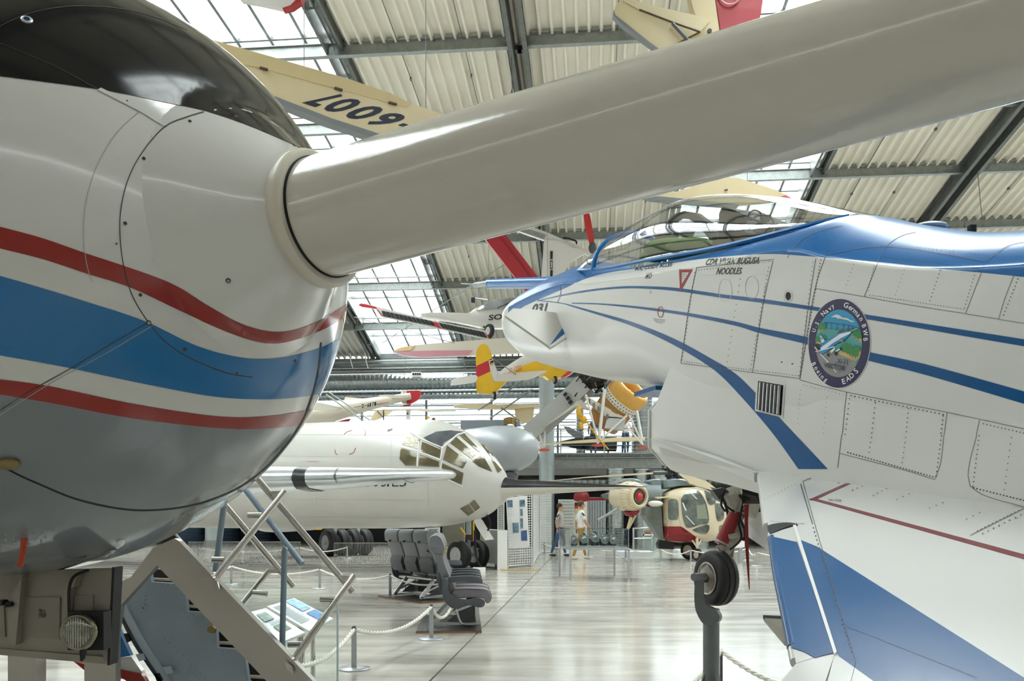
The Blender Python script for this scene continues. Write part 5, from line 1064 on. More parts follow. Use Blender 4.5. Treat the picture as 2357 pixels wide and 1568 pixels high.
# hanging wires
wg = 'thin suspension wires under the roof'
for i, (a, b) in enumerate((((1175, 75, 23.6), (1180, 235, 24.0)), ((1046, 790, 28), (815, 730, 30)), ((1160, 610, 26), (880, 790, 33)), ((1180, 200, 24), (1167, 250, 24)), ((2250, 395, 28), (2262, 520, 28)))):
    tag(MB().tube([P(*a), P(*b)], .012, 5).build('suspension_wire', M_galvd), ['thin steel wire hanging beside the twin roof beam', 'thin wire left of the solar aircraft', 'thin wire crossing the left roof light', 'short wire loop above the thick boom', 'thin wire hanging at the far right roof beam'][i], 'wire', wg)
# ================================================================== GALLERY EXHIBITS AND DUCTED LIFTER
z2b = zz(1300, 840, 7.13); z2 = zz(1100, 820, 3.92); zg = zz(730, 820, 7.366)
ga = thing('white_glider', 'white glider with red rudder and dark registration on the gallery', 'glider', P(830, 1045, 33))
def cone_body(a, b, r0, r1, n=20): return MB().tube([a, a.lerp(b, .25), a.lerp(b, .6), b], [r0, r0*.98, lerp(r0, r1, .6), r1], n)
M_gwarm = mat('glider_warm_white', 'DAD5C6', .35, 0, .15)
cone_body(P(690, 962, 33), P(945, 912, 34.2), .42, .13).build('fuselage', M_gwarm, ga, 50)
plate('rudder', gp(zg, smooth2([(1520, 585), (1640, 583), (1742, 588), (1760, 640), (1735, 715), (1660, 770), (1580, 806), (1520, 806)], 3)), 34.2, .1, mat('rudder_red', 'C9303A', .4), ga)
plate('fin', gp(zg, [(1430, 585), (1518, 585), (1518, 810), (1440, 800), (1400, 700)]), 34.2, .12, M_gwarm, ga)
plate('tailplane', gp(zg, [(1030, 660), (1180, 650), (1520, 668), (1490, 705), (1300, 712), (1110, 700)]), 33.8, .05, M_gwarm, ga)
plate('wing', gp(zg, [(-120, 770), (100, 800), (430, 880), (340, 915), (150, 930), (-120, 900)]), 32.4, .1, M_gwarm, ga)
plate('far_wing', gp(zg, [(475, 692), (560, 700), (860, 728), (700, 770), (450, 770)]), 34, .1, mat('glider_ivory', 'E6E0D2', .4), ga)
plate('belly_red', gp(zg, [(340, 1110), (480, 1070), (560, 1060), (510, 1110)]), 32.9, .2, mat('belly_maroon', '8A3A36', .4), ga)
plate('tail_keel', gp(zg, [(1390, 845), (1590, 812), (1570, 840), (1480, 858)]), 34, .1, mat('belly_maroon', '8A3A36', .4), ga)
for ch, x0, x1, y0, y1 in (('D', 757, 795, 880, 815), ('-', 808, 835, 845, 832), ('6', 848, 884, 866, 800), ('1', 890, 915, 860, 795), ('7', 928, 962, 850, 785), ('1', 968, 1002, 842, 778)):
    mb = MB(); text_flat(mb, ch, [P(*zg(x0, y0), 33.1), P(*zg(x1, y0-6), 33.1), P(*zg(x1, y1-6), 33.1), P(*zg(x0, y1), 33.1)], .04); mb.build('registration_letter', mat('letter_black', '2A2B2E', .5), ga)
plate('pin_stripe', gp(zg, [(605, 868), (740, 846), (738, 856), (620, 872)]), 33.0, .02, mat('flash_red', 'C22A2E', .4), ga)
plate('pin_stripe', gp(zg, [(1010, 812), (1215, 786), (1215, 792), (1012, 826)]), 33.2, .02, mat('flash_red', 'C22A2E', .4), ga)
for a, b in (((180, 600), (900, 1090)), ((150, 650), (800, 1110))): MB().tube([P(*zg(*a), 32.3), P(*zg(*b), 32.3)], .03, 6).build('stay_pole', M_galv, ga)
for a_, uu, vv in ((P(930, 908, 34.15), -7.6, 35.24), (P(760, 945, 33.3), -10.2, 31.32)): MB().tube([a_, H(uu, vv, roof_z(vv)-.44)], .007, 5).build('suspension_wire', M_galvd, ga)
t1 = thing('cream_tail', 'small cream tailplane with brace behind the white glider', 'glider', P(880, 1049, 39.4))
plate('tail_panel', gp(zg, [(900, 1080), (990, 920), (1280, 918), (1275, 940), (1120, 1035), (960, 1095)]), 39.4, .1, M_cream, t1); MB().tube([P(*zg(1020, 930), 39.3), P(*zg(1120, 1040), 39.3), P(*zg(1125, 920), 39.3), Vector((P(*zg(1125, 920), 39.3).x, 39.4, 4.1))], .03, 5).build('brace', M_ckgrey, t1)
t2 = thing('pylon_glider', 'pale parasol wing carried on a white pylon with dark round badge', 'glider', P(938, 1049, 39))
plate('wing', gp(zg, [(1090, 905), (1500, 888), (1800, 890), (2100, 915), (2350, 905), (2350, 925), (1900, 935), (1600, 905), (1200, 912)]), 38.9, .3, mat('glider_ivory', 'E6E0D2', .4), t2)
plate('pylon', gp(zg, [(1510, 900), (1585, 898), (1570, 1690), (1495, 1690)]), 39, .2, M_gwhite, t2); MB().lathe([(0, .05), (-.02, .045)], P(*zg(1533, 975), 38.95), (0, 1, 0), 14).build('badge', M_ckgrey, t2)
plate('wing_spur', gp(zg, [(1850, 1005), (1900, 1025), (1925, 1055), (1855, 1058)]), 39, .1, M_gy, t2)
t3 = thing('cream_high_wing', 'cream high wing aircraft with thin dark struts on the gallery', 'airplane', P(1200, 1045, 34))
plate('wing', gp(z2, [(-220, 440), (60, 430), (330, 440), (560, 438), (560, 452), (330, 475), (0, 465), (-220, 455)]), 34, .5, M_cream, t3)
plate('cabin', gp(z2, [(330, 445), (510, 450), (500, 560), (395, 600), (340, 560)]), 34.1, .8, mat('cabin_tan', 'D9CBA6', .4), t3)
for a, b in (((210, 465), (375, 585)), ((490, 300), (105, 565)), ((410, 220), (0, 490))): MB().tube([P(*z2(*a), 33.8), P(*z2(*b), 33.8)], .035, 6).build('strut', M_galvd, t3)
# ducted lifter
li = thing('ducted_lifter', 'silver tube craft with orange ducted fan on thin legs with red feet', 'aircraft', P(1376, 1036, 30))
M_or = mat('duct_orange', 'D9A650', .4, var=.1, scale=2); M_orb = mat('duct_brown', 'A87A42', .45, var=.2, scale=2)
LCp = P(1453, 896, 29.5); la = Vector((.57, -.45, .68)).normalized()
MB().lathe([(-1.55, .60), (-.62, .66)], LCp, la, 36, caps=False).build('duct_rear', M_orb, li, 50)
band_o = MB().lathe([(-.64, .655), (-.63, .675), (-.4, .69), (-.39, .67)], LCp, la, 36, caps=False).build('perforated_band', mat('band_cream', 'E6E0D0', .4), li, 50)
fx, fy, _ = frame_of(la)
for k in range(36):
    a = 2*math.pi*k/36
    for off_, t in ((0, -.57), (.09, -.46)): MB().lathe([(0, .022), (.012, .02)], LCp+la*t+(fx*math.cos(a+off_)+fy*math.sin(a+off_))*.682, fx*math.cos(a+off_)+fy*math.sin(a+off_), 6).build('band_hole', mat('black', '101012', .6), band_o)
MB().lathe([(-.4, .685), (-.05, .7), (.05, .685), (.1, .64), (.1, .58), (.04, .54), (-.1, .52), (-.7, .55)], LCp, la, 40, caps=False).build('duct_lip', M_or, li, 60)
MB().lathe([(-.75, .04), (-.5, .2), (-.2, .16), (-.05, .03)], LCp, la, 20).build('fan_hub', M_or, li, 50)
for k in range(6): a = k*1.047; e = fx*math.cos(a)+fy*math.sin(a); MB().bar(LCp-la*.4+e*.12, LCp-la*.45+e*.54, .3, .03, up=la).build('stator_vane', M_or, li)
MB().sphere(P(1510, 878, 29.6), .28, (1.3, .8, .7)).build('top_cap', M_gwhite, li, 60)
MB().bar(P(1222, 1000, 30.8), P(1318, 915, 30.3), .66, .62).build('tail_tube', mat('tube_silver', 'B9BBB8', .35, .4, var=.06, scale=2), li)
MB().bar(P(1318, 915, 30.3), P(1350, 884, 30.1), .62, .66).build('tube_collar', mat('tube_silver', 'B9BBB8', .35, .4), li)
for k in range(3): MB().bar(P(1298+6*k, 911+9*k, 29.9), P(1304+6*k, 905+9*k, 29.9), .16, .1).build('tube_slot', mat('black', '101012', .6), li)
plate('tail_fairing', gp(z2, [(600, 640), (820, 470), (920, 380), (1010, 480), (880, 450), (720, 560)]), 29.9, .4, M_gwarm, li)
mb = MB()
for k in range(46):
    a = P(*z2b(290+random.random()*360, 90+random.random()*260), 29.6+random.random()*.6); b = a+Vector((random.uniform(-.4, .4), random.uniform(-.2, .2), random.uniform(-.4, .4))); mb.tube([a, b], .02+.02*random.random(), 5)
mb.build('engine_plumbing', mat('engine_dark', '3B3733', .45, .5, var=.4, scale=9), li, kind='stuff')
MB().sphere(P(*z2b(470, 200), 30.1), .55, (1, 1, .75)).build('engine_block', mat('engine_dark', '3B3733', .45, .5, var=.4, scale=9), li, 60)
plate('keel_beam', gp(z2b, [(340, 480), (360, 510), (900, 820), (1000, 860), (960, 880), (700, 870), (420, 640), (330, 520)]), 29.3, .3, M_gwarm, li)
plate('belly_box', gp(z2b, [(700, 850), (860, 860), (1000, 880), (960, 1070), (660, 1030)]), 29.3, .4, mat('box_grey', 'C9CBC8', .4), li)
for k in range(5): x = 405+95*k*.78; MB().box(P(*z2b(x, 600+62*k), 29.25), (.07, .05, .16)).build('keel_clip', M_galvd, li)
for a, b, r in (((655, 400), (560, 1240), .055), ((345, 490), (545, 1240), .035), ((1020, 830), (560, 1260), .035), ((1180, 750), (1260, 1210), .05), ((1060, 830), (1280, 1310), .03), ((990, 980), (1275, 1310), .03), ((540, 1240), (545, 1310), .04)): MB().tube([P(*z2b(*a), 29.2), P(*z2b(*b), 29.2)], r, 8).build('leg_strut', mat('strut_white', 'E4E4E0', .35), li, 50)
for a, b in (((605, 620), (600, 820)), ((550, 690), (595, 830)), ((475, 690), (580, 830))): MB().tube([P(*z2(*a), 30.4), P(*z2(*b), 30.4)], .035, 8).build('leg_strut', mat('strut_white', 'E4E4E0', .35), li, 50)
for x, y, d in ((1376, 1025, 29.2), (1480, 1031, 29.2), (1252, 1036, 30.4)): MB().lathe([(-.03, .1), (-.02, .2), (.01, .21), (.03, .05)], P(x, y, d), (0, .1, 1), 20).build('foot_pad', mat('pad_red', 'D9573F', .45), li, 50)
yb = thing('yellow_sling', 'crumpled yellow sling bag hanging under the orange ducted fan', 'sling', P(1333, 985, 29.2))
for c in ([(180, 760), (200, 710), (265, 690), (270, 780), (300, 850), (230, 890)], [(250, 870), (330, 835), (375, 930), (350, 960), (270, 960)], [(230, 950), (290, 950), (300, 1040), (260, 1055), (225, 1000)]): pillow('fold', gp(z2b, c), 29.0, .25, mat('sling_yellow', 'D9A92F', .6, var=.25, scale=14), yb)
MB().tube([P(*z2b(370, 950), 29), P(*z2b(560, 1220), 29), P(*z2b(720, 1390), 29)], .025, 6).build('strap', mat('sling_yellow', 'D9A92F', .6), yb)
lw = tag(plate('pale_long_wing', [(1255, 1022), (1330, 1014), (1420, 1007), (1485, 1006), (1485, 1014), (1400, 1017), (1300, 1021), (1255, 1025)], 35.6, .25, M_cream), 'long thin cream wing passing behind the red feet', 'glider wing')
ge = thing('dark_jet_engine', 'long dark jet engine with grey fin on a gallery stand', 'engine', P(1360, 1045, 41))
MB().lathe([(0, .1), (.6, .24), (1.0, .3), (1.05, .26), (1.2, .34), (2.6, .36), (2.62, .3)], P(1292, 1020, 41.2), (1, 0, -.02), 22).build('casing', mat('engine_casing', '4A4E50', .4, .5), ge, 40)
MB().prism(pts3(gp(z2, [(770, 630), (830, 640), (960, 720), (900, 755), (810, 690)]), 41.2), (0, .1, 0)).build('fin', M_gg2, ge)
for x in (1345, 1400): MB().tube([P(x, 1027, 41.2), P(x, 1045, 41.2)], .05, 6).build('stand_leg', M_galvd, ge)
# ================================================================== HELICOPTER
zh = zz(1380, 1060, 7.128)
he = thing('helicopter', 'cream and red twin rotor helicopter with big round cabin windows', 'helicopter', (P(1590, 1250, 27.6).x, 28.2, 0))
M_hc = mat('helicopter_cream', 'DCCEB0', .4, 0, .15, var=.04, scale=2); M_hr = mat('helicopter_red', '8E1D26', .4, 0, .15); M_hg = mat('helicopter_greyblue', '869498', .45, var=.08, scale=3)
cab = gp(zh, [(1025, 640), (1020, 800), (1040, 1080), (1065, 1300), (1300, 1345), (1600, 1340), (1900, 1310), (2000, 1200), (2050, 1000), (2045, 850), (1990, 690), (1900, 560), (1700, 470), (1500, 430), (1300, 440), (1150, 480), (1050, 540)])
cm = pillow_mb(cab, 27.3, 1.7, .86, 3); hb = cm.bvh(); cm.build('cabin', M_hc, he, 50)
def hdec(name, pts, m, off=.01, sm=True):
    p = gp(zh, pts); p = smooth2(p+[p[0]], 4)[:-1] if sm else p
    mb = MB(); decal_poly(mb, p, hb, off, 5); return mb.build(name, m, he, 60)
M_hw = mat('cabin_window', '6F7670', .1, .2, .5, var=.5, scale=4)
hdec('front_window', [(1335, 640), (1400, 545), (1530, 485), (1640, 520), (1720, 640), (1765, 760), (1790, 1015), (1640, 1060), (1450, 1110), (1385, 1020), (1350, 850)], M_hw)
hdec('side_window', [(1125, 665), (1165, 635), (1255, 640), (1290, 700), (1292, 940), (1240, 978), (1150, 970), (1125, 900)], M_hw)
hdec('chin_window', [(1520, 1140), (1650, 1085), (1780, 1055), (1802, 1120), (1755, 1200), (1640, 1200), (1550, 1165)], M_hw)
hdec('right_window', [(1715, 495), (1800, 530), (1870, 600), (1905, 690), (1790, 720)], M_hw); hdec('right_window', [(1885, 705), (1985, 715), (2035, 830), (2030, 960), (1930, 985)], M_hw); hdec('right_chin_window', [(1960, 1080), (2010, 1060), (2000, 1150), (1955, 1160)], M_hw)
hdec('red_band', [(1040, 1085), (1340, 1085), (1345, 1180), (1385, 1250), (1420, 1310), (1700, 1335), (1500, 1343), (1075, 1312)], M_hr, .012, False)
hdec('green_seat', [(1590, 740), (1730, 720), (1780, 960), (1600, 960)], mat('seat_green', '8C937E', .6), .014, False)
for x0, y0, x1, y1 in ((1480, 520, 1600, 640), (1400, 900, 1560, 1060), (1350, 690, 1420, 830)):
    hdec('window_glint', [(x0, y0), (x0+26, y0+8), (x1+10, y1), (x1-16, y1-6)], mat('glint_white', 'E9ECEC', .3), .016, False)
hdec('door_patch', [(1050, 970), (1112, 972), (1112, 1040), (1050, 1040)], mat('patch_white', 'E6E2D8', .5), .012, False)
mb = MB(); decal_line(mb, gp(zh, [(1320, 600), (1305, 800), (1325, 1000), (1345, 1090)]), 2.5, hb, .02, 4); mb.build('door_pillar', M_hc, he)
pillow('gearbox_cowl', gp(zh, [(1000, 330), (1150, 300), (1350, 310), (1480, 360), (1560, 430), (1300, 440), (1030, 470), (1000, 420)]), 27.6, 1.3, M_hg, he)
pillow('gearbox_cowl', gp(zh, [(750, 340), (830, 315), (1000, 320), (1010, 430), (850, 430), (760, 380)]), 27.8, 1.0, M_hg, he)
MB().lathe([(0, .3), (.5, .34), (1.0, .36)], P(*zh(1010, 540), 27.9), (-1, .1, -.05), 20).build('engine_arm', M_hg, he, 40)
plate('roof_ledge', gp(zh, [(900, 600), (1150, 590), (1160, 605), (960, 630)]), 27.2, .8, M_hc, he)
MB().prism(pts3(gp(zh, [(735, 900), (755, 770), (1015, 750), (1050, 1300), (985, 1270)]), 27.8), (0, .9, 0)).build('hopper', mat('hopper_grey', '7E8580', .5, var=.1, scale=4), he)
# engine pod
ec = P(*zh(660, 595), 26.8); ea = Vector((.52, -.85, -.03)).normalized()
MB().lathe([(-1.35, .03), (-1.3, .18), (-1.1, .36), (-.8, .46), (-.5, .48), (-.2, .44), (-.02, .36), (.03, .31), (.02, .27), (-.06, .255)], ec, ea, 36, caps=False).build('engine_pod', M_hc, he, 50)
ex, ey, _ = frame_of(ea)
MB().lathe([(-.08, .26), (-.09, .01)], ec, ea, 30).build('intake_fan', mat('black', '101012', .6), he)
for k in range(24): a = 2*math.pi*k/24; e = ex*math.cos(a)+ey*math.sin(a); MB().bar(ec+e*.12-ea*.05, ec+e*.25-ea*.05, .01, .02, up=ea).build('fan_vane', mat('vane_tan', 'B9A98A', .4), he)
for k in range(30): a = 2*math.pi*k/30; e = ex*math.cos(a)+ey*math.sin(a); MB().bar(ec+e*.375-ea*.02, ec+e*.475-ea*.4, .012, .02, up=e).build('cowl_gill', mat('gill_tan', 'C9B996', .4), he)
MB().sphere(ec-ea*.04, .125, (1, 1, 1)).build('spinner', mat('spinner_red', 'C62D3D', .35), he, 60)
pillow('pod_belly', gp(zh, [(400, 845), (500, 830), (650, 820), (600, 900), (500, 915), (430, 900)]), 27.0, .6, M_hr, he)
pillow('pod_top_cowl', gp(zh, [(280, 370), (360, 310), (520, 295), (640, 320), (660, 360), (500, 380)]), 27.2, .7, M_hg, he)
for a, b, r in (((520, 920), (465, 1120), .05), ((600, 880), (480, 1110), .04), ((300, 795), (-20, 985), .05)): MB().tube([P(*zh(*a), 27.2), P(*zh(*b), 27.4)], r, 8).build('pod_strut', M_hc if a[0] > 400 else M_galv, he, 50)
# rotor
plate('rotor_blade', gp(zh, [(890, 195), (890, 222), (400, 255), (-200, 285), (-960, 355), (-960, 350), (-200, 268), (400, 225)]), 27.6, .16, mat('blade_cream', 'D8CBB4', .45), he)
plate('rotor_blade', gp(zh, [(1290, 215), (1460, 235), (1780, 355), (1915, 460), (1890, 500), (1700, 440), (1480, 385), (1450, 340)]), 27.4, .16, M_hc, he)
MB().tube([P(*zh(880, 210), 27.6), P(*zh(1100, 205), 27.8)], .06, 8).build('blade_grip', M_ckgrey, he, 50)
hubm = MB()
for k in range(40):
    a = P(*zh(1060+random.random()*230, 90+random.random()*200), 27.7+random.random()*.4); b = a+Vector((random.uniform(-.15, .15), random.uniform(-.1, .1), random.uniform(-.2, .2))); hubm.tube([a, b], .03, 5)
hubm.build('hub_linkage', mat('hub_dark', '2E3032', .4, .5), he, kind='stuff')
MB().tube([P(*zh(1150, 80), 27.9), P(*zh(1150, 310), 27.9)], .1, 12).build('rotor_mast', M_ckgrey, he, 50)
# undercarriage
MB().tube([P(*zh(1600, 1270), 27.3), P(*zh(1605, 1450), 27.3)], .045, 8).build('nose_leg', M_hc, he, 50)
for x in (1520, 1665): MB().tube([P(*zh(x, 1310), 27.4), P(*zh(1600, 1430), 27.3)], .025, 6).build('nose_brace', M_hc, he)
wheel('nose_wheel', Vector((P(1605, 1268, 27.3).x, 27.3, .2)), (-.85, -.5, 0), .2, .12, he, 'CFC6B2', 20)
wheel('main_wheel', Vector((P(*zh(1470, 1430), 28.3).x, 28.3, .3)), (-.7, -.7, 0), .3, .2, he, 'BDB7AB', 24)
MB().prism(pts3(gp(zh, [(1000, 1300), (1230, 1350), (1220, 1460), (980, 1450), (960, 1380)]), 28.2), (0, .5, 0)).build('spray_gear', mat('spray_dark', '2C2C2B', .5), he)
MB().tube([P(*zh(1470, 1400), 28.3), P(*zh(1500, 1340), 28.3)], .06, 8).build('main_leg', M_hc, he)
MB().sphere(P(*zh(915, 710), 27.2), .16, (1.5, .6, .6)).build('lamp_fairing', mat('patch_white', 'E6E2D8', .5), he, 60)
# red tail fin behind
rb = thing('red_tail_fin', 'dark red boxy tail fin on a red boom below the white probe', 'tail fin', P(1340, 1160, 30))
z3z = zz(1150, 1050, 3.92)
pillow('fin', gp(z3z, [(675, 340), (720, 330), (795, 332), (798, 405), (680, 405)]), 30, .4, M_hr, rb, .95); plate('boom', gp(z3z, [(798, 378), (960, 374), (965, 400), (798, 402)]), 30.1, .2, M_hr, rb); pillow('exhaust', gp(z3z, [(915, 350), (960, 335), (1005, 340), (1005, 385), (930, 385)]), 30, .4, M_galvd, rb)
# ================================================================== EXHIBITS ON THE FLOOR
M_fab = mat('seat_leather', '6F7175', .5, 0, .1, bump=.25, bscale=14, var=.06, scale=8); M_fabd = mat('seat_leather_dark', '4C4E52', .5, bump=.2, bscale=18)
M_arm = mat('armrest_grey', '4B4F55', .4); M_alu = mat('seat_aluminium', 'C9CBCB', .3, .7); M_pipe = mat('piping_maroon', '6B2B33', .5)
def rprism(mb, prof, y0, y1, rnd=.02):            # side profile (x,z) swept along y, edges rounded
    cx_ = sum(p[0] for p in prof)/len(prof); cz_ = sum(p[1] for p in prof)/len(prof); rg = []
    for y, k in ((y0, .93), (y0+rnd, 1), (y1-rnd, 1), (y1, .93)): rg.append([Vector((cx_+(x-cx_)*k, y, cz_+(z-cz_)*k)) for x, z in prof])
    return mb.loft(rg, True, True)
def s2(pts, n=4): q = smooth2(list(pts)+[pts[0]], n)[:-1]; return q
def make_seats():
    root = thing('airliner_seat_row', 'x', 'seat row', (0, 0, 0), 'airliner seat rows on boards')
    back = s2([(-.10, .46), (-.17, .62), (-.24, .85), (-.30, 1.02), (-.33, 1.12), (-.28, 1.17), (-.20, 1.15), (-.155, 1.04), (-.16, .9), (-.08, .68), (0, .5), (-.02, .44)])
    head = s2([(-.33, .98), (-.345, 1.12), (-.30, 1.19), (-.20, 1.18), (-.15, 1.08), (-.14, .99), (-.2, .95)])
    cush = s2([(-.06, .40), (-.04, .49), (.12, .51), (.36, .50), (.44, .46), (.45, .38), (.40, .33), (.34, .40), (.1, .40)])
    for i in range(3):
        y = (i-1)*.5
        b = rprism(MB(), back, y-.22, y+.22).build('backrest', M_fab, root, 50); rprism(MB(), head, y-.225, y+.225).build('headrest_cover', M_fab, b, 50)
        rprism(MB(), s2([(-.245, .62), (-.19, .48), (-.15, .46), (-.15, .62), (-.2, .74)]), y-.19, y+.19).build('seat_pocket', M_fabd, b, 50)
        MB().tube([Vector((-.34, y-.02, 1.0)), Vector((-.37, y, .99)), Vector((-.335, y+.02, .97))], .012, 6).build('coat_hook', mat('black', '101012', .6), b)
        c = rprism(MB(), cush, y-.235, y+.235, .03).build('seat_cushion', M_fab, root, 50)
        MB().tube([Vector((x, y-.237, z)) for x, z in cush]+[Vector((cush[0][0], y-.237, cush[0][1]))], .005, 5).build('piping', M_pipe, c)
    for i in range(4):
        y = -.75+.5*i; arm = s2([(-.12, .585), (-.1, .66), (.1, .68), (.3, .67), (.34, .62), (.32, .585), (.1, .60)])
        rprism(MB(), arm, y-.028, y+.028, .01).build('armrest', M_arm, root, 50)
    for y in (-.77, .77):
        sh_ = s2([(-.17, .66), (-.1, .64), (-.1, .5), (-.02, .42), (.12, .38), (.3, .40), (.37, .36), (.36, .3), (.3, .28), (.15, .31), (.02, .26), (-.08, .3), (-.16, .42)])
        rprism(MB(), sh_, y-.02, y+.02, .008).build('side_shell', M_arm, root, 50)
    MB().tube([(-.02, -.72, .33), (-.02, .72, .33)], .03, 10).tube([(.26, -.72, .33), (.26, .72, .33)], .03, 10).build('seat_beam', M_alu, root, 50)
    for y in (-.45, .45):
        l = MB().bar((-.02, y, .33), (-.28, y, .04), .03, .06).bar((.27, y, .33), (.29, y, .03), .035, .05).bar((-.3, y, .035), (.31, y, .035), .03, .03).bar((-.2, y, .12), (.26, y, .3), .02, .03).build('leg_frame', M_alu, root)
        MB().prism([Vector((-.12, y+.03, .06)), Vector((.2, y+.03, .3)), Vector((.25, y+.03, .3)), Vector((.25, y+.03, .06))], (0, .012, 0)).build('leg_panel', mat('leg_panel', '55595D', .4), l)
    for y in (-.62, .62): MB().tube(crom([Vector((-.0, y, .32)), Vector((.02, y, .2)), Vector((.06, y, .08)), Vector((.12, y, .05)), Vector((.28, y, .05))], 4), .014, 8).build('baggage_bar', M_alu, root, 50)
    MB().box((.18, 0, .2), (.08, .7, .26)).build('electronics_box', mat('black_box', '26272A', .5), root)
    return root
seat0 = make_seats()
s0 = Vector((P(1040, 1, 10.9).x, 11.75, .03)); seat0.location = s0; seat0.rotation_euler = (0, 0, math.radians(3)); seat0['label'] = 'grey leather airliner seat row seen end on, nearer of two'
s1p = Vector((P(968, 1, 15.1).x, 15.25, .03)); copy_thing(seat0, s1p, math.radians(37), 'grey leather airliner seat row with three backs turned, farther of two')
def board(c, rz, sx, sy, label):
    R = Matrix.Rotation(rz, 3, 'Z'); t = thing('display_board', label, 'board', (c.x, c.y, 0), 'boards under the airliner seats')
    MB().box(Vector((c.x, c.y, .012)), (sx, sy, .022), R).build('plywood', mat('plywood_edge', '8B6A4C', .6), t); MB().box(Vector((c.x, c.y, .026)), (sx-.004, sy-.004, .006), R).build('top_sheet', mat('board_black', '3A3836', .35), t)
board(s0+Vector((-.08, -.02, 0)), math.radians(3), .82, 1.75, 'dark board with plywood edge under the nearer seat row'); board(s1p+Vector((-.05, -.04, 0)), math.radians(37), .8, 1.5, 'dark board with plywood edge under the farther seat row')
# rope posts
M_post2 = mat('post_aluminium', 'B3B7BB', .35, .6); M_rope = mat('rope_white', 'E6E3DA', .7)
def make_post():
    r = thing('rope_post', 'x', 'rope post', (0, 0, 0), 'low aluminium rope posts')
    MB().lathe([(0, .155), (.012, .155), (.02, .145), (.022, .03)], (0, 0, 0), (0, 0, 1), 32).build('base', M_post2, r, 40)
    MB().box((0, 0, .215), (.048, .03, .39)).build('stem', M_post2, r); MB().box((0, 0, .405), (.03, .045, .025)).build('rope_clip', M_ckgrey, r); return r
post0 = make_post()
PX = [(815, 1541, 'low aluminium rope post nearest the glass stair panel'), (993, 1472, 'low aluminium rope post in front of the nearer seat row'), (898, 1374, 'low aluminium rope post left of the farther seat row'), (736, 1356, 'low aluminium rope post seen behind the sloping handrails'), (532, 1346, 'low aluminium rope post seen behind the grey-blue stay'),
      (1521, 1294, 'low aluminium rope post right of the glass display case'), (1354, 1283, 'low aluminium rope post behind the glass display case'), (1253, 1277, 'low aluminium rope post beside the mesh wall'), (1742, 1303, 'low aluminium rope post under the jet wing root'), (1722, 1290, 'low aluminium rope post right of the nose wheel'), (1440, 1286, 'low aluminium rope post behind the right legs of the display case'), (1590, 1296, 'low aluminium rope post left of the helicopter nose wheel'),
      (456, 1290, 'low aluminium rope post at far left before the fence'), (690, 1288, 'low aluminium rope post in front of the far fence'), (800, 1286, 'low aluminium rope post by the main wheels')]
POST = {}
for i, (x, y, lb) in enumerate(PX):
    g_ = G(x, y); o = post0 if i == 0 else copy_thing(post0); o.location = g_; o.rotation_euler = (0, 0, random.random()*.5); o['label'] = lb; POST[i] = g_+Vector((0, 0, .385))
def rope(a, b, sag, label, r=.02, strands=True):
    a, b = Vector(a), Vector(b); n = 26; path = [a.lerp(b, k/n)-Vector((0, 0, sag*4*(k/n)*(1-k/n))) for k in range(n+1)]
    if not strands: return tag(MB().tube(path, r, 6).build('barrier_rope', M_rope, None, 60), label, 'rope', 'white barrier ropes')
    L = (b-a).length; fine = []; m = int(L/.014)
    for k in range(m+1): t = k/m; fine.append(a.lerp(b, t)-Vector((0, 0, sag*4*t*(1-t))))
    root = thing('barrier_rope', label, 'rope', a, 'white barrier ropes')
    ax = (b-a).normalized(); u = ax.cross(Vector((0, 0, 1))).normalized(); w = u.cross(ax)
    for s in range(3): MB().tube([p+(u*math.cos(k*.42+s*2.094)+w*math.sin(k*.42+s*2.094))*r*.55 for k, p in enumerate(fine)], r*.55, 6).build('strand', M_rope, root, 60)
    return root
rope(POST[0], POST[1], .14, 'white twisted rope sagging between the two nearest posts', .02)
rope(G(655, 1640)+Vector((0, 0, .36)), POST[0], .12, 'white twisted rope rising from lower left to the nearest post', .02)
rope(POST[1], Vector((s0.x-.02, s0.y-.82, .3)), .12, 'white rope running behind the nearer seat row', .018)
rope(POST[3], POST[2], .13, 'white rope sagging left of the farther seat row', .018); rope(POST[4], POST[3], .13, 'white rope sagging behind the handrails', .018); rope(G(380, 1372)+Vector((0, 0, .385)), POST[4], .12, 'white rope vanishing behind the airliner nose', .018)
rope(POST[2], Vector((s1p.x+.5, s1p.y-.9, .36)), .1, 'white rope passing in front of the farther seat row', .015)
for a, b, lb in ((7, 6, 'thin white rope between mesh wall and display case'), (6, 10, 'thin white rope behind the display case'), (10, 5, 'thin white rope right behind the display case'), (5, 11, 'thin white rope right of the display case'), (11, 9, 'thin white rope below the helicopter'), (9, 8, 'thin white rope beyond the nose wheel'), (12, 13, 'thin white rope along the far fence, left stretch'), (13, 14, 'thin white rope along the far fence, right stretch')):
    rope(POST[a], POST[b], .14, lb, .018, False)
rope(POST[8], G(1900, 1303)+Vector((0, 0, .385)), .14, 'thin white rope running right under the wing', .018, False)
# dark rope post and heavy rope near the wheel stand
hp = thing('dark_rope_post', 'thin dark post holding a heavy rope beside the wheel stand', 'rope post', (P(1660, 1, 7.0).x, 7.0, 0)); MB().box((P(1660, 1, 7.0).x, 7.0, .2), (.02, .02, .4)).build('stem', M_ckgrey, hp); MB().lathe([(0, .12), (.012, .12), (.014, .02)], (P(1660, 1, 7.0).x, 7.0, 0), (0, 0, 1), 24).build('base', M_ckgrey, hp, 40)
hp_t = Vector((P(1660, 1, 7.0).x, 7.0, .395)); rope(hp_t, P(1850, 1590, 6.2), .05, 'heavy beige rope running right from the dark post', .02); rope(P(1500, 1640, 6.2), hp_t, .06, 'heavy beige rope running left from the dark post', .02)
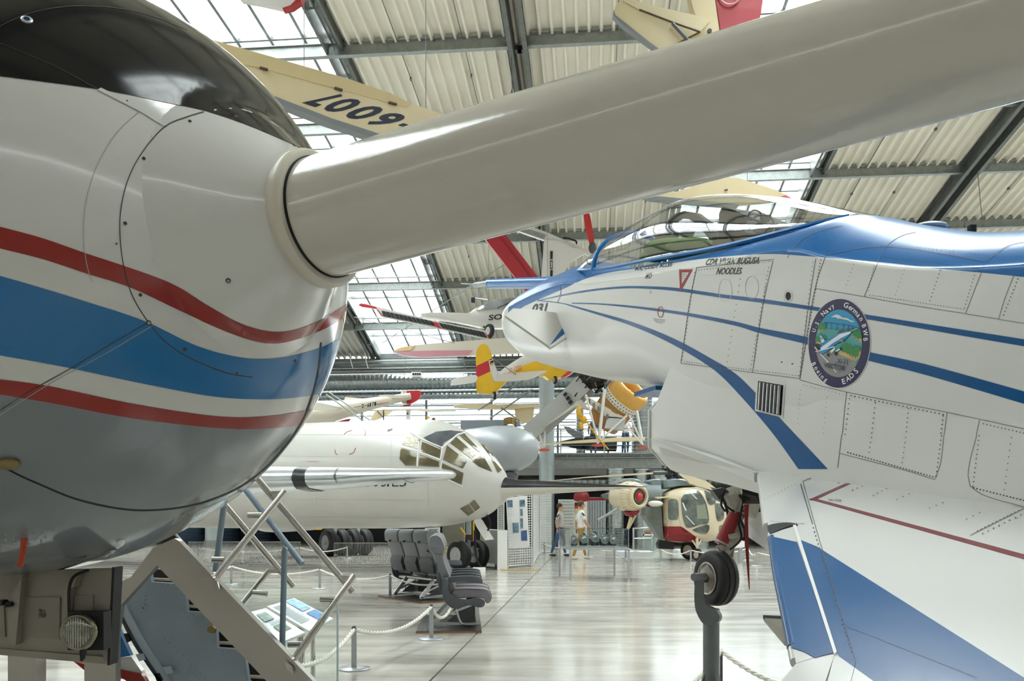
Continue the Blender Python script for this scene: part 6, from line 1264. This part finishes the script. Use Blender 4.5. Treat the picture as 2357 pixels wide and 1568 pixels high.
# low grid fences at the back
M_fence = mat('fence_white', 'C9CBC8', .4, .3)
def fence_panel(a, b, label, n):
    a, b = Vector(a), Vector(b); t = thing('grid_fence', label, 'fence', a, 'low white grid fence panels'); z = Vector((0, 0, .66))
    MB().tube([a+Vector((0, 0, .05)), a+z, b+z, b+Vector((0, 0, .05)), a+Vector((0, 0, .05))], .014, 6).build('frame', M_fence, t)
    w = MB()
    for k in range(1, n): p = a.lerp(b, k/n); w.tube([p+Vector((0, 0, .05)), p+z], .007, 4)
    w.build('fence_wires', M_fence, t, kind='stuff')
    for q in (a, b): MB().box(q+Vector((0, 0, .03)), (.06, .4, .06)).build('foot', M_fence, t)
fx0 = [G(430, 1300), G(560, 1299), G(695, 1300), G(765, 1304), G(930, 1304)]
for k, lb in ((0, 'low white grid fence far left'), (1, 'low white grid fence seen through the handrails'), (3, 'low white grid fence under the white transport')): fence_panel(fx0[k]+Vector((.05, 0, 0)), fx0[k+1]-Vector((.05, 0, 0)), lb, 44)
# ---- glass display case on its table
fl_, fr, br, bl_ = G(1313, 1336), G(1447, 1335.5), G(1414, 1327.5), G(1288, 1328)
dt = thing('display_table', 'grey framed table under the glass case of engines', 'table', (fl_+fr+br+bl_)/4)
for q in (fl_, fr, br, bl_): MB().bar(q, q+Vector((0, 0, .68)), .05, .05).build('leg', M_post2, dt)
MB().prism([q+Vector((0, 0, .68)) for q in (fl_, fr, br, bl_)], (0, 0, .05)).build('table_top', M_post2, dt)
gc = thing('glass_case', 'glass showcase standing on the grey framed table', 'showcase', (fl_+fr+br+bl_)/4+Vector((0, 0, .735)))
M_cg2 = glass('case_glass', 'FAFDFC', .02, .02); q4 = [q+Vector((0, 0, .735)) for q in (fl_, fr, br, bl_)]
for i, nm in ((0, 'front_pane'), (1, 'side_pane'), (2, 'rear_pane'), (3, 'side_pane')): a, b = q4[i], q4[(i+1) % 4]; MB().prism([a, b, b+Vector((0, 0, .42)), a+Vector((0, 0, .42))], (0, .006, 0)).build(nm, M_cg2, gc)
MB().prism([q+Vector((0, 0, .42)) for q in q4], (0, 0, .006)).build('top_pane', M_cg2, gc)
for i in range(4): MB().bar(q4[i], q4[i]+Vector((0, 0, .425)), .012, .012).build('corner_edge', M_post2, gc)
cl = (fl_+fr+br+bl_)/4+Vector((0, 0, .742)); ex_ = (fr-fl_).normalized()
for i, (o, hgt, nm) in enumerate(((-.46, .26, 'short dark cylinder engine at the left of the case'), (-.22, .3, 'radial engine with silver fins in the case'), (.03, .34, 'largest engine block with pipes in the case'), (.26, .28, 'engine cutaway with round cover in the case'), (.46, .26, 'tilted dark engine part at the right of the case'))):
    c = cl+ex_*o; e = thing('model_engine', nm, 'engine', c, 'engines in the glass case'); MB().box(c+Vector((.0, .02, hgt*.3)), (.15, .2, hgt*.45), Matrix.Rotation(.3*i, 3, 'Z')).build('gear_housing', mat('engine_grey', '6B7274', .4, .5), e); MB().lathe([(0, .1), (.02, .1), (.025, .06), (.06, .03)], c+Vector((0, -.1, hgt*.55)), (.2, -1, .1), 16).build('fan_disc', mat('engine_alloy', '8E9496', .3, .7), e, 30)
    MB().lathe([(0, .09), (hgt*.4, .1), (hgt*.45, .07), (hgt*.8, .075), (hgt, .03)], c, (0, 0, 1), 16).build('crankcase', mat('engine_iron', '3F4446', .35, .6), e, 40)
    for k in range(5): a = k*1.257+i; d_ = Vector((math.cos(a), math.sin(a), .35)).normalized(); MB().lathe([(.03, .03), (.05, .042), (.06, .03), (.075, .042), (.085, .03), (.1, .042), (.115, .02)], c+Vector((0, 0, hgt*.45)), d_, 8).build('cylinder', mat('engine_alloy', '8E9496', .3, .7), e, 30)
    MB().box(c+Vector((0, 0, .006)), (.22, .22, .012)).build('plinth', mat('white_plastic', 'F0F0EC', .4), e)
    MB().tube(crom([c+Vector((-.06, -.06, hgt*.9)), c+Vector((.02, -.12, hgt*.7)), c+Vector((.08, -.08, hgt*.3))], 4), .012, 6).build('pipe', M_galv, e, 60)
# ---- mesh walls, poster, cabinet
M_mesh = mat('mesh_white', 'DADBD8', .4, .2)
def mesh_wall(a, b, h, label, nx, nz, z0=.05):
    a, b = Vector(a), Vector(b); t = thing('mesh_wall', label, 'mesh wall', a, 'white wire mesh walls'); Z = Vector((0, 0, 1))
    MB().tube([a+Z*z0, a+Z*h, b+Z*h, b+Z*z0, a+Z*z0], .02, 6).build('frame', M_mesh, t); w = MB()
    for k in range(1, nx): p = a.lerp(b, k/nx); w.tube([p+Z*z0, p+Z*h], .008, 4)
    for k in range(1, nz): z = lerp(z0, h, k/nz); w.tube([a+Z*z, b+Z*z], .008, 4)
    w.build('mesh_wires', M_mesh, t, kind='stuff'); MB().tube([a+Vector((0, -.25, .03)), a+Vector((0, .25, .03))], .025, 6).tube([b+Vector((0, -.25, .03)), b+Vector((0, .25, .03))], .025, 6).build('foot', M_mesh, t)
mesh_wall(G(1170, 1307), G(1224, 1303), 2.4, 'white wire mesh wall carrying the large poster', 10, 34); mesh_wall(G(1228, 1300), G(1240, 1276), 2.35, 'white wire mesh wall seen edge on right of the poster', 12, 34); mesh_wall(G(1243, 1274), G(1268, 1272), 2.3, 'white wire mesh wall in front of the dark recess', 8, 36); mesh_wall(G(1146, 1276), G(1160, 1276), 2.35, 'white wire mesh wall left behind the poster', 6, 34)
po = thing('photo_poster', 'tall white poster with blue tinted photographs on the mesh wall', 'poster', P(1196, 1262, 24.0))
def pp(x, y): return zz(1040, 1120, 7.467)(x, y)
plate('sheet', gp(pp, [(930, 190), (1290, 165), (1335, 1035), (975, 1062)]), 23.9, .015, mat('poster_white', 'F4F5F6', .5), po)
M_ph = mat('photo_blue', '6F8CA0', .5, var=.6, scale=14); M_ph2 = mat('photo_navy', '4D6A9C', .5, var=.3, scale=6)
for c in ([(952, 240), (1040, 235), (1045, 355), (958, 362)], [(1165, 235), (1255, 230), (1260, 345), (1172, 350)], [(1172, 390), (1215, 388), (1220, 505), (1178, 508)], [(1175, 548), (1220, 545), (1225, 720), (1182, 724)], [(1045, 630), (1145, 622), (1150, 795), (1055, 800)]): plate('photo', gp(pp, c), 23.885, .006, M_ph, po)
plate('photo', gp(pp, [(1190, 765), (1290, 752), (1298, 930), (1197, 932)]), 23.885, .006, M_ph2, po)
mb = MB()
for y in (400, 440, 480, 520, 578, 620, 660, 693, 750, 808, 870, 928): mb.prism(pts3(gp(pp, [(960, y), (1030+random.random()*60, y-4), (1030, y), (960, y+5)]), 23.89), (0, .004, 0))
mb.build('caption_text', mat('caption_grey', 'B9BDC0', .5), po, kind='stuff')
cb = thing('grey_cabinet', 'grey cabinet with white front face beside the poster', 'cabinet', G(1135, 1311))
c0_, c1_, c2_ = G(1145, 1313), G(1168, 1312), G(1105, 1305)
MB().prism([c0_, c1_, c1_+Vector((0, 0, 1.05)), c0_+Vector((0, 0, 1.05))], (0, .05, 0)).build('front_panel', mat('cabinet_white', 'E9E9E6', .4), cb)
MB().prism([c0_+Vector((0, .06, .15)), c2_+Vector((0, 0, .15)), c2_+Vector((0, 0, 1.05)), c0_+Vector((0, .06, 1.05))], (.25, .5, 0)).build('body', mat('cabinet_grey', 'A4A7A5', .45), cb)
for q in (c2_+Vector((.1, .05, 0)), c0_+Vector((-.1, .3, 0))): MB().box(q+Vector((.05, .1, .08)), (.06, .06, .15)).build('foot', M_ckgrey, cb)
tag(MB().bar(G(1152, 1312.5)+Vector((0, -.1, .01)), G(1240, 1312.5)+Vector((0, -.1, .01)), .05, .02).build('floor_strip', mat('strip_amber', 'D9B564', .5)), 'yellow wooden strip lying on the floor by the cabinet', 'strip')
sg = thing('acrylic_sign', 'clear acrylic sign with printed notice behind the farther seats', 'sign', G(990, 1330)); plate('panel', [(958, 1217), (990, 1211), (1012, 1214), (1018, 1240), (1018, 1335), (958, 1335)], 19.5, .02, glass('acrylic', 'EDEFEE', .06), sg); plate('notice', [(978, 1216), (1013, 1214), (1013, 1232), (978, 1234)], 19.48, .01, mat('notice_grey', 'C7C9C8', .5), sg)
mb = MB()
for k in range(4): mb.prism(pts3([(982, 1219+3.4*k), (1009-3*(k % 2), 1218+3.4*k), (1009-3*(k % 2), 1219.4+3.4*k), (982, 1220.4+3.4*k)], 19.46), (0, .004, 0))
mb.build('notice_text', M_ink, sg, kind='stuff')
gbx = tag(plate('crate_panel', [(1018, 1205), (1068, 1200), (1068, 1260), (1018, 1262)], 25, .6, mat('crate_olive', '8B8A7E', .5, var=.1, scale=3)), 'dull grey equipment box behind the nose gear', 'box')
wp_ = thing('partition', 'pale slatted partition behind the walking visitors', 'partition', G(1310, 1266)); plate('board', [(1285, 1150), (1322, 1150), (1322, 1265.3), (1285, 1265.3)], 36, .06, mat('partition_pale', 'CFD2CD', .5), wp_)
for k in range(14): plate('slat', [(1286, 1154+7.3*k), (1321, 1154+7.3*k), (1321, 1155+7.3*k), (1286, 1155+7.3*k)], 35.96, .03, M_galv, wp_)
fb = thing('flag_board', 'cream display board with a dark, red and yellow flag', 'board', G(1337, 1266)); plate('board', [(1322, 1150), (1352, 1150), (1352, 1264.9), (1322, 1264.9)], 36.2, .06, M_gwarm, fb)
for k, hx in enumerate(('1A1A1A', 'A8322D', 'D8C27A')): plate('flag_band', [(1323, 1157+7*k), (1331, 1157+7*k), (1331, 1164+7*k), (1323, 1164+7*k)], 36.15, .03, mat('flag_'+hx, hx, .5), fb)
cu = thing('strip_curtain', 'grey ribbed strip curtain right of the flag board', 'curtain', G(1375, 1264))
for k in range(14): plate('strip', [(1353+3*k, 1145), (1355.2+3*k, 1145), (1355.2+3*k, 1264.4), (1353+3*k, 1264.4)], 36.4+.05*(k % 2), .04, mat('curtain_grey', 'B5BCC0', .4, .2), cu)
lg = thing('guard_rail', 'grey tubular guard rail standing under the helicopter', 'rail', G(1480, 1288))
for c in ([(1458, 1262), (1458, 1217), (1500, 1215), (1500, 1262)],): MB().tube([P(x, y, 33) for x, y in c], .04, 8).build('tube', M_post2, lg, 50)
for x in (1458, 1500): MB().tube([P(x, 1262, 33), Vector((P(x, 1, 33).x, 33, 0))], .04, 8).build('leg', M_post2, lg)
MB().tube([P(1458, 1240, 33), P(1500, 1239, 33)], .025, 6).build('mid_rail', M_post2, lg)
ss = thing('shelf_showcase', 'tall glass showcase with small exhibits behind the guard rail', 'showcase', G(1500, 1270)); plate('frame', [(1480, 1165), (1483, 1165), (1483, 1268), (1480, 1268)], 34.5, .1, M_post2, ss); plate('shelf', [(1480, 1230), (1515, 1230), (1515, 1233), (1480, 1233)], 34.5, .4, mat('white_plastic', 'F0F0EC', .4), ss); plate('back_panel', [(1483, 1170), (1515, 1170), (1515, 1268), (1483, 1268)], 34.9, .04, mat('showcase_teal', 'A9BDB9', .4), ss)
for k in range(5): MB().sphere(P(1486+6*k, 1226, 34.7), .1, (1, 1, .8), 10, 6).build('small_exhibit', mat('exhibit_rust', '8A5A45', .6), ss)
ib = thing('info_lectern', 'pale info lectern far right beyond the nose wheel', 'info panel', G(1711, 1296)); plate('panel', [(1690, 1262), (1700, 1243), (1714, 1246), (1714, 1260)], 26, .05, mat('panel_white', 'EDEBEA', .5), ib); MB().bar(Vector((P(1704, 1, 26.2).x, 26.2, 0)), P(1704, 1258, 26.2), .15, .1).build('post', M_post2, ib)
for x0, x1, y, lb in ((1425, 1505, 1281, 'white low plinth between the posts under the helicopter'), (1560, 1610, 1277, 'white low plinth by the helicopter nose wheel')): a_, b_ = G(x0, y), G(x1, y); tag(MB().prism([a_, b_, b_+Vector((0, 1, 0)), a_+Vector((0, 1, 0))], (0, 0, .16)).build('low_plinth', mat('plinth_white', 'DCE3E6', .4)), lb, 'plinth')
nb_ = thing('wall_notice', 'small white notice sheet on the upright duct by the intake', 'notice', P(1511, 898, 40)); plate('sheet', [(1505, 894), (1516, 893), (1516, 906), (1505, 907)], 40, .02, mat('poster_white', 'F4F5F6', .5), nb_); plate('photo', [(1507, 896), (1514, 895), (1514, 901), (1507, 902)], 39.98, .01, M_ckgrey, nb_)
# ================================================================== MUSEUM STAIR FRAME, AIRSTAIR DOOR, INFO PANELS
M_ss = mat('brushed_stainless', 'B7B2AB', .3, .85, var=.03, scale=3); M_sst = mat('stainless_tube', 'CBC7C1', .16, .95); M_bg = mat('stay_bluegrey', '7F909E', .4, .1)
sf = thing('stair_frame', 'stainless steel stair frame with sloping handrails around the open airstair', 'stair frame', (P(400, 1, 5.4).x, 5.4, 0))
def flat(name, pts, d, th, m=M_ss, par=sf): return plate(name, pts, d, th, m, par)
flat('stringer', [(360, 1268), (402, 1240), (412, 1246), (720, 1568), (780, 1640), (700, 1660), (352, 1292)], 5.3, .07)
flat('stringer', [(262, 1345), (300, 1330), (352, 1262), (400, 1240), (372, 1290), (275, 1397), (262, 1398)], 5.32, .07)
flat('post', [(194, 1500), (236, 1500), (262, 1398), (276, 1396), (266, 1460), (266, 1740), (194, 1740)], 5.34, .07)
flat('post', [(18, 1505), (26, 1505), (82, 1508), (82, 1740), (18, 1740)], 5.3, .12)
def tb_(name, a, b, r=.021, d0=5.35, d1=5.35, m=M_sst, par=sf): return MB().tube([P(*a, d0), P(*b, d1)], r*d0/6.4+.0035, 14).build(name, m, par, 40)
tb_('handrail_post', (493, 1335), (655, 1131), .021, 5.35, 5.7); tb_('handrail', (590, 1100), (812, 1363), .021, 5.8, 5.9); tb_('handrail', (515, 1160), (675, 1351), .021, 6.6, 6.7); tb_('handrail_post', (664, 1536), (815, 1326), .023, 5.35, 5.7); tb_('handrail_post', (548, 1404), (621, 1313), .019, 6.7, 6.7); tb_('handrail_post', (470, 1500), (548, 1404), .019, 6.7, 6.7)
for a, b, d in (((571, 1187), (603, 1187), 5.7), ((489, 1289), (516, 1289), 5.5), ((582, 1365), (615, 1368), 6.6), ((737, 1380), (770, 1381), 5.6), ((663, 1484), (694, 1484), 5.5)): tb_('glass_clamp', a, b, .019, d, d)
for c, d in (([(622, 1131), (650, 1130), (645, 1140), (630, 1145)], 5.75), ([(782, 1324), (812, 1326), (805, 1334), (792, 1336)], 5.8), ([(618, 1310), (642, 1311), (640, 1320), (622, 1320)], 6.65), ([(486, 1325), (500, 1340), (505, 1358), (490, 1345)], 5.26), ([(655, 1522), (672, 1536), (676, 1552), (660, 1542)], 5.26)): plate('bracket', c, d, .02, M_sst, sf)
gpn = glass('stair_glass', 'FBFEFD', .01); plate('glass_panel', [(407, 1233), (496, 1330), (660, 1345), (777, 1385), (777, 1660), (790, 1660), (711, 1568)], 5.5, .012, gpn, sf)
for a, b in (((405, 1231), (711, 1568)), ((711, 1568), (760, 1622))): MB().bar(P(*a, 5.48), P(*b, 5.48), .012, .012).build('glass_edge', mat('glass_edge', 'CFE0E2', .2), sf)
MB().bar(P(777, 1388, 5.48), P(777, 1660, 5.48), .006, .012).build('glass_edge', mat('glass_edge', 'CFE0E2', .2), sf)
# airstair
ai = thing('airstair_door', 'grey-blue airstair door with riveted flank and stepped edge, folded down', 'airstair', (P(420, 1, 5.7).x, 5.7, 0))
M_air = mat('airstair_bluegrey', '93A0AB', .38, .25, 0, var=.06, scale=3, bump=.15, bscale=6); M_airl = mat('airstair_rim', 'AEB8C0', .35, .3)
fl_p = smooth2([(272, 1398), (288, 1432), (312, 1478), (345, 1528), (372, 1568), (420, 1640)], 5)+[(640, 1640), (572, 1568), (562, 1496), (500, 1492), (496, 1412), (430, 1408), (426, 1345), (348, 1340), (344, 1310), (335, 1310)]
flank = plate('flank', fl_p, 5.75, .05, M_air, ai)
rim = smooth2([(272, 1398), (288, 1432), (312, 1478), (345, 1528), (372, 1568), (420, 1640)], 5); rim2 = smooth2([(285, 1392), (303, 1428), (328, 1474), (362, 1526), (390, 1568), (440, 1640)], 5)
plate('rim', rim+rim2[::-1], 5.72, .05, M_airl, ai)
seal = smooth2([(268, 1402), (284, 1440), (308, 1486), (341, 1536), (366, 1572), (415, 1645)], 5); plate('door_seal', seal+rim[::-1], 5.71, .08, mat('seal_navy', '2E3B47', .4), ai)
for a, b, c, d in ((344, 1310, 426, 1345), (426, 1362, 500, 1408), (496, 1440, 566, 1492), (562, 1520, 640, 1570)):
    st_ = plate('step', [(a, b), (c, b+6), (c, d), (a, d)], 5.85, .3, mat('step_well', '2A2622', .6), ai)
    plate('tread', [(a, d-14), (c, d-10), (c, d-5), (a, d-9)], 5.8, .35, mat('tread_beige', 'B9AE9E', .5), st_)
rv = MB()
def fr_(a, b, n):
    for x, y in dots(a, b, n): rv.lathe([(0, .006), (-.004, .004)], P(x, y, 5.748), (0, 1, 0), 6)
for a, b, n in (((352, 1346), (420, 1350), 6), ((428, 1352), (426, 1404), 5), ((434, 1416), (492, 1420), 6), ((494, 1420), (494, 1488), 6), ((506, 1500), (556, 1502), 5), ((560, 1505), (560, 1565), 5), ((345, 1325), (330, 1400), 9), ((330, 1400), (308, 1440), 5), ((380, 1470), (470, 1560), 10), ((340, 1395), (395, 1470), 6)): fr_(a, b, n)
rv.build('rivets', M_galv, ai, kind='stuff')
for x, y in ((292, 1468), (362, 1560)): plate('latch_recess', [(x-8, y-9), (x+4, y-10), (x+12, y+6), (x, y+12)], 5.71, .02, mat('black', '101012', .6), ai)
for x, y in ((300, 1440), (322, 1515), (385, 1545)): plate('latch_plate', [(x-10, y-8), (x+6, y-10), (x+12, y+4), (x-2, y+8)], 5.7, .02, M_airl, ai)
MB().lathe([(0, .03), (-.03, .025)], P(489, 1448, 5.74), (0, 1, 0), 14).build('hinge_boss', mat('lug_brass', '8C7A55', .4, .7), ai, 40)
plate('outer_skin_blue', [(268, 1440), (300, 1510), (268, 1515)], 5.9, .05, M_blue, ai); plate('outer_skin_white', [(268, 1515), (302, 1512), (325, 1545), (335, 1568), (268, 1562), (180, 1530)], 5.92, .05, M_white, ai); plate('outer_skin_red', [(265, 1540), (325, 1552), (335, 1568), (345, 1600), (265, 1552)], 5.9, .05, M_red, ai); plate('outer_skin_red', [(168, 1522), (196, 1530), (196, 1545)], 5.9, .05, M_red, ai)
st2 = MB().tube([P(563, 1125, 5.9), P(695, 1298, 5.6)], .0125*1.6, 12).build('stay', M_bg, ai, 40); MB().tube([P(515, 1164, 5.8), P(496, 1316, 5.8)], .021, 12).build('stay', M_bg, ai, 40)
vs_t = MB().tube([P(655, 1267, 5.45), P(649, 1515, 5.45)], .019, 12).build('stay', M_bg, ai, 40); MB().lathe([(-.02, .014), (.02, .014)], P(656, 1265, 5.43), (0, 1, 0), 14).build('stay_joint', M_bg, vs_t); MB().lathe([(-.02, .025), (.02, .025)], P(650, 1518, 5.43), (0, 1, 0), 14).build('stay_joint', M_bg, vs_t)
# info panels
def info(name, c, ds, label, photos, lines):
    t = thing(name, label, 'info panel', (sum(P(*p, d).x for p, d in zip(c, ds))/4, sum(ds)/4, 0), 'sloping info panels by the stair')
    c3 = [P(*p, d) for p, d in zip(c, ds)]; nr_ = (c3[1]-c3[0]).cross(c3[3]-c3[0]).normalized()
    if nr_.z < 0: nr_ = -nr_
    MB().prism(c3, nr_*-.02).build('panel', mat('info_white', 'E6EBEE', .3), t)
    def q(s, u): return Vector(quad2(c3, s, u))+nr_*.002
    for s0_, u0, s1_, u1, hx in photos: MB().prism([q(s0_, u0), q(s1_, u0), q(s1_, u1), q(s0_, u1)], nr_*.001).build('photo', mat('info_'+hx, hx, .4, var=.35, scale=18), t)
    mb = MB()
    for s0_, u0, s1_, n in lines:
        for k in range(n): u = u0-.035*k; mb.prism([q(s0_, u), q(s1_-.08*random.random(), u), q(s1_-.08*random.random(), u+.012), q(s0_, u+.012)], nr_*.001)
    mb.build('printed_text', mat('caption_grey2', '8B9298', .5), t, kind='stuff')
    ce_ = sum(c3, Vector())/4; MB().tube([Vector((ce_.x, ce_.y, 0)), ce_-nr_*.04], .035, 14).build('post', M_sst, t, 40); MB().tube([Vector((ce_.x+.12, ce_.y-.05, 0)), ce_+Vector((.12, -.05, -.06))], .02, 12).build('post', M_sst, t, 40); MB().lathe([(0, .14), (.01, .14), (.012, .03)], (ce_.x, ce_.y, 0), (0, 0, 1), 24).build('base', M_sst, t, 40); return t
info('info_stand', [(622, 1489), (702, 1456), (612, 1400), (555, 1414)], [6.5, 6.75, 7.15, 6.95], 'sloping white info panel with two small photos, nearer the stair', [(.45, .62, .8, .88, '7E8F86'), (.52, .22, .86, .44, '74867A')], [(.08, .9, .4, 18), (.5, .55, .9, 3)])
info('info_stand', [(711, 1452), (767, 1424), (677, 1377), (615, 1396)], [7.2, 7.4, 7.8, 7.6], 'sloping white info panel with blue aircraft photos, behind the other', [(.62, .52, .95, .98, '86B4D6'), (.62, .1, .97, .44, '2F78B8')], [(.08, .9, .5, 20)])
# plate corner below the wing
sp2 = thing('wing_side_sign', 'grey info board peeping out behind the wing leading edge', 'sign', (P(1800, 1, 4.2).x, 4.2, 0)); c3 = [P(1758, 1421, 4.5), P(1900, 1428, 4.2), P(1890, 1500, 4.0), P(1806, 1477, 4.2)]
MB().prism(c3, (0, 0, -.02)).build('board', mat('sign_beige', 'A09A8E', .45), sp2); MB().bar(c3[0], c3[1], .012, .022).build('board_edge', M_ckgrey, sp2); MB().tube([Vector((c3[2].x+.06, 4.15, 0)), Vector((c3[2].x+.06, 4.15, c3[2].z))], .025, 10).build('post', M_sst, sp2)
# ================================================================== VISITORS
def person(name, label, foot, H_, face, shirt, trousers, hair, step=.0, arm=(0, 0), shoes='3B3A3A', skinc='C99A7C', group=None):
    root = thing(name, label, 'person', foot, group); s = H_/1.78
    V = {}; pts = []; rad = []; ed = []
    def add(k, p, r, par=None):
        V[k] = len(pts); pts.append(Vector(p)*s); rad.append((r[0]*s, r[1]*s) if isinstance(r, tuple) else (r*s, r*s))
        if par: ed.append((V[par], V[k]))
    # x: facing direction, y: left
    add('pelvis', (0, 0, .96), (.15, .12)); add('waist', (.01, 0, 1.1), (.135, .105), 'pelvis'); add('chest', (.0, 0, 1.3), (.165, .115), 'waist'); add('upper', (-.01, 0, 1.43), (.14, .09), 'chest'); add('neck', (.0, 0, 1.52), .055, 'upper'); add('jaw', (.02, 0, 1.58), .065, 'neck'); add('head', (.015, 0, 1.67), (.085, .095), 'jaw'); add('crown', (.005, 0, 1.735), (.06, .07), 'head')
    for sd, n in ((1, 'l'), (-1, 'r')):
        st = step*sd; aw = arm[0 if sd > 0 else 1]
        add('hip'+n, (0, .09*sd, .9), .095, 'pelvis'); add('thigh'+n, (st*.25, .1*sd, .7), .085, 'hip'+n); add('knee'+n, (st*.5+.02, .1*sd, .5), .062, 'thigh'+n); add('calf'+n, (st*.6-.02-(.05 if st < 0 else 0), .1*sd, .34), .058, 'knee'+n); add('ankle'+n, (st*.85-.03-(.06 if st < 0 else 0), .1*sd, .1), .042, 'calf'+n)
        add('shoulder'+n, (-.01, .17*sd, 1.41), .065, 'upper'); add('elbow'+n, (aw*.22-.02, .23*sd, 1.14), .045, 'shoulder'+n); add('wrist'+n, (aw*.5+.06, .22*sd, .92+abs(aw)*.1), .03, 'elbow'+n)
    me = bpy.data.meshes.new('body'); me.from_pydata(pts, ed, []); ob = bpy.data.objects.new('body', me); col.objects.link(ob)
    sk = ob.modifiers.new('s', 'SKIN'); sub = ob.modifiers.new('u', 'SUBSURF'); sub.levels = 2; sub.render_levels = 2
    bpy.context.view_layer.update()
    for i, v in enumerate(me.skin_vertices[0].data): v.radius = rad[i]; v.use_root = (i == 0)
    dg = bpy.context.evaluated_depsgraph_get(); m2 = bpy.data.meshes.new_from_object(ob.evaluated_get(dg)); bpy.data.objects.remove(ob)
    mats = [mat('cloth_'+shirt, shirt, .8), mat('cloth_'+trousers, trousers, .8), mat('skin_'+skinc, skinc, .55)]
    for q in mats: m2.materials.append(q)
    for p in m2.polygons:
        c = p.center/s; k = 1 if c.z < .985 and abs(c.y) < .2 else 0
        if c.z > 1.5 or (abs(c.y) > .185 and c.z < 1.22): k = 2
        if abs(c.y) > .2 and c.z < 1.22: k = 2
        p.material_index = k; p.use_smooth = True
    b = bpy.data.objects.new('body', m2); col.objects.link(b); b.parent = root; root.rotation_euler = (0, 0, face)
    def part(nm, mb, m): o = mb.build(nm, m, None, 60); o.parent = root; return o
    part('hair', MB().sphere((-.02*s, 0, 1.70*s), .108*s, (1, .86, .98), 14, 8), mat('hair_'+hair, hair, .8))
    for sd in (1, -1):
        part('eye', MB().sphere((.1*s, .035*sd*s, 1.665*s), .011*s, n=8, k=5), mat('eye_dark', '2A2422', .4)); part('ear', MB().sphere((.0, .092*sd*s, 1.655*s), .022*s, (.7, .4, 1.2), 8, 6), mats[2])
        n = 'l' if sd > 0 else 'r'; w = pts[V['wrist'+n]]; an = pts[V['ankle'+n]]
        part('shoe', MB().sphere((an.x+.06*s, an.y, .045*s), .05*s, (2.7, .95, .85), 14, 8), mat('shoe_'+shoes, shoes, .6))
        hm_ = MB().sphere(w+Vector((.01, 0, -.055))*s, .04*s, (.75, .45, 1.15), 10, 7)
        for f_, (dx, l) in enumerate(((-.024, .06), (-.008, .075), (.008, .08), (.024, .07))): hm_.tube([w+Vector((dx+.01, 0, -.085))*s, w+Vector((dx+.015, -.008*sd, -.085-l*.6))*s, w+Vector((dx+.012, -.022*sd, -.085-l))*s], [.0095*s, .009*s, .006*s], 6)
        hm_.tube([w+Vector((.03, -.005*sd, -.04))*s, w+Vector((.055, -.012*sd, -.07))*s, w+Vector((.055, -.018*sd, -.1))*s], [.012*s, .01*s, .007*s], 6)
        part('hand', hm_, mats[2])
    part('nose', MB().sphere((.115*s, 0, 1.645*s), .016*s, (1, .7, 1.3), 8, 6), mats[2]); part('mouth', MB().box((.104*s, 0, 1.605*s), (.006*s, .04*s, .008*s)), mat('lip', '9E5F55', .6))
    return root
person('person', 'visitor in grey shirt and blue jeans walking with hand in pocket', G(1289, 1281), 1.84, math.radians(-20), 'B5B3B1', '3E5F86', '3A2E28', .22, (.1, -.2))
person('person', 'visitor in white shirt and mustard trousers walking behind the glass case', G(1338, 1288), 1.9, math.radians(15), 'F2F0EE', 'B98A45', '5A4334', .24, (-.3, .3), 'C9C2BA')
def gal_pt(px, v=40.0): d = (v-.0)/ (CT+ST*(px-CX)/F); return Vector(((px-CX)/F*d, d, GZ))
person('person', 'visitor in white printed shirt and jeans standing on the gallery', gal_pt(1440, 38.9), 1.8, math.radians(-75), 'E9E6E4', '3C5C82', '4A382C', .04, (.6, .6), 'E6E6E6')
person('person', 'visitor in dark grey shirt seen from behind on the gallery', gal_pt(1366, 39.3), 1.78, math.radians(80), '6A6D73', '3A4C66', '2E2622', .03, (.3, .3))
person('person', 'young visitor with fair hair looking over the gallery above the cockpit', gal_pt(998, 38.8), 1.72, math.radians(-85), '5A3F46', '4A4A4E', '7A5A3C', .02, (.3, .3))
